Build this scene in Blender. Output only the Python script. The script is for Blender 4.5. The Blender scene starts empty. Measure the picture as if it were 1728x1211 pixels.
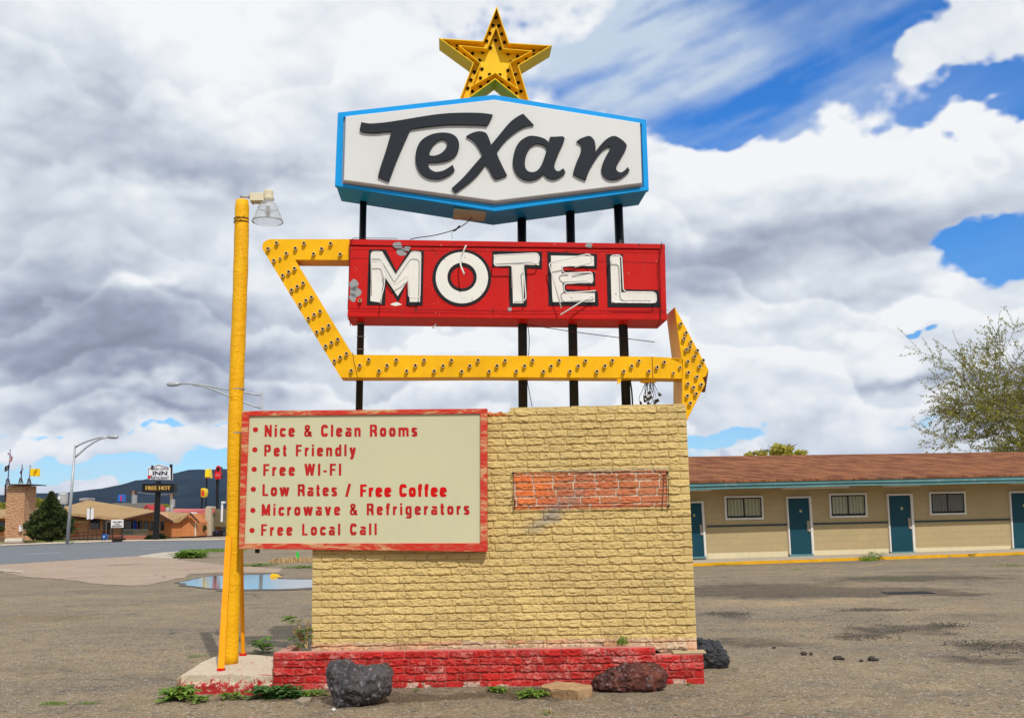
import bpy, bmesh, math, random
import numpy as np
from mathutils import Vector, Matrix, noise
from mathutils.geometry import tessellate_polygon
random.seed(7); rng = np.random.default_rng(11)
R = math.radians
SC = bpy.context.scene
COL = SC.collection
# ------------------------------------------------------------------ camera
F = 1700.0; EYE = 1.55; PITCH = math.atan(263.5/F); ROLL = R(1.12)
_f = Vector((0, math.cos(PITCH), math.sin(PITCH)))
_r0 = Vector((1, 0, 0)); _u0 = Vector((0, -math.sin(PITCH), math.cos(PITCH)))
_r = _r0*math.cos(ROLL) - _u0*math.sin(ROLL); _u = _r0*math.sin(ROLL) + _u0*math.cos(ROLL)
CP = Vector((0, 0, EYE))
cam = bpy.data.cameras.new('camera'); cam.sensor_width = 36; cam.lens = 36*F/1728
cam.clip_start = .1; cam.clip_end = 30000
co = bpy.data.objects.new('camera', cam); COL.objects.link(co)
co.matrix_world = Matrix.Translation(CP) @ Matrix((_r, _u, -_f)).transposed().to_4x4()
SC.camera = co
def ray(px, py):                      # measured direction of a feature of the place
    return _r*((px-864)/F) + _u*(-(py-605.5)/F) + _f
def at(px, py, Y):
    d = ray(px, py); return CP + d*(Y/d.y)
def gp(px, py, z=0.0):
    d = ray(px, py); return CP + d*((z-EYE)/d.z)
class Pl:                             # a vertical plane in the place
    def __init__(s, px, py, Y, rot):
        s.O = at(px, py, Y); s.O.z = 0; a = R(rot)
        s.R = Vector((math.cos(a), math.sin(a), 0)); s.D = Vector((-math.sin(a), math.cos(a), 0))
    def uv(s, px, py, d=0.0):
        dr = ray(px, py); O = s.O + s.D*d
        t = (O - CP).dot(s.D)/dr.dot(s.D); p = CP + dr*t
        return ((p - s.O).dot(s.R), p.z)
    def p(s, u, z, d=0.0):
        v = s.O + s.R*u + s.D*d; return Vector((v.x, v.y, z))
    def at(s, px, py, d=0.0):
        u, z = s.uv(px, py, d); return s.p(u, z, d)
# ------------------------------------------------------------------ mesh helpers
class MB:
    def __init__(s): s.v = []; s.f = []; s.m = []; s.c = None; s.uv = {}
    def add(s, vs, fs, mi=0):
        b = len(s.v); s.v += [Vector(v) for v in vs]
        for f in fs: s.f.append([b+i for i in f]); s.m.append(mi)
    def prism(s, pts, vec, mi=0):      # planar polygon, extruded by vec
        pts = [Vector(p) for p in pts]; n = len(pts); vec = Vector(vec)
        vs = pts + [p+vec for p in pts]
        fs = [list(range(n)), list(range(2*n-1, n-1, -1))] + [[i, i+n, (i+1) % n+n, (i+1) % n] for i in range(n)]
        s.add(vs, fs, mi)
    def box(s, c, sz, rot=0, mi=0):
        c = Vector(c); x, y, z = [k/2 for k in sz]; a = R(rot); ca, sa = math.cos(a), math.sin(a)
        vs = [c + Vector((i*x*ca - j*y*sa, i*x*sa + j*y*ca, k*z)) for i in (-1, 1) for j in (-1, 1) for k in (-1, 1)]
        s.add(vs, [(0,1,3,2),(4,6,7,5),(0,4,5,1),(2,3,7,6),(0,2,6,4),(1,5,7,3)], mi)
    def holed(s, loops, plane, d0, d1, mi=0):   # loops of (u,z): outer first then holes
        lp = [[Vector((u, z, 0)) for u, z in L] for L in loops]
        flat = [p for L in lp for p in L]; n = len(flat)
        tris = tessellate_polygon(lp)
        vs = [plane.p(p.x, p.y, d0) for p in flat] + [plane.p(p.x, p.y, d1) for p in flat]
        fs = [list(t) for t in tris] + [[i+n for i in reversed(t)] for t in tris]
        k = 0
        for L in lp:
            m = len(L)
            for i in range(m): fs.append([k+i, k+i+n, k+(i+1) % m+n, k+(i+1) % m])
            k += m
        s.add(vs, fs, mi)
    def tube(s, pts, r, n=8, cap=True, mi=0):
        pts = [Vector(p) for p in pts]; m = len(pts)
        rs = list(r) if hasattr(r, '__len__') else [r]*m
        t0 = (pts[1]-pts[0]).normalized(); ref = Vector((0,0,1)) if abs(t0.z) < .9 else Vector((1,0,0))
        a = t0.cross(ref).normalized(); vs = []
        for i in range(m):
            t = (pts[min(i+1, m-1)]-pts[max(i-1, 0)]).normalized()
            a = (a - t*a.dot(t)).normalized(); b = t.cross(a)
            for k in range(n):
                q = 2*math.pi*k/n; vs.append(pts[i] + (a*math.cos(q)+b*math.sin(q))*rs[i])
        fs = [[i*n+k, i*n+(k+1) % n, (i+1)*n+(k+1) % n, (i+1)*n+k] for i in range(m-1) for k in range(n)]
        if cap: fs += [list(range(n-1, -1, -1)), list(range((m-1)*n, m*n))]
        s.add(vs, fs, mi)
    def lathe(s, c, prof, n=24, axis=None, mi=0):   # prof (r, h) along axis
        c = Vector(c); ax = Vector(axis or (0,0,1)).normalized()
        ref = Vector((1,0,0)) if abs(ax.x) < .9 else Vector((0,1,0)); a = ax.cross(ref).normalized(); b = ax.cross(a)
        vs = [c + ax*h + (a*math.cos(2*math.pi*k/n)+b*math.sin(2*math.pi*k/n))*r for r, h in prof for k in range(n)]
        fs = [[i*n+k, i*n+(k+1) % n, (i+1)*n+(k+1) % n, (i+1)*n+k] for i in range(len(prof)-1) for k in range(n)]
        s.add(vs, fs, mi)
    def build(s, name, mats, parent=None, smooth=False, bevel=0, origin=None, weld=False):
        off = Vector((0,0,0))
        q = parent
        while q is not None: off += q.location; q = q.parent
        o_loc = Vector((0,0,0))
        if parent is None and origin is not None: o_loc = Vector(origin); off = o_loc
        me = bpy.data.meshes.new(name)
        me.from_pydata([tuple(v-off) for v in s.v], [], s.f)
        for m in (mats if isinstance(mats, (list, tuple)) else [mats]): me.materials.append(m)
        me.polygons.foreach_set('material_index', s.m)
        if s.c is not None:
            ca = me.color_attributes.new('Col', 'FLOAT_COLOR', 'POINT'); ca.data.foreach_set('color', np.asarray(s.c, dtype=np.float32).ravel())
        if s.uv:
            ul = me.uv_layers.new(name='UVMap')
            for fi, uvs in s.uv.items():
                for li, uv in zip(me.polygons[fi].loop_indices, uvs): ul.data[li].uv = uv
        me.validate(); bm = bmesh.new(); bm.from_mesh(me)
        if weld: bmesh.ops.remove_doubles(bm, verts=bm.verts, dist=1e-4)
        if len(bm.faces) < 60000: bmesh.ops.recalc_face_normals(bm, faces=bm.faces)
        bm.to_mesh(me); bm.free()
        if smooth: me.polygons.foreach_set('use_smooth', [True]*len(me.polygons))
        o = bpy.data.objects.new(name, me); COL.objects.link(o); o.location = o_loc
        if parent: o.parent = parent
        if bevel:
            b = o.modifiers.new('bevel', 'BEVEL'); b.width = bevel; b.segments = 2; b.limit_method = 'ANGLE'; b.angle_limit = R(40)
        return o
def tag(o, label=None, cat=None, group=None, kind=None):
    for k, v in (('label', label), ('category', cat), ('group', group), ('kind', kind)):
        if v: o[k] = v
    return o
def thing(name, label, cat, loc, group=None):
    o = bpy.data.objects.new(name, None); COL.objects.link(o); o.location = Vector(loc); o.empty_display_size = .1
    return tag(o, label, cat, group)
def lin(r, g, b):
    f = lambda c: (c/255/12.92) if c <= 10 else ((c/255+.055)/1.055)**2.4
    return (f(r), f(g), f(b))
# ------------------------------------------------------------------ materials
def newmat(name):
    m = bpy.data.materials.new(name); m.use_nodes = True; nt = m.node_tree
    b = nt.nodes['Principled BSDF']; return m, nt, b
def N(nt, t, **k):
    n = nt.nodes.new(t)
    for a, v in k.items():
        if a.startswith('i_'):
            key = a[2:]; n.inputs[int(key) if key.isdigit() else key.replace('_', ' ')].default_value = v
        else: setattr(n, a, v)
    return n
def mathn(nt, op, a, b=None, c=None, clamp=False):
    n = nt.nodes.new('ShaderNodeMath'); n.operation = op; n.use_clamp = clamp
    for i, x in enumerate((a, b, c)):
        if x is None: continue
        if isinstance(x, (int, float)): n.inputs[i].default_value = x
        else: nt.links.new(x, n.inputs[i])
    return n.outputs[0]
def mixc(nt, fac, a, b, mode='MIX'):
    n = nt.nodes.new('ShaderNodeMix'); n.data_type = 'RGBA'; n.blend_type = mode
    for i, x in ((0, fac), (6, a), (7, b)):
        if isinstance(x, (int, float)): n.inputs[i].default_value = x
        elif isinstance(x, (tuple, list)): n.inputs[i].default_value = (*x[:3], 1)
        else: nt.links.new(x, n.inputs[i])
    return n.outputs[2]
def ramp(nt, fac, a, b):
    n = nt.nodes.new('ShaderNodeMapRange'); n.interpolation_type = 'SMOOTHSTEP'
    nt.links.new(fac, n.inputs[0]); n.inputs[1].default_value = a; n.inputs[2].default_value = b; return n.outputs[0]
def tex(nt, vec, kind='ShaderNodeTexNoise', out=0, **k):
    n = N(nt, kind, **k); nt.links.new(vec, n.inputs['Vector']); return n.outputs[out]
def vmap(nt, vec, sc=(1,1,1), rot=(0,0,0), loc=(0,0,0)):
    n = nt.nodes.new('ShaderNodeMapping'); nt.links.new(vec, n.inputs[0])
    n.inputs['Scale'].default_value = sc; n.inputs['Rotation'].default_value = rot; n.inputs['Location'].default_value = loc; return n.outputs[0]
def paint(name, col, rough=.5, var=.12, scale=3, bump=.15, bscale=60, metal=0, chips=(), streak=0, attr=False, spec=.16, dust=.0):
    """weathered paint: slow tone drift, fine grain, chips = [(colour, threshold, scale)]"""
    m, nt, b = newmat(name); L = nt.links.new
    tc = N(nt, 'ShaderNodeTexCoord').outputs['Object']
    if attr: base = N(nt, 'ShaderNodeVertexColor', layer_name='Col').outputs[0]
    else: base = col
    n1 = tex(nt, tc, i_Scale=scale, i_Detail=6.0, i_Roughness=.65)
    n2 = tex(nt, tc, i_Scale=scale*12, i_Detail=4.0, i_Roughness=.7)
    k = mathn(nt, 'ADD', mathn(nt, 'MULTIPLY', ramp(nt, n1, .25, .75), var*2), 1-var)
    k = mathn(nt, 'MULTIPLY', k, mathn(nt, 'ADD', mathn(nt, 'MULTIPLY', n2, var), 1-var*.5))
    mul = nt.nodes.new('ShaderNodeVectorMath'); mul.operation = 'SCALE'; L(k, mul.inputs['Scale'])
    if attr: L(base, mul.inputs[0])
    else: mul.inputs[0].default_value = col
    c = mul.outputs[0]
    if streak:
        s = tex(nt, vmap(nt, tc, (14, 14, .8)), i_Scale=1.0, i_Detail=5.0, i_Roughness=.6)
        c = mixc(nt, mathn(nt, 'MULTIPLY', ramp(nt, s, .5, .8), streak), c, (.09, .07, .05))
    if dust: c = mixc(nt, mathn(nt, 'MULTIPLY', ramp(nt, n1, .35, .8), dust), c, (.45, .4, .33))
    for i, (cc, th, sc) in enumerate(chips):
        q = tex(nt, vmap(nt, tc, loc=(3.1*i+1, 7.7, 2.2*i)), i_Scale=sc, i_Detail=7.0, i_Roughness=.7, i_Distortion=.4)
        c = mixc(nt, ramp(nt, q, th, th+.025), c, cc)
    L(c, b.inputs['Base Color'])
    L(mathn(nt, 'ADD', mathn(nt, 'MULTIPLY', n1, .3), rough-.15, clamp=True), b.inputs['Roughness'])
    b.inputs['Metallic'].default_value = metal; b.inputs['Specular IOR Level'].default_value = spec
    if bump:
        h = tex(nt, tc, i_Scale=bscale, i_Detail=5.0, i_Roughness=.65)
        bn = N(nt, 'ShaderNodeBump', i_Strength=bump, i_Distance=.01); L(h, bn.inputs['Height']); L(bn.outputs[0], b.inputs['Normal'])
    return m
M = {}
M['yellow'] = paint('yellow enamel', (.84, .44, .003), .45, .10, 2.5, .12, 25, streak=.12, chips=[((.12,.07,.03), .665, 22)])
M['star_yellow'] = paint('star yellow enamel', (.88, .54, .012), .42, .09, 3, .1, 30, streak=.1, chips=[((.12,.07,.03), .68, 20)])
M['blue'] = paint('sky blue enamel', (.003, .30, .72), .45, .06, 2, .05, 40, chips=[((.05,.12,.05), .70, 18)])
M['white_panel'] = paint('white acrylic', (.66, .665, .65), .35, .03, 1.2, .03, 12)
M['black_letter'] = paint('charcoal letter paint', (.018, .022, .030), .6, .15, 4, .15, 30)
M['red'] = paint('red enamel', (.53, .008, .006), .5, .1, 1.6, .2, 20, streak=.15, chips=[((.50,.20,.16), .655, 30), ((.20,.012,.010), .63, 9)])
M['red_under'] = M['red']
M['letter_white'] = paint('chipped white paint', (.76, .74, .68), .5, .05, 3, .1, 40, chips=[((.07,.06,.045), .655, 14), ((.33,.24,.13), .66, 40)])
M['outline_black'] = paint('dull black paint', (.014, .015, .018), .6, .2, 4, .1, 40)
M['steel_black'] = paint('black pipe paint', (.005, .005, .006), .45, .2, 5, .3, 40, spec=.3)
M['glass_tube'] = paint('milky neon tube', (.74, .73, .69), .2, .06, 8, 0, spec=.6)
M['wire'] = paint('dark wire', (.02, .018, .016), .6, .2, 8, 0)
M['rust'] = paint('rusty rod', (.09, .035, .02), .8, .3, 20, .3, 60)
M['bare_grey'] = paint('bare grey metal', (.30, .31, .32), .6, .1, 10, .1, 60)
M['galv'] = paint('galvanised steel', (.42, .43, .44), .45, .1, 6, .05, 60, metal=.3)
M['cream'] = paint('cream lamp paint', (.68, .62, .45), .4, .05, 6, .05, 60)
M['socket'] = paint('cream socket porcelain', (.62, .47, .24), .5, .15, 40, 0)
M['hole'] = paint('dark socket hole', (.012, .008, .006), .8, .1, 10, 0)
M['board'] = paint('cream notice panel', (.575, .555, .36), .45, .03, 1.5, .02, 20)
M['red_letter'] = paint('red vinyl letters', (.47, .018, .016), .45, .14, 3, 0)
M['bright_red'] = paint('fresh red vinyl', (.60, .006, .004), .4, .04, 3, 0)
def framemat():
    m, nt, b = newmat('worn red and tan wood'); L = nt.links.new
    tc = N(nt, 'ShaderNodeTexCoord').outputs['Object']
    a = tex(nt, vmap(nt, tc, (2, 8, 9)), i_Scale=1.3, i_Detail=8.0, i_Roughness=.7, i_Distortion=.8)
    g = tex(nt, vmap(nt, tc, (6, 6, 20)), i_Scale=2.0, i_Detail=6.0)
    c = mixc(nt, ramp(nt, a, .38, .52), (.60, .36, .17), (.56, .035, .022))
    c = mixc(nt, mathn(nt, 'MULTIPLY', ramp(nt, g, .45, .75), .45), c, (.50, .22, .12))
    L(c, b.inputs['Base Color']); b.inputs['Roughness'].default_value = .6; b.inputs['Specular IOR Level'].default_value = .15
    bn = N(nt, 'ShaderNodeBump', i_Strength=.3, i_Distance=.01); L(g, bn.inputs['Height']); L(bn.outputs[0], b.inputs['Normal']); return m
M['frame'] = framemat()
M['brick_tan'] = paint('painted brick', None, .85, .08, 1.6, .35, 140, attr=True, spec=.12, streak=.10, chips=[((.22,.15,.09), .70, 16)])
M['brick_red'] = paint('red painted brick', None, .62, .10, 6, .4, 120, attr=True, spec=.15)
M['concrete'] = paint('stained concrete', (.46, .37, .25), .9, .12, 5, .5, 60, spec=.2)
# ------------------------------------------------------------------ world
sun_az, sun_el = 20.0, 46.0            # sun stands behind the viewer, to the right
# directions are given where the photographer saw each cloud: (x, y, width, height, amount)
COVER = [(1330, 60, 420, 115, -1.0), (1150, 110, 210, 110, -.9), (1180, 200, 80, 70, -.7), (1650, 180, 230, 55, -.9), (1700, 40, 130, 50, 1.3), (1640, 25, 80, 30, .5),
         (1350, 260, 150, 95, .85), (1620, 290, 200, 80, .7), (1670, 425, 80, 42, -1.35), (1735, 440, 60, 45, -.8), (1548, 549, 26, 7, -.8),
         (1190, 742, 80, 22, -1.05), (40, 792, 330, 20, -1.05), (200, 800, 190, 22, -.8), (40, 822, 180, 11, .75),
         (250, 712, 60, 5, -.62), (385, 706, 50, 6, -.6), (60, 716, 40, 4, -.5), (350, 770, 50, 18, -.35), (1560, 742, 120, 8, -.25)]
VEIL = [(960, 60, 200, 220, 1.3), (1150, 70, 200, 90, .75), (1300, 150, 260, 110, .55), (1480, 60, 90, 40, .3), (100, 780, 400, 60, .55), (1200, 740, 120, 30, .35), (1600, 250, 100, 40, .1)]
BRIGHT = [(300, 60, 300, 110, .30), (850, 60, 400, 130, .26), (220, 215, 170, 60, -.24), (270, 285, 150, 22, -.22), (420, 270, 120, 40, -.14), (90, 205, 60, 35, -.10), (60, 255, 60, 20, .22),
          (60, 440, 130, 40, -.2), (200, 330, 160, 24, .14), (30, 520, 260, 40, -.34), (210, 610, 230, 45, -.44), (330, 580, 170, 42, -.14), (120, 560, 200, 34, -.14), (230, 490, 50, 18, .42),
          (250, 640, 70, 16, .42), (60, 640, 100, 20, .10), (250, 682, 220, 14, -.30), (180, 735, 300, 30, .2), (520, 500, 60, 60, .08), (520, 640, 90, 30, .12),
          (700, 480, 200, 200, .16), (1010, 600, 200, 70, .25), (1330, 215, 210, 90, .48), (1650, 230, 170, 70, .30), (1180, 330, 110, 60, .26), (1300, 420, 300, 48, -.30), (1500, 350, 140, 30, -.14), (1180, 460, 110, 34, -.16),
          (1430, 500, 80, 28, -.08), (1580, 500, 130, 34, .36), (1690, 60, 120, 60, .25), (1450, 600, 220, 44, .36), (1520, 655, 140, 13, -.42), (1330, 700, 200, 40, .22), (1560, 690, 120, 16, .16), (1230, 660, 80, 20, .1), (1180, 540, 60, 30, .12), (1400, 562, 110, 12, -.12)]

def cloud_fields():
    """cover, brightness and veil of the clouds as a map over the whole sky (azimuth x elevation), made of noise and masses"""
    W, Hh = 2560, 1280; r0 = int(Hh*.47)
    az = ((np.arange(W)+.5)/W-.25)*2*math.pi; az = np.where(az > math.pi, az-2*math.pi, az); el = (np.arange(r0, Hh)+.5)/Hh*math.pi-math.pi/2
    A, E = np.meshgrid(az, el)
    A = A.astype(np.float32); E = E.astype(np.float32)
    def pn(nu, nv, seed):               # gradient noise, periodic in azimuth
        g = np.random.default_rng(seed); th = g.random((512, nu)).astype(np.float32)*2*math.pi; gx, gy = np.cos(th), np.sin(th)
        x = (A/(2*math.pi)+.5)*nu; y = (E+.4)*nv
        xi = np.floor(x).astype(int); yi = np.floor(y).astype(int); fx = x-xi; fy = y-yi
        sx = fx**3*(fx*(fx*6-15)+10); sy = fy**3*(fy*(fy*6-15)+10)
        def G(a, b): return gx[b % 512, a % nu]*(fx-(a-xi)) + gy[b % 512, a % nu]*(fy-(b-yi))
        return (G(xi, yi)*(1-sx)+G(xi+1, yi)*sx)*(1-sy)+(G(xi, yi+1)*(1-sx)+G(xi+1, yi+1)*sx)*sy
    def fb(nu, nv, seed, oct, rough=.5, bil=False):
        t = 0; am = 1
        for o in range(oct):
            n = pn(int(nu*2**o), nv*2**o, seed+o); t = t+am*((3.2*np.abs(n)-.62) if bil else n*1.6); am *= rough
        return t
    wx = fb(30, 9, 1, 2)*.035; wy = fb(30, 9, 5, 2)*.022
    w2x = fb(120, 32, 11, 4, .6)*.016; w2y = fb(120, 32, 21, 4, .6)*.011
    PA, PE = A+wx+w2x, E+wy+w2y
    def blobs(lst, base):
        acc = np.full(A.shape, base, np.float32)
        for cx, cy, rx, ry, amp in lst:
            d = ray(cx, cy).normalized(); a0 = math.atan2(d.x, d.y); e0 = math.asin(d.z)
            acc += amp*np.exp(-(((PA-a0)*F/rx)**2+((PE-e0)*F/ry)**2))
        return acc
    bil = fb(40, 10, 31, 6, .55, True); soft = fb(34, 8, 51, 4, .5); fine = fb(150, 38, 71, 5, .66)
    bil2 = fb(96, 27, 131, 5, .56, True); lw = np.clip((.34-E)/.2, 0, 1); lw = lw*lw*(3-2*lw)      # clouds look smaller towards the horizon
    bil = bil*(1-lw)+(.6*bil+.5*bil2)*lw
    cover = blobs(COVER, .50) + .15*bil + .08*soft + .10*fine
    dens = bil+.35*soft+.10*fine
    lit = 0
    for px_, am in ((3, .60), (8, .45), (20, .25)):      # tops that face the sun are bright, bases grey
        lit = lit + am*(dens-np.roll(np.roll(dens, -px_, 0), -px_//3, 1))
    big_ = blobs(BRIGHT, .74)
    sft = fb(22, 5, 171, 3, .5)
    def rows(per, wb, ws, seed):        # banks of cloud, each with a lit puffy top and a flat grey base
        ph = E/per + ws*sft + wb*bil + .4*fb(60, 10, seed, 2, .5); g = ph-np.floor(ph)
        return (g**1.4-.45)*np.clip(g/.10, 0, 1)*np.clip((1-g)/.03, .6, 1)-.22*(1-np.clip(g/.10, 0, 1))
    big_ = big_ - .015 + lw*.36*rows(.066, .17, .9, 191) + (1-lw)*.17*rows(.135, .12, .8, 201)
    br = big_ + .115*np.clip(lit, -1.3, 1.3)*np.clip(1.55-big_, .5, 1) + .03*bil - .09*soft
    st = np.clip(cover-.12, 0, .25)                        # thin edges are bright
    br = br + .10*np.exp(-st*14)*(br < .75)
    q = A*math.cos(R(20))+E*2.6
    vn = np.zeros_like(A); 
    sA, sE = A, E
    A = (sA*.35+sE*.8); E = (sE*2.2-sA*.75)
    vn = fb(40, 9, 91, 6, .58)
    A, E = sA, sE
    veil = np.clip(blobs(VEIL, .08)*(.60+.62*vn)*.82, 0, .93)
    buf = np.zeros((Hh, W, 4), np.float32); buf[..., 3] = 1; buf[r0:, :, 0] = cover; buf[r0:, :, 1] = np.clip(br, 0, 1.2); buf[r0:, :, 2] = veil
    buf[:r0, :, 0] = cover[0]; buf[:r0, :, 1] = .6
    im = bpy.data.images.new('cloud_fields', W, Hh, float_buffer=True, is_data=True); im.colorspace_settings.name = 'Non-Color'; im.pixels.foreach_set(buf.ravel()); im.update(); im.pack()
    return im
def world():
    w = bpy.data.worlds.new('World'); SC.world = w; w.use_nodes = True; nt = w.node_tree; L = nt.links.new
    for n in list(nt.nodes): nt.nodes.remove(n)
    out = N(nt, 'ShaderNodeOutputWorld'); bg = N(nt, 'ShaderNodeBackground'); bg2 = N(nt, 'ShaderNodeBackground')
    sky = N(nt, 'ShaderNodeTexSky', sky_type='NISHITA', sun_disc=False)
    sky.sun_elevation = R(sun_el); sky.sun_rotation = R(180-sun_az); sky.altitude = 2000; sky.air_density = 1.0; sky.dust_density = .6; sky.ozone_density = 2.0
    hs = N(nt, 'ShaderNodeHueSaturation'); hs.inputs['Saturation'].default_value = 1.12; hs.inputs['Hue'].default_value = .497; L(sky.outputs[0], hs.inputs['Color'])
    gz = N(nt, 'ShaderNodeSeparateXYZ'); L(N(nt, 'ShaderNodeTexCoord').outputs['Generated'], gz.inputs[0]); L(mixc(nt, 1.0, hs.outputs[0], mixc(nt, ramp(nt, gz.outputs[2], .02, .42), (.60,.84,.98), (.42,1.04,1.62)), 'MULTIPLY'), bg.inputs[0]); bg.inputs[1].default_value = .12
    env = N(nt, 'ShaderNodeTexEnvironment'); env.image = cloud_fields(); env.interpolation = 'Cubic'
    sp = N(nt, 'ShaderNodeSeparateColor'); L(env.outputs[0], sp.inputs[0])
    mask = ramp(nt, sp.outputs[0], -.02, .27)
    cr = N(nt, 'ShaderNodeValToRGB'); e = cr.color_ramp.elements
    e[0].position = .0; e[0].color = (.25, .285, .37, 1); e[1].position = 1.0; e[1].color = (.92, .935, .95, 1)
    for pos, c in ((.25, (.33, .38, .49)), (.52, (.51, .56, .655)), (.80, (.74, .79, .85))):
        q = e.new(pos); q.color = (*c, 1)
    L(sp.outputs[1], cr.inputs[0]); L(cr.outputs[0], bg2.inputs[0]); bg2.inputs[1].default_value = 1.0
    veilbg = N(nt, 'ShaderNodeBackground'); veilbg.inputs[0].default_value = (.66, .77, .90, 1); veilbg.inputs[1].default_value = .9
    m1 = N(nt, 'ShaderNodeMixShader'); L(sp.outputs[2], m1.inputs[0]); L(bg.outputs[0], m1.inputs[1]); L(veilbg.outputs[0], m1.inputs[2])
    m2 = N(nt, 'ShaderNodeMixShader'); L(mask, m2.inputs[0]); L(m1.outputs[0], m2.inputs[1]); L(bg2.outputs[0], m2.inputs[2])
    L(m2.outputs[0], out.inputs[0])
world()
s = bpy.data.lights.new('sun', 'SUN'); s.energy = 3.0; s.angle = R(.53); s.color = (1, .95, .87)
so = bpy.data.objects.new('sun', s); COL.objects.link(so)
Ld = Vector((-math.sin(R(sun_az))*math.cos(R(sun_el)), math.cos(R(sun_az))*math.cos(R(sun_el)), -math.sin(R(sun_el))))
so.rotation_euler = Ld.to_track_quat('-Z', 'Y').to_euler()
SC.view_settings.view_transform = 'Standard'; SC.view_settings.look = 'None'; SC.view_settings.gamma = 1; SC.view_settings.exposure = 0
# ------------------------------------------------------------------ numpy noise
def vnoise(U, V, scale, seed):
    g = np.random.default_rng(seed).random((256, 256)); x = U*scale; y = V*scale
    xi = np.floor(x).astype(int); yi = np.floor(y).astype(int); fx = x-xi; fy = y-yi
    fx = fx*fx*(3-2*fx); fy = fy*fy*(3-2*fy); G = lambda a, b: g[a % 256, b % 256]
    return (G(xi, yi)*(1-fx)+G(xi+1, yi)*fx)*(1-fy) + (G(xi, yi+1)*(1-fx)+G(xi+1, yi+1)*fx)*fy
def fbm2(U, V, scale, seed, oct=4, rough=.55):
    t = 0; a = 1; s = 0
    for o in range(oct): t = t + a*vnoise(U, V, scale*2**o, seed+o*17); s += a; a *= rough
    return t/s
# ------------------------------------------------------------------ brick relief
def bricks(u0, u1, z0, z1, course, blen, seed, amp=1.0, res=.0062):
    nu = max(2, int((u1-u0)/res)); nz = max(2, int((z1-z0)/res))
    U, Z = np.meshgrid(np.linspace(u0, u1, nu), np.linspace(z0, z1, nz))
    u = U-u0 + (fbm2(U, Z, 14, seed+90, 3)-.5)*.007; z = z1-Z + (fbm2(U, Z, 9, seed+91, 3)-.5)*.010
    row = np.floor(z/course).astype(int); zz = z-row*course
    g = np.random.default_rng(seed); jit = g.random(400)*.02
    off = np.where(row % 2 == 0, 0.0, blen*.5) + jit[row % 400]
    W = u1-u0; ex = np.zeros_like(u); b = np.zeros(u.shape, int); endl = np.zeros(u.shape, bool); endr = endl.copy()
    for r_ in range(row.min(), row.max()+1):
        mk = row == r_; hd = blen*.93 if r_ % 2 == 0 else .088; js = [-.01, hd]; x = hd
        while True:
            x += blen*(.9+.2*g.random())
            if x > W-hd-.09: break
            js.append(x)
        js += [W-hd, W+.01]; js = np.array(js); k_ = np.clip(np.searchsorted(js, u[mk])-1, 0, len(js)-2)
        ex[mk] = np.minimum(u[mk]-js[k_], js[k_+1]-u[mk]); b[mk] = k_; endl[mk] = k_ == 0; endr[mk] = k_ == len(js)-2
    et = zz; eb = course-zz
    head = (endl | endr) & (row % 2 == 1)
    rag = fbm2(U, Z, 45, seed+5, 3)
    rag2 = fbm2(U, Z, 18, seed+8, 3)
    wj = np.where(head, .0045, .003+.004*rag)
    prof = lambda e, w: np.sqrt(np.clip((e-w*.45)/(w*2.0), 0, 1))
    k = (.08+.92*prof(ex, wj*1.25))*prof(et, wj)*prof(eb, np.where(head, .0045, .003+.010*np.clip(rag2*2-.75, 0, 1)))
    bid = (row*37+b*101) % 997; pr = g.random(1000)[bid]; pr2 = g.random(1000)[(bid*7) % 997]
    # split faces: tilted facets, broken by ridges
    fac = np.abs(fbm2(U*1.0+pr*9, Z*1.6+pr2*7, 16, seed+1, 3)-.5)*2
    cr = fbm2(U+pr*5, Z*1.3+pr2*3, 55, seed+2, 4)
    tilt = (zz/course-.5)*(.35+pr*.9)
    h = .003 + .010*(.3+pr*.6) + .024*fac + .012*cr + .012*tilt
    h = np.where(head, .011, h*amp*.82)
    return U, Z, h*np.clip(k, 0, 1)**.7, k, row, b, head, bid
def relief_mesh(mb, plane, U, Z, H, d0, cols, keep=None, skirt=.05):
    nz, nu = U.shape
    base = len(mb.v); pts = []
    Of, Rr, D = plane.O, plane.R, plane.D
    X = Of.x+Rr.x*U+D.x*(d0-H); Y = Of.y+Rr.y*U+D.y*(d0-H)
    mb.v += [Vector(p) for p in np.stack([X, Y, Z], -1).reshape(-1, 3).tolist()]
    idx = np.arange(nz*nu).reshape(nz, nu)
    q = np.stack([idx[:-1, :-1], idx[:-1, 1:], idx[1:, 1:], idx[1:, :-1]], -1)
    if keep is not None: q = q[keep[:-1, :-1] & keep[1:, 1:]]
    q = (q.reshape(-1, 4)+base).tolist(); mb.f += q; mb.m += [0]*len(q)
    mb.c = (mb.c or []) + np.concatenate([cols.reshape(-1, 3), np.ones((nz*nu, 1))], 1).tolist()
def addcol(mb, c):
    mb.c = (mb.c or []); mb.c += [(*c, 1)]*(len(mb.v)-len(mb.c))
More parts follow.
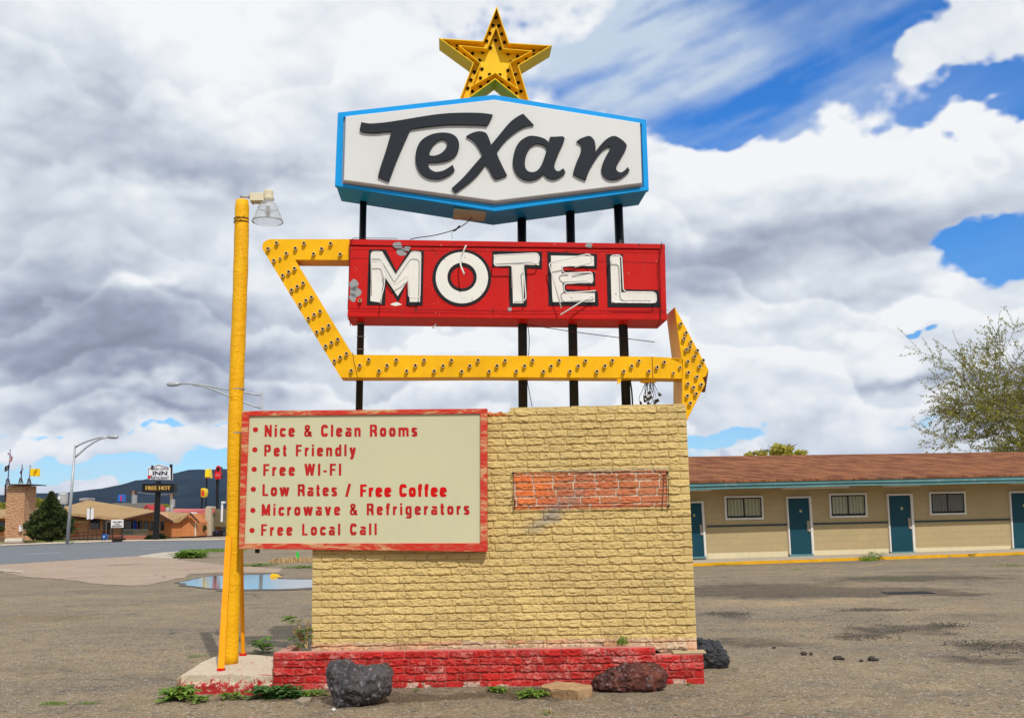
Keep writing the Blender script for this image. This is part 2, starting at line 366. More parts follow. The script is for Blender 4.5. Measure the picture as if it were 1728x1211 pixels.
# ================================================================== THE SIGN
QY = gp(825, 1157).y                    # the planter face stands here
WP = Pl(925, 870, QY+.30, -2.05)          # front plane of the brick pier
SP = Pl(855, 470, QY+.34, 3.6)            # front plane of the sign boxes
def zr(ox, oy, s): return lambda pts: [(ox+x/s, oy+y/s) for x, y in pts]
ZM = zr(580, 395, 6.171); ZN = zr(850, 395, 6.171); ZT = zr(600, 150, 4.844); ZA = zr(840, 150, 4.844); Z2 = zr(540, 0, 2.979)
Z3 = zr(430, 380, 4.177); Z4 = zr(820, 380, 3.785); ZH = zr(1080, 500, 5.507); ZS = zr(720, 0, 6.726)
def sp_uv(pts, d=0.0, P=SP): return [P.uv(x, y, d) for x, y in pts]
def spl(pts, n=5):
    """closed outline through pts; a point with a third item is a corner"""
    out = []; m = len(pts)
    for i in range(m):
        p0, p1, p2, p3 = pts[i-1], pts[i], pts[(i+1) % m], pts[(i+2) % m]
        a = Vector(p1[:2]); b = Vector(p2[:2])
        ta = Vector((0,0)) if len(p1) > 2 else (b-Vector(p0[:2]))*.5
        tb = Vector((0,0)) if len(p2) > 2 else (Vector(p3[:2])-a)*.5
        if len(p1) > 2: ta = (b-a) - tb*.5 if len(p2) == 2 else (b-a)
        if len(p2) > 2: tb = (b-a) - ta*.5 if len(p1) == 2 else (b-a)
        for k in range(n):
            t = k/n; h = (2*t**3-3*t**2+1)*a + (t**3-2*t**2+t)*ta + (-2*t**3+3*t**2)*b + (t**3-t**2)*tb
            out.append((h.x, h.y))
    return out
# ---- hexagonal name cabinet
HX = thing('hexagon_sign', 'large hexagonal white cabinet sign with bright blue rim and dark script lettering', 'sign', SP.at(830, 300, .25))
outer = [(570,190),(833.7,160),(1090.5,202),(1095,321),(835.4,356.5),(565,313.5)]
inner = Z2([(118,590),(875,503),(1617,624),(1627,940),(880,1033),(108,925)])
dF = -.14
uo, ui = sp_uv(outer, dF), sp_uv(inner, dF)
mb = MB(); mb.holed([uo, ui[::-1]], SP, dF, dF+.06)
cx = sum(p[0] for p in uo)/6; cz = sum(p[1] for p in uo)/6
sh = [(cx+(u-cx)*.994, cz+(z-cz)*.988) for u, z in uo]
mb.prism([SP.p(u, z, dF+.06) for u, z in sh], SP.D*.46)
mb.build('cabinet', M['blue'], HX, bevel=.004)
wi = [(cx+(u-cx)*1.002, cz+(z-cz)*1.002) for u, z in ui]
mb = MB(); mb.prism([SP.p(u, z, dF+.035) for u, z in wi], SP.D*.02)
wb = [(cx+(u-cx)*.996, cz+(z-cz)*.984+.003) for u, z in ui]; wt = [(cx+(u-cx)*.981, cz+(z-cz)*.955+.006) for u, z in ui]
vs = [SP.p(u, z, dF+.034) for u, z in wb]+[SP.p(u, z, dF-.055) for u, z in wt]
mb.add(vs, [[6,7,8,9,10,11]]+[[i, (i+1) % 6, (i+1) % 6+6, i+6] for i in range(6)])
mb.build('face_panel', M['white_panel'], HX, bevel=.008)
T_ = ZT([(47,272,1),(110,283),(180,280),(260,272),(400,250),(600,217),(750,200),(900,195),(1030,198),(1080,202),(1122,211,1),(1100,260),(1072,302,1),(1040,297),(950,294),(850,292),(750,293),(600,307),(500,320),(447,329,1),(420,390),(350,550),(300,680),(273,757,1),(230,740),(183,718,1),(200,650),(240,530),(270,430),(293,345,1),(240,350),(170,358),(100,357),(55,350),(33,335,1)]) if False else None
def zc(f, pts):
    return [(*f([p[:2]])[0], *p[2:]) for p in pts]
GL = {
 'T': [zc(ZT, [(47,272,1),(110,283),(180,280),(260,272),(400,250),(600,217),(750,200),(900,195),(1030,198),(1122,211,1),(1100,260),(1072,302,1),(1040,297),(950,294),(850,292),(750,293),(600,307),(447,329,1),(420,390),(350,550),(300,680),(273,757,1),(230,740),(183,718,1),(200,650),(240,530),(270,430),(293,345,1),(240,350),(170,358),(100,357),(55,350),(33,335,1)])],
 'e': [zc(ZT, [(793,620,1),(810,662,1),(770,700),(700,732),(640,736),(580,722),(530,685),(500,630),(490,570),(497,500),(530,430),(590,385),(660,362),(740,358),(800,375),(835,410),(847,460),(835,515),(800,560),(740,588),(660,600),(593,598,1),(600,640),(622,665),(660,678),(710,670),(750,650)]),
       zc(ZT, [(603,543,1),(610,500),(640,450),(680,420),(715,411),(742,425),(750,455),(735,490),(700,525),(650,545)])],
 'x': [zc(Z2, [(860,728,1),(900,680),(950,620),(990,588),(1022,572,1),(1050,602),(1075,628,1),(1020,640),(960,680),(920,720),(888,765,1),(905,810),(940,880,1),(915,892),(884,901,1),(866,882),(850,850),(832,825,1),(790,880),(740,925),(680,968,1),(663,945,1),(720,892),(770,835),(818,780,1),(790,730),(765,702),(735,685,1),(765,668),(800,660),(832,667),(847,690)])],
 'a': [zc(ZA, [(247,388),(300,385),(350,395),(390,412),(414,436,1),(428,392,1),(480,391),(525,388),(546,402),(536,440),(500,520),(470,600),(463,640),(475,665),(495,673),(515,664),(535,648,1),(553,680,1),(530,705),(490,730),(450,738),(410,726),(388,706),(376,690,1),(350,715),(310,738),(255,747),(200,733),(155,695),(130,640),(125,580),(140,500),(180,430)]),
       zc(ZA, [(393,475),(365,455),(315,448),(270,470),(240,520),(223,590),(225,640),(242,668),(275,680),(315,672),(345,642),(370,592),(390,530),(401,497)])],
 'n': [zc(ZA, [(645,430,1),(680,405),(745,385),(782,410),(797,450),(800,512,1),(840,460),(890,410),(950,385),(1010,412),(1052,455),(1048,490),(1018,545),(980,610),(968,650),(982,675),(1010,682),(1038,665),(1062,638,1),(1078,665,1),(1050,695),(1000,730),(940,742),(890,730),(857,695),(850,640),(870,580),(905,515),(925,480),(905,470),(870,490),(830,530),(790,590),(750,660),(720,745,1),(670,725),(625,700),(618,682),(640,610),(670,540),(686,480),(675,448)])],
}
lm = MB()
for ch in 'Texan':
    loops = [sp_uv(spl(g), dF-.082) for g in GL[ch]]
    lm = MB(); lm.holed(loops, SP, dF-.082, dF-.054)
    lm.build('letter', M['black_letter'], HX, bevel=.0035)
# junction plate under the cabinet
pl = MB(); c = at(794, 361, SP.at(794, 361, .10).y)
a_, b_, c_, d_ = [Vector(SP.at(x, y, d)) for x, y, d in ((766,351.5,dF+.09),(821,356,dF+.09),(817,372,dF+.36),(764,368.5,dF+.36))]
nn = (b_-a_).cross(d_-a_).normalized(); nn = -nn if nn.z > 0 else nn
pl.prism([a_, b_, c_, d_], nn*.012); 
pl.build('junction_plate', paint('tan plate', (.42,.58,.44), .7, .12, 10, .1, 60), HX)
# ---- star
ST = thing('star_sign', 'hollow yellow metal star with dark bulb holes standing on the hexagonal sign', 'sign', SP.at(834, 150, .1))
so_ = ZS([(795,70),(937,487),(1423,517),(1045,745),(1190,1235),(778,900),(340,1215),(525,715),(140,435),(637,467)])
si_ = ZS([(790,285),(874,545),(1205,572),(948,708),(1040,1008),(780,825),(503,980),(607,712),(358,508),(683,540)])
d0 = .02; a0 = sp_uv(so_, d0); b0 = sp_uv(si_, d0)
def inset(pts, t):
    n = len(pts); out = []
    area = sum(pts[i][0]*pts[(i+1) % n][1]-pts[(i+1) % n][0]*pts[i][1] for i in range(n)); sg = 1 if area > 0 else -1
    for i in range(n):
        p0, p1, p2 = [Vector(pts[j % n]) for j in (i-1, i, i+1)]
        e1 = (p1-p0).normalized(); e2 = (p2-p1).normalized()
        n1 = Vector((-e1.y, e1.x))*sg; n2 = Vector((-e2.y, e2.x))*sg
        k = (n1+n2); k = k/max(.25, k.length_squared)*2
        if k.length > 4: k = k.normalized()*4
        out.append(tuple(p1+k*t))
    return out
mb = MB(); mb.holed([a0, inset(a0, .009)[::-1]], SP, d0, d0+.12)
mb.build('outer_rim', M['star_yellow'], ST)
mb = MB(); mb.prism([SP.p(u, z, d0+.11) for u, z in inset(a0, .006)], SP.D*.02); mb.prism([SP.p(u, z, d0+.1205) for u, z in a0], SP.D*.16); mb.build('back_box', M['star_yellow'], ST)
mb = MB(); mb.holed([b0, inset(b0, .007)[::-1]], SP, d0+.012, d0+.1095); mb.build('inner_rim', M['star_yellow'], ST)
hb = MB(); hb.lathe((0,0,0), [(.0001,0),(.0155,0),(.0155,.004)], 12, axis=tuple(-SP.D)); hb.lathe((0,0,0), [(.0155,0),(.018,.004),(.0175,.008),(.015,.008),(.014,.001)], 12, axis=tuple(-SP.D))
proto = None
star_holes = ZS([(785,205),(752,293),(820,297),(717,382),(852,391),(681,470),(882,485),(250,507),(348,519),(338,570),(421,632),(508,697),(1210,575),(1308,577),(1223,627),(1134,680),(1047,732),(540,819),(504,911),(467,1005),(1007,845),(1040,941),(1069,1040),(520,1042),(612,988),(702,933),(930,1003),(1020,1060),(846,938),(784,463),(724,547),(836,554),(634,598),(520,612),(925,615),(1033,645),(600,688),(957,707),(628,787),(921,803),(714,848),(831,853),(611,889),(932,907)])
for x, y in star_holes:
    p = SP.at(x, y, d0+.107)
    if proto is None:
        proto = hb.build('bulb_hole', M['hole'], None); o = proto
    else: o = proto.copy(); COL.objects.link(o)
    o.parent = ST; o.location = p-ST.location
# ---- MOTEL box
MO = thing('motel_sign', 'long red metal box sign reading MOTEL in white outlined letters with broken neon tubes', 'sign', SP.at(855, 540, .25))
mf = [(590,403),(1122,411.5),(1126,539.5),(586,534)]; dM = -.03
um = sp_uv(mf, dM)
mb = MB(); mb.prism([SP.p(u, z, dM+.03) for u, z in um], SP.D*.46)
bt = inset([um[3], um[2], um[1], um[0]], .012)
bands = sp_uv([(590,403),(1122,411.5),(1123,420),(589,413.5)], dM)
mb.prism([SP.p(u, z, dM+.003) for u, z in bands], SP.D*.025)
bands = sp_uv([(587,521.5),(1125.5,526.5),(1126,539.5),(586,534)], dM)
mb.prism([SP.p(u, z, dM+.003) for u, z in bands], SP.D*.025)
mb.prism([SP.p(*SP.uv(x, y, dM), dM+.016) for x, y in [(589,414),(1122.5,420.5),(1125.5,526),(587,521)]], SP.D*.012)
for xx in (1113, ): mb.prism([SP.p(*SP.uv(x, y, dM), dM+.003) for x, y in [(xx,419.8),(xx+9.5,420),(xx+12,526.6),(xx+2.5,526.3)]], SP.D*.014)
mb.build('box', M['red'], MO, bevel=.004)
def poly_part(pts, d0_, d1_, mat, name='letter', f=None, holes=()):
    m_ = MB(); m_.holed([sp_uv(pts, d0_)]+[sp_uv(h, d0_) for h in holes], SP, d0_, d1_); return m_.build(name, mat, MO)
def circ(cx, cy, rx, ry, n=48): return [(cx+rx*math.cos(2*math.pi*k/n), cy+ry*math.sin(2*math.pi*k/n)) for k in range(n)]
LT = [
 (ZM, [(262,158),(438,158),(548,382),(680,165),(835,168),(822,740),(648,740),(668,478),(568,705),(440,500),(430,735),(240,735)], None,
      [(290,182),(400,180),(545,425),(700,185),(805,185),(795,705),(688,705),(676,468),(562,645),(424,436),(376,710),(275,695)], None),
 (ZM, circ(1230,452,307,297), circ(1233,447,120,115), circ(1231,453,273,267), circ(1232,447,153,150)),
 (ZN, [(-118,172),(400,182),(398,358),(245,350),(242,750),(62,750),(55,345),(-120,338)], None, [(-105,215),(360,200),(370,322),(208,318),(210,718),(97,718),(88,325),(-95,330)], None),
 (ZN, [(455,182),(975,205),(972,358),(625,342),(622,375),(955,395),(955,535),(645,525),(652,572),(980,588),(990,742),(470,742)], None,
      [(492,222),(940,228),(942,330),(600,335),(605,410),(925,415),(925,510),(610,512),(625,610),(950,612),(950,705),(508,705)], None),
 (ZN, [(1070,205),(1243,208),(1250,572),(1615,580),(1628,757),(1085,755)], None, [(1110,232),(1210,232),(1225,605),(1580,612),(1585,715),(1125,712)], None)]
for f, A, Ah, B, Bh in LT:
    o = MB(); o.holed([sp_uv(f(A), dM)]+([sp_uv(f(Ah), dM)] if Ah else []), SP, dM+.009, dM+.018)
    ob = o.build('letter', M['outline_black'], MO)
    i = MB(); i.holed([sp_uv(f(B), dM)]+([sp_uv(f(Bh), dM)] if Bh else []), SP, dM+.004, dM+.012)
    i.build('letter_face', M['letter_white'], ob)
def tubes(f, pts, r=.0068, d=-.10, name='neon_tube', mat='glass_tube', par=MO, ds=None):
    q = f(pts); m_ = MB()
    P3 = [SP.at(x, y, (ds[i] if ds else d)) for i, (x, y) in enumerate(q)]
    # round the bends a little
    out = [P3[0]]
    for i in range(1, len(P3)-1):
        a, b, c = P3[i-1], P3[i], P3[i+1]; l = min((a-b).length, (c-b).length, .05)*.4
        p = b+(a-b).normalized()*l; q2 = b+(c-b).normalized()*l
        out += [p, (p+q2+b*2)/4, q2]
    out.append(P3[-1]); m_.tube(out, r, 7)
    return m_.build(name, M[mat], par, smooth=True)
tubes(ZM, [(288,640),(285,205),(305,183),(385,183),(412,212),(540,428),(705,190),(725,182),(785,187),(803,215),(795,640),(778,662),(690,662),(675,640),(670,445),(655,432),(620,470),(530,520),(500,515),(420,370),(400,290),(375,282),(300,285)], .0055, -.085)
tubes(ZM, [(385,728),(395,640),(418,560),(430,440),(412,395)], .006, ds=[-.11,-.10,-.09,-.085,-.08])
tubes(ZM, [(1275,115),(1225,230),(1215,320),(1255,415)], .008, ds=[-.16,-.09,-.09,-.17])
tubes(ZM, [(925,978),(962,935)], .009, d=.05)
tubes(ZN, [(90,560),(88,340),(70,325),(-85,330),(-100,310),(-97,240),(-80,220),(320,200),(355,210),(370,240),(365,290),(345,303),(220,312),(205,330),(232,660),(220,690),(110,708)])
tubes(ZN, [(600,770),(475,320),(485,298),(870,210),(900,215),(920,270),(905,300),(740,345)], ds=[-.13,-.11,-.11,-.12,-.12,-.11,-.11,-.10])
tubes(ZN, [(700,330),(620,335),(603,355),(615,390),(640,408),(900,398),(920,410),(930,490),(915,498),(650,515),(625,530),(630,590),(660,612),(960,590)])
tubes(ZN, [(590,840),(880,660),(920,645),(938,665),(920,688)], .0075, ds=[-.15,-.09,-.08,-.08,-.07])
tubes(ZN, [(1115,330),(1112,245),(1130,222),(1205,222),(1228,240),(1245,580),(1275,603),(1560,605),(1585,625),(1590,700),(1560,714),(1150,710),(1120,690)])
def blobpoly(cx, cy, rx, ry, seed, n=22):
    g = random.Random(seed); ph = [g.random()*6.28 for _ in range(4)]
    return [(cx+rx*math.cos(t)*(1+.2*math.sin(2*t+ph[0])+.13*math.sin(3*t+ph[1])+.07*math.sin(5*t+ph[2])), cy+ry*math.sin(t)*(1+.15*math.sin(2*t+ph[3])+.1*math.sin(4*t+ph[1]))) for t in [2*math.pi*k/n for k in range(n)]]
for f, args in ((ZM,(562,115,42,38,1)),(ZM,(598,185,50,44,2)),(ZM,(660,152,34,28,12)),(ZM,(105,530,40,60,3)),(ZM,(120,600,50,64,4)),(ZM,(95,660,32,44,13)),(ZN,(888,118,40,24,5)),(ZN,(64,780,24,22,6)),(ZM,(545,728,48,17,8))):
    poly_part(f(blobpoly(*args)), dM+(.0008 if args[1] < 160 or args[1] > 760 else .0138), dM+.017, M['bare_grey'] if args[1] != 728 else M['letter_white'], 'bare_patch')
tubes(ZM, [(60,110),(500,120),(1728,132)], .0022, d=dM-.02, name='stay_wire', mat='wire')
tubes(ZN, [(0,133),(900,135),(1640,152)], .0022, d=dM-.02, name='stay_wire', mat='wire')
tubes(ZM, [(60,772),(800,788),(1728,804)], .0022, d=dM-.02, name='stay_wire', mat='wire')
tubes(ZN, [(0,806),(900,796),(1720,792)], .0022, d=dM-.02, name='stay_wire', mat='wire')
tubes(ZM, [(62,870),(70,950)], .005, name='torn_strip', mat='red', ds=[0,.1]); tubes(ZM, [(40,880),(95,930)], .004, name='torn_strip', mat='red', ds=[0,.1])
tubes(ZM, [(75,110),(90,40),(300,42),(560,45)], .003, name='edge_cable', mat='wire', d=dM-.005)
tubes(ZM, [(72,115),(60,300),(50,600),(42,780)], .003, name='edge_cable', mat='wire', d=dM-.01)
tubes(ZN, [(1645,85),(1640,165),(1610,300),(1635,880),(1595,960)], .0035, name='edge_cable', mat='wire', d=dM-.012)
for xa, ya, xb, yb in ((370,785,362,855),):
    tubes(ZM, [(xa,ya),(xb,yb)], .0018, name='seam', mat='outline_black', d=dM+.003)
for y0_ in (250,):
    tubes(ZM, [(75,y0_),(262,y0_+4)], .0016, name='seam', mat='outline_black', d=dM+.015); tubes(ZN, [(978,280),(1070,286)], .0016, name='seam', mat='outline_black', d=dM+.015); tubes(ZN, [(1245,290),(1610,300)], .0016, name='seam', mat='outline_black', d=dM+.015)
# sockets: porcelain cup with a dark hole
sk = MB(); ax = tuple(-SP.D)
sk.lathe((0,0,0), [(.0195,0),(.0195,.034),(.0185,.042),(.0125,.042),(.0120,.012)], 14, axis=ax, mi=0)
sk.lathe((0,0,0), [(.0120,.034),(.0112,.026),(.0001,.024)], 14, axis=ax, mi=1)
sockp = sk.build('bulb_socket', [M['socket'], M['hole']], None, smooth=False)
used = [False]
def socket(par, px, py, d, s=1.0):
    o = sockp if not used[0] else sockp.copy()
    if used[0]: COL.objects.link(o)
    used[0] = True
    o.parent = par; o.location = SP.at(px, py, d-.02)+SP.D*.02-par.location; o.scale = (s, s, s)
    o.rotation_euler = (random.uniform(-.05,.05), 0, random.uniform(-.05,.05))
socket(MO, *ZM([(170,693)])[0], dM+.012, .95)
# ---- arrow
AR = thing('arrow_sign', 'bent yellow metal arrow dotted with bulb sockets wrapping round the red sign', 'sign', SP.at(855, 640, .15))
dA = .03
bm_ = MB()
body = Z3([(668,98),(110,98),(82,106),(60,122),(52,148),(56,172),(70,195),(605,1072),(690,1072)]) + [(820,636),(1100,637.6),(1151,638.5),(1151,604.5),(1100,601.4),(820,600)] + Z3([(700,912),(680,896),(285,243),(664,245)])
ub = sp_uv(body, dA); bm_.holed([ub], SP, dA, dA+.26); bm_.build('arrow_body', M['yellow'], AR, bevel=.004)
head = ZH([(322,97),(637,683),(612,742),(583,752),(606,815),(437,1150),(392,1020),(392,765),(398,580),(383,570)])
uh = sp_uv(head, dA-.012); bm_ = MB(); bm_.holed([uh], SP, dA-.012, dA+.40); bm_.build('arrow_head', M['yellow'], AR, bevel=.003)
tear = MB(); tear.holed([sp_uv(ZH([(637,683),(607,885),(580,880),(600,815),(560,750)]), dA+.1)], SP, dA+.1, dA+.16); tear.build('torn_edge', M['rust'], AR)
lip = MB(); lip.add([SP.at(*ZH([q])[0], dd) for q, dd in (((280,575),dA-.002),((398,572),dA-.03),((398,584),dA-.03),((345,600),dA-.003))], [(0,1,2,3)]); lip.build('bent_lip', M['yellow'], AR)
flap = MB(); flap.prism([SP.at(*p, dA+.01) for p in Z4([(835,972),(868,975),(860,1003),(832,1018),(842,1000)])], SP.D*.01)
flap.prism([SP.at(*p, dA+.05) for p in ZH([(0,780),(120,755),(155,795),(95,800),(60,802),(15,796)])], SP.D*.05); flap.build('bent_flap', M['yellow'], AR)
seam = MB()
for q in (Z3([(690,898),(698,960),(725,1072)]), Z4([(1062,838),(1066,975)])): seam.tube([SP.at(x, y, dA-.001) for x, y in q], .0028, 5)
for px_ in (540, ): pass
seam.build('seam', M['rust'], AR)
pk = MB()
for args in ((650,1080,36,8,21),(930,1076,14,3,22)): pk.prism([SP.at(*p, dA+.06) for p in Z3(blobpoly(*args))], Vector((0,0,-.003)))
sock3 = Z3([(95,167),(155,127),(135,252),(178,235),(224,202),(286,165),(348,130),(414,204),(472,168),(536,130),(603,206),(199,357),(239,331),(281,307),(260,458),(301,434),(342,411),(319,559),(361,532),(401,509),(378,657),(419,632),(460,607),(438,753),(480,731),(521,709),(500,853),(541,829),(585,804),(562,956),(603,930),(647,905),(679,1024),(740,988),(803,948),(875,1027),(933,988),(998,950),(1071,1029),(1133,990),(1193,952),(1265,1029),(1326,991),(1386,953),(1457,1030),(1515,990),(1574,952)])
sock4 = Z4([(20,934),(71,897),(123,865),(194,933),(247,898),(298,864),(367,934),(416,900),(467,865),(537,933),(588,899),(635,865),(708,934),(759,899),(808,865),(880,933),(931,900),(977,869),(1040,934),(1092,908),(1139,875),(1198,944),(1240,908)])
sockh = ZH([(376,256),(426,340),(408,396),(472,426),(463,471),(428,497),(532,504),(507,559),(583,595),(442,606),(553,652),(447,709),(526,748),(443,813),(566,819),(495,845),(519,904),(438,925),(467,992)])
for i, p in enumerate(sock3+sock4): socket(AR, *p, dA, .7 if i in (3,) else (.8 if i > 67 else 1))
for p in sockh: socket(AR, *p, dA-.012)
# ---- poles
pole_pts = [((613,345),(606,690),.036,'first steel pole from the left, thin, passing the left end of the red sign'),
            ((880.5,365),(882.5,686),.047,'second steel pole from the left, near the middle of the red sign'),
            ((962,350),(969,686),.047,'third steel pole from the left, between the two thick outer ones'),
            ((1043,345),(1057,686),.048,'rightmost steel pole, next to the dangling dry vine')]
for (a, b, r, lab) in pole_pts:
    Y = 0
    pa = at(*a, SP.at(*a, .28).y); pb = at(*b, SP.at(*b, .28).y)
    top = pa+(pa-pb).normalized()*.25; bot = pb-(pa-pb).normalized()*.35
    t = MB(); t.tube([bot, bot.lerp(top, .5), top], r, 20); o = t.build('steel_pole', M['steel_black'], None, smooth=False, origin=bot, bevel=0)
    for f_ in o.data.polygons: f_.use_smooth = len(f_.vertices) == 4
    tag(o, lab, 'pole', 'black poles carrying the signs')
    if r < .04:
        for yy in (549, 571, 592):
            t = MB(); q = (yy-345)/(690-345); c = pa.lerp(pb, q); t.lathe(c, [(r+.001,-.004),(r+.005,-.004),(r+.005,.004),(r+.001,.004)], 16); t.build('wire_band', M['bare_grey'], o)
# ---- cables
def cable(pts, r, name, label, cat, mat='wire', dd=.1, ds=None):
    m_ = MB(); P3 = [SP.at(x, y, ds[i] if ds else dd) for i, (x, y) in enumerate(pts)]
    S = []
    for i in range(len(P3)-1):
        p0, p1, p2, p3 = P3[max(i-1,0)], P3[i], P3[i+1], P3[min(i+2, len(P3)-1)]
        for k in range(6):
            t = k/6; S.append(.5*((2*p1)+(p2-p0)*t+(2*p0-5*p1+4*p2-p3)*t*t+(3*p1-p0-3*p2+p3)*t**3))
    S.append(P3[-1]); m_.tube(S, r, 6); o = m_.build(name, M[mat], None, smooth=True, origin=P3[0]); tag(o, label, cat); return o
cb_ = cable([(796,367),(786,377),(771,386),(750,393),(728,398),(705,401),(692,404)], .0045, 'power_cable', 'black cable drooping from the plate under the hexagonal sign to the red sign', 'cable', ds=[.02,.05,.1,.15,.2,.2,.2])
m_ = MB(); m_.tube([SP.at(x, y, .12) for x, y in ((772,385),(764,388),(762,396),(764,403))], .0018, 5); m_.tube([SP.at(x, y, .1) for x, y in ((776,381),(770,387),(765,390))], .009, 6); m_.build('cable_end', M['wire'], cb_)
cable([(892,548),(960,558.5),(1040,569),(1105,577)], .004, 'rusty_rod', 'thin rusty rod slanting behind the poles under the red sign', 'rod', 'rust', .16)
cable([(890,545),(893,570),(892,600),(890,640),(893,660),(898,686)], .004, 'loose_cable', 'loose black cable running down beside the second pole', 'cable', dd=.2)
cable([(1063,640),(1066,660),(1068,690)], .009, 'short_conduit', 'short black conduit hanging beside the rightmost pole', 'conduit', dd=.2)
vn = MB(); g = random.Random(4)
for k in range(15):
    x, y = ZH([(g.uniform(35,130), 795)])[0]; pts = [(x, y)]; dx = g.uniform(-1.7,1.7)
    for j in range(g.randint(4,7)):
        x += dx+g.uniform(-2,2); y += g.uniform(2.5,7.5); pts.append((x, min(y, 682)))
    dpt = g.uniform(.04,.22); P3 = [SP.at(px, py, dpt) for px, py in pts]; vn.tube(P3, [.0035*(1-.5*j/len(P3)) for j in range(len(P3))], 4)
    if g.random() < .85:
        c = P3[-1]; vn.add([c, c+Vector((g.uniform(.01,.035),0,.012)), c+Vector((g.uniform(.03,.05),.01,-.02)), c+Vector((.005,0,-.03))], [(0,1,2,3)])
tag(vn.build('dead_vine', paint('dry vine', (.05,.04,.03), .9, .3, 30, 0), None, origin=SP.at(1100,645,.1)), 'tangle of dry dead vine dangling from the arrow beam', 'vine')
# ---- brick pier
u0, zb = WP.uv(527, 1092); u1, _ = WP.uv(1172, 1085); u1a, zt = WP.uv(1160.5, 685)
u0 = (u0+WP.uv(527, 930)[0])/2; u1 = (u1+u1a)/2
z_lo = .24; course = .0728
top = WP.uv(1000, 686.5)[1]
PR = thing('brick_pier', 'tan painted brick pier with a bare orange brick rectangle under the sign poles', 'brick pier', WP.p((u0+u1)/2, 0, .2))
U, Z, H, k, row, bb, hd, bid = bricks(u0, u1, z_lo, top, course, .206, 3)
g2 = np.random.default_rng(5); br = g2.random(1000)[bid]; br2 = g2.random(1000)[(bid*3) % 997]
tan = np.array([.60, .445, .185]); col = tan*(.93+.12*br[..., None]*1.0)*(.92+.16*fbm2(U, Z, 3, 40, 4)[..., None])
px0, pz1 = WP.uv(866, 798); px1, pz0 = WP.uv(1127, 855)
jw = (fbm2(U, Z, 22, 71, 3)-.5)*.03
inp = (U > px0+jw) & (U < px1-.5*jw) & (Z > pz0+jw*.3) & (Z < pz1-jw*.3)
org = np.stack([.60+.10*br, .165+.05*br2, .05+.02*br2], -1)
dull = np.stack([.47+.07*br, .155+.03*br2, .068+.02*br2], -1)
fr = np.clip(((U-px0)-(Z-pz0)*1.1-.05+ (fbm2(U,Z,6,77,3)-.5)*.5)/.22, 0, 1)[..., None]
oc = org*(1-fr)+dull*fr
mort = np.array([.62, .50, .38])*(.8+.4*fbm2(U, Z, 60, 12, 2)[..., None])
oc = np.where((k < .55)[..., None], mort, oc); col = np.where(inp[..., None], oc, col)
# grey overspray smear that crosses the bare bricks and runs down to the left
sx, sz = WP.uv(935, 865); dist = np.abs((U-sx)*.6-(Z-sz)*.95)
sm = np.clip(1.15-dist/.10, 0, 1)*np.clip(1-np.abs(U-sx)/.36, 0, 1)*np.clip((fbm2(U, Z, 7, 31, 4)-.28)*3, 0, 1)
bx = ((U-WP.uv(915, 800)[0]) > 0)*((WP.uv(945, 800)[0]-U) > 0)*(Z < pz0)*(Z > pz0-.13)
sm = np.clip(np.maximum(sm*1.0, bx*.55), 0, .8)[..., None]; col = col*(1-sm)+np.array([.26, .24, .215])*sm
ed = np.clip(1-np.abs(Z-pz1-.012)/.018, 0, 1)*((U > px0+.3) & (U < px1+.02))*.5; col = col*(1-ed[..., None])+np.array([.2,.22,.24])*ed[..., None]
lowb = (Z < WP.uv(825, 1082)[1]+.02*fbm2(U, Z, 9, 55, 3)); lc = np.stack([.62+.1*br, .36+.12*br2, .20+.12*br2], -1); col = np.where(lowb[..., None], lc*(.75+.4*fbm2(U,Z,30,56,3)[..., None]), col)
ucut = WP.uv(861, 690)[0]; keep = ~((U < ucut+.01*np.sin(Z*90)) & (Z > top-course*(.42+.1*np.sin(U*60))))
ob2 = (row == 0) & (U < ucut) & (fbm2(U, Z, 10, 61, 3) > .42) ; col = np.where(ob2[..., None], org*1.0, col)
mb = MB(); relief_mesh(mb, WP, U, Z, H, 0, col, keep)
TH = .34
nb = len(mb.v)
mb.prism([WP.p(u, z, .004) for u, z in ((u0,.0),(u1,.0),(u1,top),(ucut,top),(ucut,top-course*.5),(u0,top-course*.5))], WP.D*TH)
addcol(mb, tan*.95)
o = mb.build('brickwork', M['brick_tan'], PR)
mb = MB()     # ragged top course
g = random.Random(9); u = ucut
while u < u1-.05:
    w = min(.2, u1-u); mb.box(WP.p(u+w/2, top+.004, TH/2), (w-.008, TH+.012, .012+g.uniform(0,.008)), -2.05); u += w
addcol(mb, tan*.97); mb.build('coping', M['brick_tan'], PR, bevel=.004)
WF = thing('wire_frame', 'thin rusty wire rectangle fixed round the bare orange bricks', 'wire frame', WP.at(1000, 856, -.05))
m_ = MB()
qs = [WP.at(x, y, -.05) for x, y in ((866,797),(1127,796),(1129,853),(868,856))]
for i in range(4): m_.tube([qs[i], (qs[i]+qs[(i+1) % 4])/2+Vector((0,-.004,.003)), qs[(i+1) % 4]], .0042, 6)
for q in qs: m_.lathe(q+Vector((0,.05,0)), [(.010,0),(.010,.062),(.0001,.062)], 8, axis=(0,-1,0))
m_.tube([WP.at(x, y, -.03) for x, y in ((867,856),(871,846),(866,838),(862,850))], .003, 5); m_.tube([WP.at(x, y, -.03) for x, y in ((1121,800),(1119,830),(1117,862))], .003, 5)
m_.build('frame_wire', paint('dark rusty wire', (.055,.035,.035), .8, .3, 20, 0), WF, smooth=True)
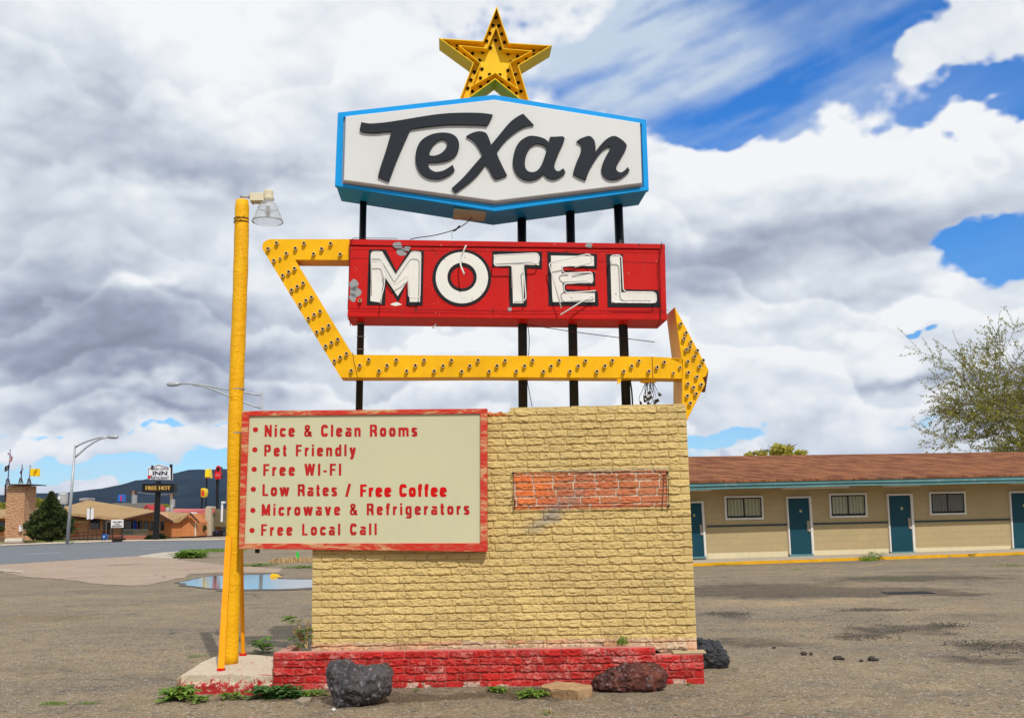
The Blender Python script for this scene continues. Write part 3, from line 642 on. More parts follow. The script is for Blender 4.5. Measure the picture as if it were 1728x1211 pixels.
# ---- red planter wall
QP = Pl(825, 1100, QY, -2.05)
qa, qb = QP.uv(462, 1130)[0], QP.uv(1187.5, 1130)[0]; qm = QP.uv(1106, 1095)[0]; zq = QP.uv(825, 1095.5)[1]
PT = thing('brick_planter', 'low red painted brick planter around the foot of the tan pier', 'planter', QP.p((qa+qb)/2, 0, .1))
U, Z, H, k, row, bb, hd, bid = bricks(qa, qb, 0, zq, zq/4.75, .205, 21, 1.15)
br = g2.random(1000)[bid]; br2 = g2.random(1000)[(bid*3) % 997]
redc = np.array([.45, .022, .018]); wear = fbm2(U, Z, 11, 81, 4); w2 = fbm2(U, Z, 60, 82, 3)
w = np.clip((wear-.42)*3.0, 0, 1)*np.clip((w2-.30)*2.2, 0, 1)
w = np.clip(np.maximum(w*.95*(.35+.9*br), np.clip(.8-k, 0, 1)*.55), 0, 1)
pale = np.array([.62, .27, .23]); col = redc*(.75+.4*br2[..., None])*(1-w[..., None])+pale*w[..., None]
low = (Z < .04)&(fbm2(U, Z, 7, 83, 3) > .60); col = np.where(low[..., None], np.array([.5,.33,.26]), col)
mb = MB(); keep = ~((U > qm) & (row == 0)); relief_mesh(mb, QP, U, Z, H, 0, col, keep)
mb.prism([QP.p(u, z, .004) for u, z in ((qa,0),(qb,0),(qb,zq-zq/4.75),(qm,zq-zq/4.75),(qm,zq),(qa,zq))], QP.D*.1); addcol(mb, pale*.9)
mb.build('front_wall', M['brick_red'], PT)
for nm, uu in (('side_wall', qa), ('side_wall', qb-.1)):
    mb = MB(); zz = zq if uu == qa else zq-zq/4.75; q0 = QP.p(uu, 0, .106)
    mb.prism([QP.p(uu, 0, .106), QP.p(uu+.1, 0, .106), QP.p(uu+.1, 0, .62), QP.p(uu, 0, .62)], (0,0,zz-.002)); addcol(mb, (.58,.26,.18)); mb.build(nm, M['brick_red'], PT, bevel=.006)
mb = MB(); mb.box(QP.p(qb-.12, zq-zq/4.75+.012, .08), (.3, .14, .02), -2.05); addcol(mb, (.50,.38,.22)); mb.build('mortar_bed', M['brick_red'], PT, bevel=.006)
soil = MB(); nx = 60
vs = [QP.p(qa+.1+(qb-qa-.2)*i/nx, zq-.06+.02*math.sin(i*1.3)+.012*math.sin(i*3.1), .1+.3*j/3) for j in range(4) for i in range(nx+1)]
soil.add(vs, [[j*(nx+1)+i, j*(nx+1)+i+1, (j+1)*(nx+1)+i+1, (j+1)*(nx+1)+i] for j in range(3) for i in range(nx)])
soil.build('soil', paint('planter soil', (.22,.14,.09), .95, .25, 12, .6, 60), PT, smooth=True)
# ---- concrete slab
def slabmat():
    m, nt, b = newmat('chipped red concrete'); L = nt.links.new
    tc = N(nt, 'ShaderNodeTexCoord').outputs['Object']; sp = N(nt, 'ShaderNodeSeparateXYZ'); L(tc, sp.inputs[0])
    n1 = tex(nt, tc, i_Scale=9.0, i_Detail=8.0, i_Roughness=.72); n2 = tex(nt, tc, i_Scale=40.0, i_Detail=5.0); n3 = tex(nt, tc, i_Scale=2.5, i_Detail=3.0)
    base = mixc(nt, ramp(nt, n1, .3, .7), (.50,.41,.29), (.66,.56,.42)); base = mixc(nt, mathn(nt, 'MULTIPLY', ramp(nt, n2, .5, .8), .4), base, (.3,.22,.15))
    v = mathn(nt, 'ADD', n1, mathn(nt, 'MULTIPLY', sp.outputs[2], -1.9)); v = mathn(nt, 'ADD', v, mathn(nt, 'MULTIPLY', n3, .25))
    n4 = tex(nt, tc, i_Scale=22.0, i_Detail=8.0, i_Roughness=.75); c = mixc(nt, mathn(nt, 'MULTIPLY', ramp(nt, v, .38, .46), ramp(nt, n4, .40, .46)), base, (.40,.016,.016)); L(c, b.inputs['Base Color']); b.inputs['Roughness'].default_value = .85
    bn = N(nt, 'ShaderNodeBump', i_Strength=.5, i_Distance=.012); L(n2, bn.inputs['Height']); L(bn.outputs[0], b.inputs['Normal']); return m
zs = .165
tp = [(298,1146),(303,1140.5),(325,1138),(360,1138),(400,1138.5),(440,1140),(459,1140.5),(461,1107),(430,1104),(400,1103),(362,1107.5),(340,1117),(318,1131)]
SL = MB(); tops = [gp(x, y, zs) for x, y in tp]; tops[6].x += .0; 
SL.prism([Vector((p.x, p.y, zs)) for p in tops], (0,0,-zs-.02))
cen = sum(tops, Vector())/len(tops)
bm = bmesh.new()
vv = [bm.verts.new(v) for v in SL.v]
for f in SL.f: bm.faces.new([vv[i] for i in f])
bmesh.ops.triangulate(bm, faces=[f for f in bm.faces if len(f.verts) > 4]); bmesh.ops.subdivide_edges(bm, edges=bm.edges[:], cuts=5, use_grid_fill=True)
bmesh.ops.triangulate(bm, faces=bm.faces[:])
for v in bm.verts:
    n_ = noise.noise_vector(v.co*7)*.012 + noise.noise_vector(v.co*25)*.005
    top_ = v.co.z > zs-.005
    v.co += n_*(1 if not top_ else .4)
    if v.co.z < zs*.6: v.co.x -= .0; v.co.y -= .02
me = bpy.data.meshes.new('concrete_pad'); bm.to_mesh(me); bm.free(); me.materials.append(slabmat())
for v in me.vertices: v.co -= Vector((cen.x, cen.y, 0))
o = bpy.data.objects.new('concrete_pad', me); o.location = (cen.x, cen.y, 0); COL.objects.link(o); tag(o, 'low concrete pad with flaking red paint under the yellow post', 'concrete pad')
bv = o.modifiers.new('bevel', 'BEVEL'); bv.width = .02; bv.segments = 3; bv.limit_method = 'ANGLE'; bv.angle_limit = R(50)
# ---- notice board
bY = WP.at(822, 800).y - .125
BP = Pl(822, 810, bY, -3.3)
NB = thing('notice_board', 'cream notice board listing motel amenities in red letters in a worn red frame', 'notice board', BP.at(615, 930))
fo = [(408,693),(822,689),(822,930.5),(403,925.5)]; fi = [(420,701.5),(810.5,697.5),(810.5,916),(411.5,916.5)]
ufo, ufi = [BP.uv(*p) for p in fo], [BP.uv(*p) for p in fi]
names = [(0,1),(1,2),(2,3),(3,0)]
for a, b in names:
    m_ = MB(); m_.prism([BP.p(*q, 0 if a % 2 else .0015) for q in (ufo[a], ufo[b], ufi[b], ufi[a])], BP.D*.07); m_.build('frame_board', M['frame'], NB, bevel=.003)
m_ = MB(); m_.prism([BP.p(*q, .022) for q in ufi], BP.D*.02); panel = m_.build('panel', M['board'], NB)
def textmesh(s, off=.0, track=1.0, font=None):
    cu = bpy.data.curves.new('t', 'FONT'); cu.body = s; cu.size = 1; cu.extrude = .01; cu.offset = off; cu.space_character = track; cu.resolution_u = 4
    ob = bpy.data.objects.new('t', cu); COL.objects.link(ob); dg = bpy.context.evaluated_depsgraph_get(); dg.update()
    me = bpy.data.meshes.new_from_object(ob.evaluated_get(dg)); v = [tuple(x.co) for x in me.vertices]; f = [tuple(p.vertices) for p in me.polygons]
    bpy.data.objects.remove(ob); bpy.data.curves.remove(cu); bpy.data.meshes.remove(me); return v, f
_cap = {}
# condensed sign-writer's grotesque: every letter a few strokes, unit = capital height
S_ = .200; h2 = S_/2; v2 = .082
def arc(cx, cy, rx, ry, a0, a1, n=18, e=2.15):
    out = []
    for i in range(n+1):
        t = math.radians(a0+(a1-a0)*i/n); c, s = math.cos(t), math.sin(t)
        out.append((cx+rx*math.copysign(abs(c)**(2/e), c), cy+ry*math.copysign(abs(s)**(2/e), s)))
    return out
def stem(x, a=0, b=1): return [(x, a), (x, b)]
def bar(x0, x1, y): return [(x0, y), (x1, y)]
OW = .54
GLY = {
 'o': (OW, [arc(OW/2, .37, OW/2-h2, .37-v2, 90, 450, 30)]),
 'c': (.50, [arc(.27, .37, .27-h2, .37-v2, 28, 332, 26)]),
 'e': (OW, [arc(OW/2, .37, OW/2-h2, .37-v2, 330, 0, 28)+[(OW-h2, .385)], bar(.1, OW-.12, .385)]),
 'a': (.53, [stem(.53-h2, 0, .42), arc(.27, .48, .26-h2, .26-v2, 0, 150, 14), [(.43-h2+.02, .40), (.30, .405)]+arc(.245, .225, .245-h2, .225-v2, 90, 270, 14)+arc(.27, .26, .26-h2, .26-v2, 270, 340, 6)]),
 'n': (.53, [stem(h2, 0, .74), [(.13, .55)]+arc(.27, .47, .26-h2, .27-v2, 140, 0, 12)+[(.53-h2, 0)]]),
 'm': (.86, [stem(h2, 0, .74), [(.13, .55)]+arc(.275, .49, .255-h2, .25-v2, 140, 0, 10)+[(.53-h2, 0)], [(.46, .55)]+arc(.605, .49, .255-h2, .25-v2, 140, 0, 10)+[(.86-h2, 0)]]),
 'r': (.36, [stem(h2, 0, .74), [(.12, .45), (.16, .58), (.24, .645), (.36, .65)]]),
 's': (.48, [arc(.24, .53, .235-h2, .21-v2, 15, 180, 12)+[(.14, .44), (.34, .31)]+arc(.24, .21, .235-h2, .21-v2, 0, -165, 12)]),
 't': (.33, [[(.15, .95), (.15, .17), (.19, .10), (.33, .085)], bar(0, .32, .66)]),
 'i': (S_, [stem(h2, 0, .74), stem(h2, .84, 1)]), 'l': (S_, [stem(h2)]),
 'd': (OW, [stem(OW-h2), arc(.255, .37, .255-h2, .37-v2, 55, 305, 22)]),
 'g': (OW, [[(OW-h2, .74), (OW-h2, -.05)]+arc(.27, -.05, .27-h2, .14, 0, -150, 12), arc(.255, .37, .255-h2, .37-v2, 55, 305, 22)]),
 'v': (.54, [[(.09, .74), (.27, .04), (.45, .74)]]), 'w': (.82, [[(.09, .74), (.235, .05), (.41, .70), (.585, .05), (.73, .74)]]),
 'y': (.54, [[(.09, .74), (.28, .06)], [(.45, .74), (.25, -.10), (.19, -.17), (.05, -.17)]]),
 'f': (.34, [[(.15, 0), (.15, .82), (.19, .90), (.34, .915)], bar(0, .32, .66)]),
 'N': (.62, [stem(h2), stem(.62-h2), [(h2, .94), (.62-h2, .06)]]), 'M': (.76, [stem(h2), stem(.76-h2), [(h2+.02, .92), (.38, .12), (.76-h2-.02, .92)]]),
 'R': (.60, [stem(h2), [(h2, .915)]+arc(.33, .70, .27-h2, .215, 90, -90, 14)+[(h2, .485)], [(.30, .46), (.44, .40), (.49, .28), (.50, 0)]]),
 'P': (.58, [stem(h2), [(h2, .915)]+arc(.32, .68, .26-h2, .235, 90, -90, 14)+[(h2, .445)]]),
 'F': (.52, [stem(h2), bar(h2, .52, .915), bar(h2, .47, .49)]), 'L': (.50, [stem(h2), bar(h2, .50, .085)]), 'I': (S_, [stem(h2)]),
 'C': (.60, [arc(.31, .50, .31-h2, .50-v2, 30, 330, 28)]), 'W': (.90, [[(.09, 1), (.25, .07), (.45, .95), (.65, .07), (.81, 1)]]),
 '&': (.66, [[(.62, .02), (.20, .64)]+arc(.28, .76, .145, .155, 200, -30, 16)+[(.36, .62), (.16, .42)]+arc(.27, .27, .27-h2, .19, 130, 300, 14)+[(.50, .24), (.58, .44)]]),
 '/': (.40, [[(.06, -.04), (.34, 1.04)]]), '-': (.30, [bar(0, .30, .36)]), ' ': (.30, [])}
def signwrite(mb, plane, s, pl_, pr_, cap_px, d, bold=1.0, thick=.0015):
    a = Vector(plane.uv(*pl_, d)); b = Vector(plane.uv(*pr_, d)); cap = plane.uv(pl_[0], pl_[1]-cap_px, d)[1]-a[1]
    tot = (b-a).length/cap; ws = sum(GLY[c][0] for c in s); tr = (tot-ws)/(len(s)-1); di = (b-a).normalized(); x = 0; lay = 0
    for c in s:
        w, strokes = GLY[c]
        parts = []
        for st in strokes:
            cur = [st[0]]
            for i in range(1, len(st)):
                cur.append(st[i])
                if i < len(st)-1:
                    e1 = Vector(st[i])-Vector(st[i-1]); e2 = Vector(st[i+1])-Vector(st[i])
                    if e1.length > .02 and e2.length > .02 and e1.normalized().dot(e2.normalized()) < .45:
                        cur[-1] = tuple(Vector(st[i])+e1.normalized()*.05); parts.append(cur); cur = [tuple(Vector(st[i])-e2.normalized()*.05)]
            parts.append(cur)
        for st in parts:
            lay = (lay+1) % 5; n = len(st); L_, R_ = [], []
            for i in range(n):
                p0 = Vector(st[max(i-1, 0)]); p1 = Vector(st[i]); p2 = Vector(st[min(i+1, n-1)])
                if st[0] == st[-1] or (Vector(st[0])-Vector(st[-1])).length < .01:
                    if i == 0: p0 = Vector(st[-2])
                    if i == n-1: p2 = Vector(st[1])
                t1 = (p1-p0); t2 = (p2-p1)
                t1 = t1.normalized() if t1.length > 1e-6 else t2.normalized(); t2 = t2.normalized() if t2.length > 1e-6 else t1
                t = (t1+t2).normalized() if (t1+t2).length > .2 else t1
                k = min(1.6, 1/max(.4, t.dot(t1)))*(.78 if c == '&' else 1); nr = Vector((-t.y, t.x))
                hw = (h2*abs(nr.x)+v2*abs(nr.y))/max(.7, math.hypot(nr.x, nr.y))*bold*k
                L_.append(p1+nr*hw); R_.append(p1-nr*hw)
            vs = []
            for q in L_+R_:
                uv = a+di*(x+q.x)*cap+Vector((0, 1))*q.y*cap; vs.append(plane.p(uv[0], uv[1], d-thick-.00035*lay))
            mb.add(vs, [[i, i+1, n+i+1, n+i] for i in range(n-1)])
        x += w+tr
def text_on(mb, plane, s, pl_, pr_, cap_px, d, off=.02, track=1.0, bold=.0, thick=.004, copies=3, shear=0, mi=0):
    """lettering s with its baseline from pl_ to pr_ (as seen), capital height cap_px"""
    v, f = textmesh(s, off, track)
    if 'H' not in _cap: h, _ = textmesh('H', 0); _cap['H'] = max(p[1] for p in h)
    ch = _cap['H']; x0 = min(p[0] for p in v); x1 = max(p[0] for p in v)
    a = Vector(plane.uv(*pl_, d)); b = Vector(plane.uv(*pr_, d)); capu = plane.uv(pl_[0], pl_[1]-cap_px, d)[1]-a[1]
    ex = bold*capu
    dirn = (b-a); w = dirn.length-ex; dirn.normalize()
    zmax = max(p[2] for p in v)
    for c in range(copies):
        k = c/(max(1, copies-1)); tk = thick+.0004*c
        vs = []
        for x, y, z in v:
            uu = a + dirn*((x-x0)/(x1-x0)*w + ex*k) + Vector((0, 1))*(y/ch*capu)
            vs.append(plane.p(uu[0]+shear*y/ch*capu, uu[1], d-(tk if z > 0 else 0)))
        mb.add(vs, f, mi)
Z6 = zr(370, 670, 3.6)
def z6(x, y): return Z6([(x, y)])[0]
for s, a, b, cap, mat_, bold in (('Nice & Clean Rooms', (275,240), (1203,238), 72, 'red_letter', .10), ('Pet Friendly', (273,358), (829,357), 70, 'red_letter', .10), ('Free WI-FI', (267,477), (741,475), 72, 'red_letter', .10),
        ('Low Rates /', (262,599), (797,600), 72, 'red_letter', .10), ('Free Coffee', (857,604), (1381,603), 75, 'bright_red', .14), ('Microwave & Refrigerators', (257,719), (1520,712), 71, 'red_letter', .10), ('Free Local Call', (254,840), (957,835), 70, 'red_letter', .10)):
    m_ = MB(); signwrite(m_, BP, s, z6(*a), z6(*b), cap/3.6, .022, bold=1.0 if mat_ == 'red_letter' else 1.15); m_.build('lettering', M[mat_], panel)
for x, y in ((220,197),(216,318),(212,437),(207,558),(204,686),(199,808)):
    m_ = MB(); m_.prism([BP.at(*z6(x+16*math.cos(t), y+16*math.sin(t)), .0205) for t in [k*math.pi/10 for k in range(20)]], BP.D*.003); m_.build('bullet', M['red_letter'], panel)
m_ = MB(); m_.prism([BP.at(x, y, .03) for x, y in ((430,925.5),(436,925.5),(435.5,933),(430.5,933))], BP.D*.05); m_.build('bracket', M['wire'], NB)
# ---- yellow lamp post
LY = gp(389, 1119, zs).y
pt, pb_ = at(408, 338, LY), at(388.5, 1119, LY)
def postmat():
    m, nt, b = newmat('thick wrinkled yellow paint'); L = nt.links.new
    tc = N(nt, 'ShaderNodeTexCoord').outputs['Object']
    n1 = tex(nt, vmap(nt, tc, (1,1,1.6)), i_Scale=10.0, i_Detail=7.0, i_Roughness=.6, i_Distortion=1.2); n2 = tex(nt, tc, i_Scale=4.0, i_Detail=5.0); n3 = tex(nt, tc, i_Scale=30.0, i_Detail=6.0, i_Roughness=.7)
    c = mixc(nt, ramp(nt, n2, .3, .7), (.80,.40,.004), (.86,.46,.006)); c = mixc(nt, ramp(nt, n3, .66, .70), c, (.16,.07,.025)); L(c, b.inputs['Base Color']); b.inputs['Roughness'].default_value = .5; b.inputs['Specular IOR Level'].default_value = .2
    bn = N(nt, 'ShaderNodeBump', i_Strength=.75, i_Distance=.02); L(n1, bn.inputs['Height']); L(bn.outputs[0], b.inputs['Normal']); return m
M['post'] = postmat()
LP = thing('lamp_post', 'thick wrinkled yellow post with glass floodlight beside the notice board', 'lamp post', pb_)
m_ = MB(); n = 60; pts = []; rs = []
for i in range(n+1):
    t = i/n; p = pb_.lerp(pt, t); p += Vector((.006*math.sin(t*9), .004*math.sin(t*7+1), 0)); pts.append(p); rs.append(.0745+.0012*math.sin(t*31)+.0014*math.sin(t*77) - (.012 if i == n else 0))
m_.tube(pts, rs, 28); m_.build('post', M['post'], LP, smooth=True)
for yy, mt in ((670,'bare_grey'),(744,'bare_grey'),(372,'rust'),(378,'rust')):
    t = (1119-yy)/(1119-338); c = pb_.lerp(pt, t)
    m_ = MB(); m_.lathe(c, [(.0745,-.006),(.0785,-.005),(.0785,.005),(.0745,.006)], 28); m_.build('strap', M[mt], LP, smooth=False)
m_ = MB(); wv = []
for i in range(40):
    t = i/39; yy = 690+t*0; a = math.pi*(1.15+t*.65); c = pb_.lerp(pt, .55-.06*t); wv.append(c+Vector((math.cos(a)*.078, math.sin(a)*.078, 0)))
m_.tube(wv, .0025, 5)
wv = [pb_.lerp(pt, .9-.35*i/39)+Vector((math.cos(math.pi*(1.62+.25*math.sin(i*.12)))*.079, math.sin(math.pi*(1.62+.25*math.sin(i*.12)))*.079, 0)) for i in range(40)]; m_.tube(wv, .003, 5)
wv = [pb_.lerp(pt, .965-.03*i/9)+Vector((math.cos(math.pi*(1.75-.5*i/9))*.078, math.sin(math.pi*(1.75-.5*i/9))*.078, -.0*i)) for i in range(10)]; m_.tube(wv, .003, 5)
m_.build('stuck_wire', M['post'], LP, smooth=True)
# struts
for (a, b, za, dep) in (((373,1131),(386,905),zs,-.02),((410,1105),(403,700),zs,.1)):
    A = gp(*a, za); B = at(b[0], b[1], LY-.075 if a[0] < 390 else LY+.06); w = (B-A).normalized()
    m_ = MB(); s_ = Vector((.030, .0, 0)); t_ = Vector((.0,.012,0))
    if a[0] < 390: m_.add([A-s_-t_, A+s_-t_, A+s_+t_, A-s_+t_, B-s_-t_, B+s_-t_, B+s_+t_, B-s_+t_], [(0,1,2,3),(7,6,5,4),(0,4,5,1),(1,5,6,2),(2,6,7,3),(3,7,4,0)])
    else: m_.tube([A, B], .022, 8)
    ob = m_.build('strut', paint('orange yellow strut', (.86,.33,.005), .45, .08, 4, .1, 30), LP, bevel=.003)
    m2 = MB(); m2.box(A+Vector((0,0,.008)), (.07,.05,.03)); m2.build('foot', M['red'], ob, bevel=.005)
# lamp head (scale 13.456 from 400,310)
Z5 = zr(400, 310, 13.456); z5 = lambda x, y, Y=LY: at(*Z5([(x, y)])[0], Y)
m_ = MB(); m_.tube([z5(70,295), z5(285,295)], .013, 10); m_.build('conduit', M['galv'], LP, smooth=True)
m_ = MB(); m_.lathe(z5(262,295), [(.0001,-.01),(.022,-.01),(.022,.01),(.0001,.01)], 6, axis=(1,0,0)); m_.build('lock_nut', M['galv'], LP)
m_ = MB(); m_.prism([z5(305,200,LY-.06), z5(600,200,LY-.06), z5(600,380,LY-.06), z5(305,380,LY-.06)], (0,.13,0)); m_.prism([z5(286,175,LY-.065), z5(303,175,LY-.065), z5(303,400,LY-.065), z5(286,400,LY-.065)], (0,.14,0)); m_.build('ballast_box', M['cream'], LP, bevel=.006)
c = z5(712, 375); m_ = MB(); h_ = (z5(712,150)-c).length; rr = (z5(820,260)-z5(605,260)).length/2
m_.lathe(c, [(.0001,-.002),(rr+.006,-.002),(rr+.012,.02),(rr,.03),(rr,h_-.012),(rr-.01,h_),(.0001,h_+.004)], 28); m_.build('lamp_cap', M['cream'], LP, smooth=False, bevel=0)
gl, nt, b = newmat('prismatic clear glass')
b.inputs['Base Color'].default_value = (.93,.95,.96,1); b.inputs['Roughness'].default_value = .08; b.inputs['IOR'].default_value = 1.2; b.inputs['Transmission Weight'].default_value = .86
wv_ = N(nt, 'ShaderNodeTexWave', i_Scale=30.0); nt.links.new(N(nt, 'ShaderNodeTexCoord').outputs['Object'], wv_.inputs['Vector']); bn = N(nt, 'ShaderNodeBump', i_Strength=.35, i_Distance=.004); nt.links.new(wv_.outputs[0], bn.inputs['Height']); nt.links.new(bn.outputs[0], b.inputs['Normal'])
M['lamp_glass'] = gl
c = z5(695, 870); R1 = (z5(1045,870)-z5(340,870)).length/2; Hh = (z5(710,385)-c).length; R0 = rr+.008
prof = [(R0+(R1-R0)*t, Hh*(1-t**1.25)) for t in [i/14 for i in range(15)]]
m_ = MB(); m_.lathe(c, prof+[(r_-.004, h) for r_, h in reversed(prof)]+[prof[0]], 48); m_.build('glass_shade', gl, LP, smooth=True)
m_ = MB(); t = .43; rq = R0+(R1-R0)*t; hq = Hh*(1-t**1.25); m_.lathe(c, [(rq+.001,hq-.006),(rq+.004,hq),(rq+.001,hq+.006)], 40); m_.build('shade_band', M['white_panel'], LP, smooth=True)
m_ = MB(); m_.lathe(c+Vector((0,0,Hh*.28)), [(.0001,0),(.022,.006),(.028,.03),(.024,.06),(.018,.11),(.0001,.12)], 16); m_.build('bulb', paint('grey bulb', (.30,.27,.22), .3, .3, 60, 0), LP, smooth=True)
# ================================================================== GROUND
def groundmat(name, c1, c2, c3, stones, stains=(), scale=1.0, rough=.92, bump=.6, damp=False, dark=(.05,.045,.04)):
    m, nt, b = newmat(name); L = nt.links.new
    tc = N(nt, 'ShaderNodeTexCoord').outputs['Object']
    big = tex(nt, vmap(nt, tc, (.8,1.25,1)), i_Scale=.30*scale, i_Detail=7.0, i_Roughness=.62); mid = tex(nt, tc, i_Scale=2.3*scale, i_Detail=8.0, i_Roughness=.7); fin = tex(nt, tc, i_Scale=34.0, i_Detail=6.0, i_Roughness=.8)
    c = mixc(nt, ramp(nt, big, .35, .68), c1, c2); c = mixc(nt, mathn(nt, 'MULTIPLY', ramp(nt, mid, .42, .72), .7), c, c3)
    vo = N(nt, 'ShaderNodeTexVoronoi', i_Scale=70.0); L(tc, vo.inputs['Vector']); vo.inputs['Randomness'].default_value = 1
    vo2 = N(nt, 'ShaderNodeTexVoronoi', i_Scale=26.0); L(tc, vo2.inputs['Vector'])
    sc = N(nt, 'ShaderNodeSeparateColor'); L(vo.outputs['Color'], sc.inputs[0]); sc2 = N(nt, 'ShaderNodeSeparateColor'); L(vo2.outputs['Color'], sc2.inputs[0])
    k = mathn(nt, 'ADD', mathn(nt, 'MULTIPLY', sc.outputs[0], .62), .70); k = mathn(nt, 'MULTIPLY', k, mathn(nt, 'ADD', mathn(nt, 'MULTIPLY', fin, .9), .55))
    sv = nt.nodes.new('ShaderNodeVectorMath'); sv.operation = 'SCALE'; L(c, sv.inputs[0]); L(k, sv.inputs['Scale']); c = sv.outputs[0]
    c = mixc(nt, mathn(nt, 'MULTIPLY', mathn(nt, 'GREATER_THAN', sc.outputs[1], .955), stones), c, (.50,.47,.43))
    c = mixc(nt, mathn(nt, 'MULTIPLY', mathn(nt, 'GREATER_THAN', sc2.outputs[1], .972), stones*.8), c, (.055,.05,.05))
    c = mixc(nt, mathn(nt, 'MULTIPLY', mathn(nt, 'GREATER_THAN', sc2.outputs[2], .985), stones*.8), c, (.42,.30,.2))
    if stains:      # cracks of old asphalt
        cv = N(nt, 'ShaderNodeTexVoronoi', feature='DISTANCE_TO_EDGE', i_Scale=.55); dn = N(nt, 'ShaderNodeTexNoise', i_Scale=3.0, i_Detail=5.0); L(tc, dn.inputs['Vector'])
        dv_ = nt.nodes.new('ShaderNodeVectorMath'); dv_.operation = 'MULTIPLY_ADD'; L(dn.outputs['Color'], dv_.inputs[0]); dv_.inputs[1].default_value = (.5,.5,0); L(tc, dv_.inputs[2]); L(dv_.outputs[0], cv.inputs['Vector'])
        cm = mathn(nt, 'MULTIPLY', mathn(nt, 'SUBTRACT', 1.0, ramp(nt, cv.outputs['Distance'], .004, .014)), ramp(nt, big, .48, .60))
        c = mixc(nt, mathn(nt, 'MULTIPLY', cm, .7), c, (.06,.05,.04))
    rgh = rough
    if stains:
        wn = N(nt, 'ShaderNodeTexNoise', i_Scale=.9, i_Detail=8.0, i_Roughness=.72); L(tc, wn.inputs['Vector'])
        w1 = nt.nodes.new('ShaderNodeVectorMath'); w1.operation = 'SUBTRACT'; L(wn.outputs['Color'], w1.inputs[0]); w1.inputs[1].default_value = (.5,.5,.5)
        w2 = nt.nodes.new('ShaderNodeVectorMath'); w2.operation = 'MULTIPLY_ADD'; L(w1.outputs[0], w2.inputs[0]); w2.inputs[1].default_value = (1.5,2.2,0); L(tc, w2.inputs[2])
        for colr, amt, lst in stains:
            acc = 0.0
            for x, y, rx, ry, a in lst:
                p = gp(x, y); q = gp(x+rx, y); q2 = gp(x, y-ry); RX = (q-p).length; RY = max(.12, q2.y-p.y)
                mp = nt.nodes.new('ShaderNodeVectorMath'); mp.operation = 'SUBTRACT'; L(w2.outputs[0], mp.inputs[0]); mp.inputs[1].default_value = (p.x, p.y, 0)
                m2 = nt.nodes.new('ShaderNodeVectorMath'); m2.operation = 'MULTIPLY'; L(mp.outputs[0], m2.inputs[0]); m2.inputs[1].default_value = (1/RX, 1/RY, 0)
                dd = nt.nodes.new('ShaderNodeVectorMath'); dd.operation = 'DOT_PRODUCT'; L(m2.outputs[0], dd.inputs[0]); L(m2.outputs[0], dd.inputs[1])
                acc = mathn(nt, 'MULTIPLY_ADD', mathn(nt, 'POWER', .3679, dd.outputs['Value']), a, acc)
            acc = mathn(nt, 'MULTIPLY', acc, mathn(nt, 'ADD', mathn(nt, 'MULTIPLY', mid, 1.6), .1))
            f = mathn(nt, 'MULTIPLY', ramp(nt, acc, .22, .75), amt)
            mul = mixc(nt, 1.0, c, colr, 'MULTIPLY')
            c = mixc(nt, f, c, mul)
    L(c, b.inputs['Base Color']); b.inputs['Roughness'].default_value = rgh; b.inputs['Specular IOR Level'].default_value = .25
    bn = N(nt, 'ShaderNodeBump', i_Strength=bump, i_Distance=.012); L(mathn(nt, 'ADD', mathn(nt, 'MULTIPLY', sc.outputs[0], .5), fin), bn.inputs['Height']); L(bn.outputs[0], b.inputs['Normal'])
    return m
STAIN = [((1.35,1.26,1.12), .75, [(1260,1018,110,7,.9),(1430,1012,150,4,.8),(1560,1030,160,4,.6),(1330,1052,110,6,.8),(1600,1160,160,12,.7),(1250,1150,120,10,.5),(1420,1100,200,8,.5),(120,1110,140,14,.4),(350,1060,60,5,.4)]),
         ((.62,.60,.60), .7, [(1640,1040,120,8,.7),(200,1020,150,6,.5),(60,1130,120,14,.6),(420,1062,80,6,.5),(1400,1140,90,6,.5),(1560,965,120,3,.7),(1300,968,120,3,.5)]),
         ((.36,.35,.36), .8, [(1250,990,170,8,.8),(1330,1000,260,9,.9),(1560,975,220,7,.9),(1480,998,160,5,.8),(1230,1036,40,6,.9),(1480,1028,90,3,1.0),(1620,1003,60,3,1.0),(1510,1062,110,9,.9),(1450,1076,70,7,.7),(1600,1054,50,5,.9),(1690,1090,90,10,1.1),(1660,1112,120,8,.8),(1260,1084,80,6,.7),(1340,1088,90,4,.5),(1560,1140,60,8,.4),(1728,1130,40,10,.6)]),
         ((.50,.46,.42), .85, [(620,1176,210,7,1.1),(420,1178,110,5,.9),(760,1172,200,5,.8),(780,1100,40,4,.0),(500,1180,60,6,.7),(900,1176,150,5,.6),(1150,1166,80,4,.5),(1230,1130,26,4,.6)]),
         ((.68,.70,.74), .8, [(520,1035,120,10,.5),(430,1020,100,8,.5),(150,1150,200,30,.45),(1480,1170,160,20,.5),(300,1080,160,10,.3),(1700,980,120,10,.6)]),
         ((.99,.90,.62), .55, [(60,1042,90,5,.9),(150,1042,40,3,.5),(480,1046,60,5,.4),(1310,1100,25,3,.5),(1560,1050,30,3,.8),(1670,1073,25,2,.6)])]
M['lot'] = groundmat('weathered gravelly asphalt', (.285,.215,.130), (.200,.158,.108), (.140,.120,.095), .85, STAIN)
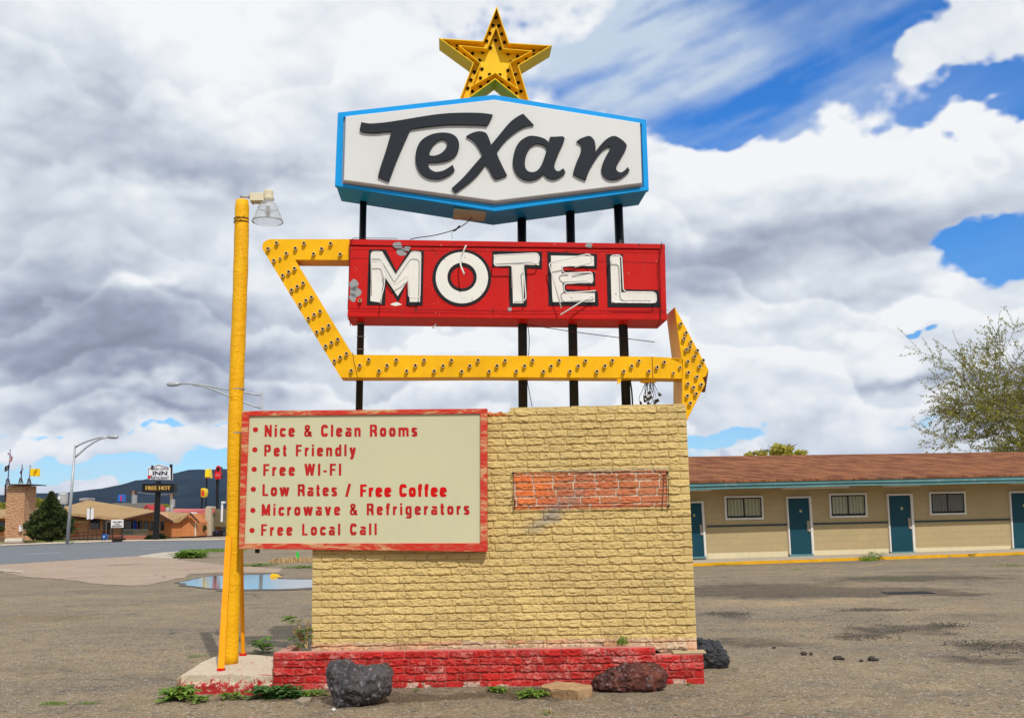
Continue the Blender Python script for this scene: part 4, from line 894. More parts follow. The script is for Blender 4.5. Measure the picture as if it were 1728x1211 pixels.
def rough_sheet(name, pts, z, mat, jit=.03, step=.25, kind='structure', cut=None):
    """flat patch with a worn edge"""
    out = []; g = random.Random(hash(name) % 1000 if False else len(pts)*7+int(z*1e4))
    for i in range(len(pts)):
        a, b = pts[i], pts[(i+1) % len(pts)]; n = max(1, min(60, int((b-a).length/step)))
        nrm = Vector(((b-a).y, -(b-a).x, 0)).normalized()
        for k in range(n):
            p = a.lerp(b, k/n); out.append(p + nrm*(noise.noise(p*1.3)*jit*4+noise.noise(p*5)*jit*2))
    m_ = MB(); m_.add([Vector((p.x, p.y, z)) for p in out], [list(range(len(out)))]); o = m_.build(name, mat); o['kind'] = kind; return o
# one sheet to the horizon, finer near the camera
m_ = MB(); xs = [-9400,-3000,-1000,-300,-100]+[-40+i*1.0 for i in range(81)]+[100,300,1000,3000,9400]; ys = [-60,-20,-5]+[i*1.0 for i in range(0,61)]+[80,150,400,1200,4000,12000]
vs = []
for y in ys:
    for x in xs: vs.append(Vector((x, y, -.001)))
nx = len(xs); m_.add(vs, [[j*nx+i, j*nx+i+1, (j+1)*nx+i+1, (j+1)*nx+i] for j in range(len(ys)-1) for i in range(nx-1)])
o = m_.build('ground', M['lot'], smooth=True); o['kind'] = 'structure'
# far land behind the motel is dry earth: separate field beyond the road
M['asphalt_road'] = groundmat('grey road asphalt', (.165,.175,.195), (.145,.155,.172), (.18,.188,.205), .25, (), .4, .85, .3)
M['pink_gravel'] = groundmat('pinkish concrete apron', (.38,.275,.20), (.43,.32,.235), (.30,.235,.185), .5, (((.5,.45,.4), .6, [(210,953,22,2,1.0),(120,975,80,3,.5),(330,960,60,3,.5)]),), .5, .95, .4)
M['pale_walk'] = groundmat('pale concrete', (.47,.40,.31), (.52,.45,.36), (.40,.34,.27), .2, (), .6, .9, .3)
M['dry_verge'] = groundmat('dry verge', (.42,.32,.22), (.33,.28,.17), (.24,.21,.14), .5, (), .8, .95, .6)
G = lambda x, y, z=0: gp(x, y, z)
def far_edge(pts): return [G(*p) for p in pts]
lo_road = [(0,952.5),(115,945),(230,938),(273,932.5),(317,929),(377,926.5),(450,922)]; up_road = [(450,909.5),(377,911.5),(191,914),(115,917),(0,921)]
A = far_edge(lo_road); B = far_edge(up_road)
dirl = (A[0]-A[1]).normalized(); rd = [A[0]+Vector((-30,-22,0))]+A+[Vector((60,118,0)), Vector((60,150,0))]+B+[B[-1]+Vector((-60,-22,0))]
rough_sheet('road', rd, .004, M['asphalt_road'], .02, 2)
rough_sheet('verge', [B[-1]+Vector((-60,-22.3,0))]+B[::-1]+[Vector((60,150,0)), Vector((60,230,0)), Vector((-120,230,0))], .002, M['dry_verge'], .03, 3)
ap = [(-60,957),(0,952.6),(115,945.2),(230,938.2),(240,939),(298,944),(377,953),(480,960),(470,966),(377,966),(322,968),(308,974.5),(250,987),(219,988),(175,986),(110,978),(45,973),(0,965),(-60,962)]
rough_sheet('driveway_apron', [G(*p) for p in ap], .008, M['pink_gravel'], .03, .4)
wk = [(232,938),(273,932),(317,929),(330,929),(318,935),(298,944),(242,940)]
rough_sheet('sidewalk', [G(*p) for p in wk], .012, M['pale_walk'], .02, .5)
white_line = paint('worn road paint', (.62,.62,.60), .8, .1, 6, 0); yellow_line = paint('worn yellow road paint', (.50,.40,.22), .8, .1, 6, 0)
ml = MB()
for a, b in (((40,934.2),(103,932)),((236,926),(271,925)),((352,921.8),(380,921))):
    p, q = G(*a), G(*b); n_ = Vector((-(q-p).y, (q-p).x, 0)).normalized()*.13; ml.add([v+Vector((0,0,.009)) for v in (p-n_, q-n_, q+n_, p+n_)], [(0,1,2,3)])
ml.build('lane_markings', white_line)['kind'] = 'structure'
ml = MB()
for a, b in (((-40,928.5),(25,926.2)),((60,924.5),(195,921.8)),((205,921.5),(400,916.5))):
    p, q = G(*a), G(*b); n_ = Vector((-(q-p).y, (q-p).x, 0)).normalized()*.12; ml.add([v+Vector((0,0,.010)) for v in (p-n_, q-n_, q+n_, p+n_)], [(0,1,2,3)])
ml.build('centre_markings', yellow_line)['kind'] = 'structure'
kb = MB()      # far kerb with storm drain gap
for i in range(len(B)-1): kb.tube([B[i]+Vector((0,.1,.05)), B[i+1]+Vector((0,.1,.05))], .09, 4)
kb.build('kerb', M['pale_walk'])['kind'] = 'structure'
a = G(190,914.5); b = G(210,913.6); dm = MB(); dm.prism([a+Vector((0,-.12,.01)), b+Vector((0,-.12,.01)), b+Vector((0,-.12,.30)), a+Vector((0,-.12,.30))], (0,.35,0)); tag(dm.build('storm_drain', paint('dark drain', (.03,.02,.015), .8), origin=a), 'dark storm drain opening in the far kerb', 'drain')
kb2 = MB(); kb2.tube([G(-30,961.5,.03), G(0,962.5,.03), G(40,965.5,.03)], .07, 5); kb2.build('low_kerb', M['pale_walk'])['kind'] = 'structure'
# puddle
wm, nt, b = newmat('puddle water'); b.inputs['Base Color'].default_value = (.13,.115,.095,1); b.inputs['Roughness'].default_value = .07; b.inputs['Specular IOR Level'].default_value = 1.0; b.inputs['IOR'].default_value = 1.33
nn_ = N(nt, 'ShaderNodeTexNoise', i_Scale=1.5, i_Detail=2.0); nt.links.new(N(nt, 'ShaderNodeTexCoord').outputs['Object'], nn_.inputs['Vector']); bn = N(nt, 'ShaderNodeBump', i_Strength=.02, i_Distance=.02); nt.links.new(nn_.outputs[0], bn.inputs['Height']); nt.links.new(bn.outputs[0], b.inputs['Normal'])
pd = [(304,983),(330,977),(348,973),(380,971),(440,969.5),(463,969),(462,973),(472,977),(500,978),(560,977),(600,984),(560,989),(500,993),(430,994.5),(385,994.5),(350,992),(322,988)]
rough_sheet('puddle', [G(*p) for p in pd], .012, wm, .05, .2)
rough_sheet('damp_rim', [G(*p) for p in [(288,984),(330,975.5),(360,970.5),(440,967.5),(475,969),(478,975),(500,976),(600,974.5),(640,985),(560,992),(500,996),(430,997.5),(370,997),(330,992)]], .009, groundmat('damp asphalt', (.13,.115,.10), (.12,.10,.085), (.10,.09,.08), .4), .06, .2)
# foot of the hills + hills
hm, nt, b = newmat('wooded hill'); tc = N(nt, 'ShaderNodeTexCoord').outputs['Object']; a1 = tex(nt, vmap(nt, tc, (1,1,2.5)), i_Scale=.006, i_Detail=9.0, i_Roughness=.65); a2 = tex(nt, tc, i_Scale=.03, i_Detail=6.0, i_Roughness=.75)
c = mixc(nt, ramp(nt, a1, .3, .7), (.010,.018,.020), (.026,.036,.030)); c = mixc(nt, ramp(nt, a2, .66, .74), c, (.13,.11,.09)); nt.links.new(c, b.inputs['Base Color']); b.inputs['Roughness'].default_value = 1; b.inputs['Specular IOR Level'].default_value = 0
sk_ = [(-300,836),(-100,834),(0,834.5),(60,836),(92,838),(110,832),(135,829.5),(170,827),(200,823),(240,812),(265,803),(290,799),(308,795),(322,791.5),(345,792),(380,791),(420,793),(500,800),(640,815),(800,822),(1000,830),(1200,835),(1400,838),(1728,838),(2000,838)]
HY = 5200; m_ = MB(); rows = 26; colsn = 150; vs = []
for j in range(rows):
    t = j/(rows-1)
    for i in range(colsn):
        x = -300+2300*i/(colsn-1)
        for a, b2 in zip(sk_, sk_[1:]):
            if a[0] <= x <= b2[0]: y = a[1]+(b2[1]-a[1])*(x-a[0])/(b2[0]-a[0]); break
        topp = at(x, y, HY); Y = 3200+(HY-3200)*t; h = topp.z*(t**.8)
        n_ = noise.fractal(Vector((topp.x*.0016, Y*.0016, 0)), 1, 2, 6)*70*(t*(1-t)*4) + noise.noise(Vector((topp.x*.02, 3, t*9)))*5*t
        vs.append(Vector((topp.x*(Y/HY)**.3, Y, max(-2, h+n_*.5)-2*(1-t))))
for i in range(colsn): p = vs[(rows-1)*colsn+i]; vs.append(Vector((p.x, HY+900, p.z*.3)))
m_.add(vs, [[j*colsn+i, j*colsn+i+1, (j+1)*colsn+i+1, (j+1)*colsn+i] for j in range(rows) for i in range(colsn-1)])
m_.build('hills', hm, smooth=True)['kind'] = 'structure'
# ================================================================== MOTEL
cl, cr_ = gp(1170, 955), gp(1728, 935.5)
dv = (cr_-cl); mrot = math.degrees(math.atan2(dv.y, dv.x))
KP = Pl(1170, 955, cl.y, mrot)             # kerb face plane
EX0, EX1 = 1080, 1900
def lerp_y(p, q, x): return p[1]+(q[1]-p[1])*(x-p[0])/(q[0]-p[0])
wd = 1.9                                    # walkway depth
ML = thing('motel_building', 'long low tan motel wing with brown shingle roof, teal fascia and teal doors', 'motel', KP.p(6, 0, wd))
M['motel_wall'] = None
def blockmat(name, c, c2, mortar=.85):
    m, nt, b = newmat(name); L = nt.links.new
    uvn = N(nt, 'ShaderNodeUVMap', uv_map='UVMap').outputs[0]
    bt_ = N(nt, 'ShaderNodeTexBrick'); L(uvn, bt_.inputs['Vector']); bt_.inputs['Scale'].default_value = 1; bt_.inputs['Brick Width'].default_value = .41; bt_.inputs['Row Height'].default_value = .205; bt_.inputs['Mortar Size'].default_value = .008; bt_.inputs['Mortar Smooth'].default_value = .5
    for i in (1,2): bt_.inputs[i].default_value = (*c, 1)
    bt_.inputs['Color2'].default_value = (*[x*.95 for x in c], 1); bt_.inputs['Mortar'].default_value = (*[x*mortar for x in c], 1)
    n = tex(nt, N(nt, 'ShaderNodeTexCoord').outputs['Object'], i_Scale=1.5, i_Detail=7.0, i_Roughness=.65)
    cc = mixc(nt, mathn(nt, 'MULTIPLY', ramp(nt, n, .35, .75), .6), bt_.outputs[0], c2); L(cc, b.inputs['Base Color']); b.inputs['Roughness'].default_value = .85
    bn = N(nt, 'ShaderNodeBump', i_Strength=.4, i_Distance=.01); L(bt_.outputs['Fac'], bn.inputs['Height']); bn.invert = True; L(bn.outputs[0], b.inputs['Normal']); return m
M['motel_wall'] = blockmat('tan painted block', (.43,.335,.175), (.37,.285,.16), .84)
M['motel_low'] = blockmat('worn cream block base', (.66,.58,.38), (.56,.47,.31), .85)
M['trim_white'] = paint('white trim', (.66,.64,.60), .6, .08, 8, .1, 60)
M['teal'] = paint('teal door paint', (.009,.058,.085), .5, .08, 2, .05, 40)
M['teal_fascia'] = paint('weathered teal fascia', (.115,.255,.265), .6, .16, 1.2, .15, 30, chips=[((.28,.34,.31), .60, 3)])
def roofmat(name, c1, c2, c3, w=.30, h=.14):
    m, nt, b = newmat(name); L = nt.links.new
    uvn = N(nt, 'ShaderNodeUVMap', uv_map='UVMap').outputs[0]
    bt_ = N(nt, 'ShaderNodeTexBrick'); L(uvn, bt_.inputs['Vector']); bt_.inputs['Scale'].default_value = 1; bt_.inputs['Brick Width'].default_value = w; bt_.inputs['Row Height'].default_value = h; bt_.inputs['Mortar Size'].default_value = .010; bt_.inputs['Bias'].default_value = 0.1
    bt_.inputs['Color1'].default_value = (*c1, 1); bt_.inputs['Color2'].default_value = (*c2, 1); bt_.inputs['Mortar'].default_value = (*[x*.4 for x in c2], 1)
    n = tex(nt, vmap(nt, uvn, (1.2, 5, 1)), i_Scale=1.0, i_Detail=6.0, i_Roughness=.7)
    cc = mixc(nt, mathn(nt, 'MULTIPLY', ramp(nt, n, .45, .75), .55), bt_.outputs[0], c3); L(cc, b.inputs['Base Color']); b.inputs['Roughness'].default_value = .95; b.inputs['Specular IOR Level'].default_value = .15
    return m
M['motel_roof'] = roofmat('brown red shingles', (.125,.040,.022), (.31,.125,.055), (.095,.042,.030), .42, .17)
def uvprism(mb, pts, vec, org, ex, ey):
    """prism whose first face carries metric UVs"""
    f0 = len(mb.f); mb.prism(pts, vec)
    ex = Vector(ex).normalized(); ey = Vector(ey).normalized()
    for fi in range(f0, len(mb.f)): mb.uv[fi] = [((mb.v[i]-org).dot(ex), (mb.v[i]-org).dot(ey)) for i in mb.f[fi]]
def MW(x, y, d=wd): return KP.at(x, y, d)
xs2 = [EX0, EX1]
# heights of the long horizontal lines, read at two doors
def line(p, q): return lambda x: lerp_y(p, q, x)
y_foot = line((1180,943.5),(1705,926)); y_soffit = line((1165,833.5),(1728,812)); y_trim = line((1198,887.5),(1705,875.8)); y_base2 = line((1198,933),(1705,920))
w_ = MB(); P_ = [MW(EX0, y_foot(EX0)), MW(EX1, y_foot(EX1)), MW(EX1, y_soffit(EX1)-12), MW(EX0, y_soffit(EX0)-12)]
uvprism(w_, P_, KP.D*6, P_[0], KP.R, (0,0,1)); w_.build('wall', M['motel_wall'], ML)
# long slabs split between doors
doors = [(1149.5,1193,846,942),(1327,1375,837.5,938),(1497,1546,833,933.5),(1703.5,1752,828.5,927.5)]
segs = [(EX0,1150),(1193.5,1329.5),(1372,1500),(1543,1705.5),(1750,EX1)]
for a_, b_ in segs:
    m_ = MB(); P_ = [MW(a_, y_foot(a_), wd-.025), MW(b_, y_foot(b_), wd-.025), MW(b_, y_base2(b_), wd-.025), MW(a_, y_base2(a_), wd-.025)]
    uvprism(m_, P_, KP.D*.05, P_[0], KP.R, (0,0,1)); m_.build('painted_base', M['motel_low'], ML)
    m_ = MB(); m_.prism([MW(a_, y_trim(a_)+1.6, wd-.03), MW(b_, y_trim(b_)+1.6, wd-.03), MW(b_, y_trim(b_)-1.4, wd-.03), MW(a_, y_trim(a_)-1.4, wd-.03)], KP.D*.05)
    m_.build('dado_rail', paint('slate trim', (.045,.062,.070), .6, .1, 5, 0), ML)
plq = paint('pale number plate', (.45,.42,.20), .5, .1, 20, 0); ochre = plq; hmat = paint('brushed handle', (.30,.25,.20), .35, .1, 20, 0, metal=.5); hshine = paint('bright knob', (.75,.75,.75), .2, .02, 10, 0, metal=.7)
for i, (x0, x1, y0, y1) in enumerate(doors):
    sl = 6.0/100*(y1-y0)
    def q(fx, fy, d): return MW(x0+(x1-x0-sl)*fx+sl*fy, y0+(y1-y0)*fy-(.9*fx), d)
    dr = MB(); dr.prism([q(.07,.035,wd-.03), q(.90,.035,wd-.03), q(.90,.975,wd-.03), q(.07,.975,wd-.03)], KP.D*.05); dobj = dr.build('door', M['teal'], ML)
    for nm, L4 in (('frame', [(0,0),(1,0),(1,.03),(0,.03)]), ('frame', [(0,.03),(.055,.03),(.055,1),(0,1)]), ('frame', [(.91,.03),(1,.03),(1,1),(.91,1)])):
        m_ = MB(); m_.prism([q(a, b, wd-.07) for a, b in L4], KP.D*.09); m_.build(nm, M['trim_white'], dobj)
    m_ = MB(); m_.prism([q(.02,.972,wd-.11), q(.97,.972,wd-.11), q(.97,1.005,wd-.11), q(.02,1.005,wd-.11)], KP.D*.12); m_.build('sill', M['teal_fascia'], dobj)
    m_ = MB(); m_.prism([q(.50,.225,wd-.036), q(.585,.225,wd-.036), q(.585,.268,wd-.036), q(.50,.268,wd-.036)], KP.D*.004); m_.build('number_plate', plq, dobj)
    m_ = MB(); m_.prism([q(.765,.41,wd-.045), q(.885,.41,wd-.045), q(.885,.60,wd-.045), q(.765,.60,wd-.045)], KP.D*.014); hp = m_.build('handle', hmat, dobj); m_ = MB(); m_.lathe(q(.83,.575,wd-.05), [(.0001,.05),(.04,.035),(.04,.01),(.015,0)], 10, axis=tuple(-KP.D)); kn = m_.build('door_knob', hshine, dobj, smooth=True)
wins = [(1222.5,1289.5,835.5,877),(1399,1464.5,831,873.5),(1568,1631.5,828.5,869)]
curt = newmat('pleated curtain'); 
def curtain(shade):
    m, nt, b = newmat('pleated curtain'); n = N(nt, 'ShaderNodeTexWave', i_Scale=2.6, i_Distortion=2.0, i_Detail=2.0); nt.links.new(N(nt, 'ShaderNodeTexCoord').outputs['Object'], n.inputs['Vector'])
    nt.links.new(mixc(nt, n.outputs[0], tuple(.55*x for x in shade), shade), b.inputs['Base Color']); b.inputs['Roughness'].default_value = .9; return m
glm, nt, b = newmat('window pane'); b.inputs['Base Color'].default_value = (.75,.78,.78,1); b.inputs['Transmission Weight'].default_value = .9; b.inputs['Roughness'].default_value = .02; b.inputs['IOR'].default_value = 1.08
M['pane'] = glm
dark = paint('dark sash', (.012,.016,.016), .4, .1, 5, 0); darkroom = paint('dark room', (.02,.022,.02), .9, .1, 5, 0)
for i, (x0, x1, y0, y1) in enumerate(wins):
    sl = 2.0
    def q(fx, fy, d): return MW(x0+(x1-x0-sl)*fx+sl*fy, y0+(y1-y0-1.2)*fy+1.2-1.2*fx, d)
    wo = MB(); L4 = [((0,0),(1,0),(.955,.08),(.045,.08)),((1,0),(1,1),(.955,.92),(.955,.08)),((1,1),(0,1),(.045,.92),(.955,.92)),((0,1),(0,0),(.045,.08),(.045,.92))]
    for L_ in L4: wo.prism([q(a, b, wd-.06) for a, b in L_], KP.D*.075)
    wob = wo.build('window', M['trim_white'], ML)
    m_ = MB()
    for a, b_, c_, d_ in ((.045,.08,.955,.13),(.045,.84,.955,.92),(.045,.08,.075,.92),(.925,.08,.955,.92),(.48,.08,.51,.92)): m_.prism([q(a,b_,wd-.04+.001*a), q(c_,b_,wd-.04+.001*a), q(c_,d_,wd-.04+.001*a), q(a,d_,wd-.04+.001*a)], KP.D*.02)
    m_.build('sash', dark, wob)
    m_ = MB(); g = random.Random(i); n = 90; vs = []
    for k in range(n+1):
        fx = .07+.86*k/n; dd = wd-.012 + .005*math.sin(k*1.15)+.004*math.sin(k*.53+i)
        vs += [q(fx, .12, dd), q(fx, .84, dd)]
    m_.add(vs, [[2*k, 2*k+2, 2*k+3, 2*k+1] for k in range(n)]); m_.build('curtain', curtain([(.74,.66,.30),(.76,.70,.38),(.13,.11,.08)][i]), wob)
    m_ = MB(); m_.prism([q(.075,.12,wd-.032), q(.925,.12,wd-.032), q(.925,.86,wd-.032), q(.075,.86,wd-.032)], KP.D*.003); m_.build('pane', M['pane'], wob)
# eave: soffit, fascia in two boards, roof
ed = .55
def EV(x, y, d=ed): return KP.at(x, y, d)
yf0 = line((1165,811.5),(1728,800)); yf1 = line((1165,820),(1728,808)); yf2 = line((1165,826),(1728,813.5))
def wav(x, s): return .8*math.sin(x*.011+s)+.5*math.sin(x*.031+s*2)
xs_ = [EX0+(EX1-EX0)*i/24 for i in range(25)]
for nm, fa, fb, dd, mt in (('fascia', yf0, yf1, ed, 'teal_fascia'), ('gutter_board', lambda x: yf1(x)-1.5, yf2, ed+.05, 'teal_fascia')):
    m_ = MB(); vs = []
    for x in xs_: 
        for y, d in ((fa(x)+wav(x,1)*(.6), dd), (fb(x)+wav(x,2)*.6+(.3 if nm == 'fascia' else 0), dd), (fb(x)+wav(x,2), dd+.12), (fa(x)+wav(x,1)*.6, dd+.12)): vs.append(EV(x, y, d) if d == dd else EV(x, y, dd)+KP.D*.12)
    n = len(xs_); m_.add(vs, [[4*i+k, 4*i+4+k, 4*i+4+(k+1) % 4, 4*i+(k+1) % 4] for i in range(n-1) for k in range(4)]+[[0,1,2,3],[4*n-4,4*n-3,4*n-2,4*n-1]]); m_.build(nm, M[mt], ML)
m_ = MB(); P_ = [EV(EX0, yf2(EX0)-3, ed+.12), EV(EX1, yf2(EX1)-3, ed+.12)]; P2 = [MW(EX1, y_soffit(EX1)-4), MW(EX0, y_soffit(EX0)-4)]
zz0 = (P_[0].z+P_[1].z)/2
m_.prism([P_[0], P_[1], Vector((P2[0].x, P2[0].y, P_[1].z)), Vector((P2[1].x, P2[1].y, P_[0].z))], (0,0,.04)); m_.build('soffit', paint('ochre soffit', (.42,.30,.10), .8, .1, 4, 0), ML)
m_ = MB(); r0, r1 = 5.2, 5.2
E0, E1 = EV(EX0, yf0(EX0), ed-.04), EV(EX1, yf0(EX1), ed-.04); T0, T1 = KP.at(EX0, line((1165,770),(1728,762))(EX0), 4.6), KP.at(EX1, line((1165,770),(1728,762))(EX1), 4.6)
uvprism(m_, [E0, E1, T1, T0], (0,0,-.06), E0, KP.R, (T0-E0)); B0, B1 = E0+KP.D*8.4, E1+KP.D*8.4; uvprism(m_, [T0, T1, B1, B0], (0,0,-.06), T0, KP.R, (B0-T0)); m_.build('roof', M['motel_roof'], ML)
m_ = MB(); m_.prism([T0-Vector((0,0,.06)), E0-Vector((0,0,.06)), B0-Vector((0,0,.06))], KP.R*.1); m_.prism([T1-Vector((0,0,.06)), E1-Vector((0,0,.06)), B1-Vector((0,0,.06))], -KP.R*.1); m_.build('gable_end', M['motel_wall'], ML)
for a, b_ in ((1120,1200),(1325,1434),(1498,1554),(1712,1790)):
    m_ = MB(); za = E0.z; p, q2 = KP.at(a, yf2(a)+2.5, ed+.5), KP.at(b_, yf2(b_)+2.5, ed+.5); m_.prism([p, q2, q2+KP.D*.25, p+KP.D*.25], (0,0,.10)); m_.build('strip_light', M['trim_white'], ML, bevel=.01)
# walkway and yellow kerb
K0, K1 = KP.at(EX0, line((1170,955),(1728,935.5))(EX0)), KP.at(EX1, line((1170,955),(1728,935.5))(EX1))
n = 60; m_ = MB(); vs = []
for i in range(n+1):
    t = i/n; p = K0.lerp(K1, t); j = noise.noise(p*1.1)*.02
    h0 = .078+noise.noise(p*.5+Vector((9,0,0)))*.012
    vs += [Vector((p.x, p.y, -.05))+KP.D*j, Vector((p.x, p.y, h0))+KP.D*j, Vector((p.x, p.y, h0+.005))+KP.D*(.14+j)]
m_.add(vs, [[3*i+k, 3*i+3+k, 3*i+4+k, 3*i+1+k] for i in range(n) for k in (0,1)]); m_.build('yellow_kerb', paint('chipped yellow kerb paint', (.70,.36,.012), .7, .15, 3, .3, 30, chips=[((.3,.25,.17), .60, 5)]), None)['kind'] = 'structure'
f0_, f1_ = MW(EX0, y_foot(EX0)), MW(EX1, y_foot(EX1))
m_ = MB(); a_, b_ = K0+KP.D*.13, K1+KP.D*.13; m_.add([Vector((a_.x,a_.y,.082)), Vector((b_.x,b_.y,.082)), f1_+KP.D*.05, f0_+KP.D*.05], [(0,1,2,3)]); m_.build('walkway', M['pale_walk'])['kind'] = 'structure'
ln = MB()
for a, b_ in (((1500,948),(1600,941.5)),((1465,955),(1500,948))):
    p, q2 = G(*a), G(*b_); n_ = Vector((-(q2-p).y, (q2-p).x, 0)).normalized()*.04; ln.add([v+Vector((0,0,.004)) for v in (p-n_, q2-n_, q2+n_, p+n_)], [(0,1,2,3)])
ln.build('bay_markings', paint('faded bay line', (.42,.33,.14), .85, .1, 6, 0))['kind'] = 'structure'
dg_ = MB(); c = G(1532, 1000); dg_.box(c+Vector((0,0,.0)), (.85,.45,.016)); o = dg_.build('drain_grate', paint('dark grate', (.02,.02,.02), .6, .1, 20, 0), None, origin=c); tag(o, 'flat dark drain grate set in the motel lot', 'drain grate')
gb = MB()
for k in range(9): gb.box(c+Vector((-.36+.09*k, 0, .011)), (.03,.38,.008))
gb.build('grate_bar', paint('grate bar', (.05,.055,.055), .6), o)
# ================================================================== BACKGROUND LEFT
def slab_px(mb, pts, Y, th, mi=0): mb.prism([at(x, y, Y) for x, y in pts], (0, th, 0), mi)
def rect(x0, y0, x1, y1): return [(x0,y0),(x1,y0),(x1,y1),(x0,y1)]
M['inn_brick'] = paint('orange inn brick', (.54,.205,.075), .85, .14, 3, .2, 20)
M['inn_trim'] = paint('brown beam', (.075,.03,.02), .7, .1, 3, 0)
M['inn_roof'] = roofmat('sandy shingles', (.42,.28,.14), (.36,.23,.11), (.50,.35,.19), 1.0, .35)
M['inn_cream'] = paint('tan stucco', (.52,.30,.16), .85, .1, 3, 0)
M['dark_glass'] = paint('dark window glass', (.02,.024,.03), .12, .1, 3, 0, spec=.8)
M['white_sign'] = paint('white sign face', (.74,.74,.76), .4, .03, 3, 0)
IN = thing('inn_building', 'low orange brick inn with sandy shingle roofs across the road', 'inn', at(150, 909, 100))
def inn(name, pts, Y, th, mat, parent=IN):
    m_ = MB(); slab_px(m_, pts, Y, th); return m_.build(name, mat, parent)
def roofpx(name, pts, mat='inn_roof', parent=IN, th=.25):
    P3 = [at(*p) for p in pts]; m_ = MB(); ey = P3[-1]-P3[0]; ex = P3[1]-P3[0]; uvprism(m_, P3, (0,0,-th), P3[0], ex, ey); return m_.build(name, M[mat] if isinstance(mat, str) else mat, parent)
inn('wall', [(-70,872),(44,872),(44,909),(-70,910)], 101, 9, M['inn_brick'])
roofpx('roof', [(-80,873,99),(46,868,99),(69,856.5,104),(-60,861,106)])
inn('eave_beam', [(30,872),(70,860),(104,864),(104,869),(46,877),(30,877)], 99.6, .8, M['inn_trim'])
inn('wall', [(34,874),(152,874),(152,907),(34,909)], 100.4, 9, M['inn_brick'])
roofpx('porch_roof', [(36,878,98.5),(148,878,98.5),(142,868.5,100.3),(40,868.5,100.3)])
inn('wall', [(132,876),(207,880),(207,906),(132,907)], 100.0, 9, M['inn_cream'])
roofpx('roof', [(103,863.5,97.2),(207,874.3,97.2),(262.5,861.3,104),(148,843.5,106),(106,855.5,101)])
inn('fascia', [(103,863.7),(207,874.5),(207,877),(103,866.5)], 97.3, .3, M['inn_trim'])
inn('wall', [(207,877),(262,864),(289,879),(289,906.5),(207,906.5)], 99.5, 8, M['inn_cream'])
roofpx('roof', [(203,876,96.8),(262.5,862.5,96.8),(262.5,861.5,104),(207,874.3,104)], th=.2)
roofpx('roof', [(262.5,862.3,96.8),(291,878.6,96.8),(289,877.5,104),(262.5,861.5,104)], th=.2)
inn('fascia', [(203,876),(262.5,862.5),(262.5,866.5),(203,879)], 96.7, .25, M['inn_trim']); inn('fascia', [(262.5,862.5),(291,878.6),(291,882),(262.5,867)], 96.7, .25, M['inn_trim'])
inn('wall', [(277,880),(304,880),(304,905.5),(277,906)], 99.3, 8, M['inn_brick'])
inn('wall', [(303,878.5),(320.5,866),(333,880.5),(333,904),(303,905)], 99.4, 8, M['inn_brick'])
roofpx('roof', [(289,877.8,98.8),(303,878,98.8),(320.6,865,98.8),(268.5,862.5,105)], th=.2)
inn('fascia', [(320.5,864.5),(335,879.5),(335,882),(320.5,868)], 98.7, .3, M['inn_trim']); inn('fascia', [(303,877.8),(320.5,864.7),(320.5,866.2),(303,879.6)], 98.7, .3, M['inn_cream']); inn('corner_board', [(328.8,881),(330.2,881),(330.2,904),(328.8,904)], 99.3, .1, M['trim_white'])
for r_ in (rect(152,876,167.5,892.5), rect(-6,879,8,890), rect(222.5,878,229.5,895), rect(232.5,879,239.5,895), rect(242.5,879.5,249.5,894.5), rect(252.5,879.5,259,894.5), rect(271,880,277.5,894.5), rect(264.5,880,268,894), rect(41,880.5,48,886), rect(208,877.5,219,905), rect(173.5,879,178,903)):
    w_ = inn('window', r_, 99.9 if r_[0][0] < 200 and r_[0][0] > 100 else (100.9 if r_[0][0] < 40 else (99.4 if r_[0][0] > 200 else 100.3)), .3, M['inn_trim']); x0, y0 = r_[0]; x1, y1 = r_[2]
    inn('pane', rect(x0+.7, y0+.8, x1-.7, y1-.8), (99.9 if 100 < x0 < 200 else (100.9 if x0 < 40 else (99.4 if x0 > 200 else 100.3)))-.03, .05, M['dark_glass'], w_)
dd_ = inn('door', rect(178.5,879,187.5,904.5), 99.85, .2, M['white_sign']); inn('pane', rect(180,881,186,902), 99.8, .1, M['dark_glass'], dd_)
inn('signboard', rect(218.5,878,221,904), 99.1, .3, M['dark_glass'])
inn('porch_wall', [(187,902.5),(250,903),(250,912),(187,912)], 95.5, .5, paint('red brick low wall', (.35,.13,.09), .85, .15, 4, 0)); inn('porch_wall', [(250,903.5),(277,903.5),(277,911.5),(250,912)], 95.8, .5, paint('red brick low wall', (.33,.12,.08), .85, .15, 4, 0))
b_ = inn('roof_unit', [(134,840),(147,839),(147,843.5),(134,844.5)], 106, 2, M['bare_grey'])
# railings
rl = thing('ramp_railing', 'dark metal ramp railing in front of the inn wall', 'railing', at(140, 910, 96.5))
m_ = MB()
for ya, yb in ((896.5,894.5),(902,900)): m_.tube([at(118, ya+3, 96.5), at(150, ya, 96.5), at(188, yb, 96.5)], .04, 5)
m_.build('rail', M['inn_trim'], rl)
for k in range(10): x = 119+k*7.4; m2 = MB(); m2.tube([at(x, 896.5, 96.5), at(x, 911.5, 96.5)], .035, 5); m2.build('post', M['inn_trim'], rl)
rl = thing('porch_railing', 'pale porch railing above the red brick low wall of the inn', 'railing', at(230, 904, 95.6)); m_ = MB()
for y in (893.5, 902): m_.tube([at(206, y, 95.6), at(249, y, 95.6)], .035, 5)
for k in range(22): m_.tube([at(206+k*2.05, 893.5, 95.6), at(206+k*2.05, 903, 95.6)], .018, 4)
m_.build('rail', paint('grey green rail', (.13,.16,.13), .7), rl)
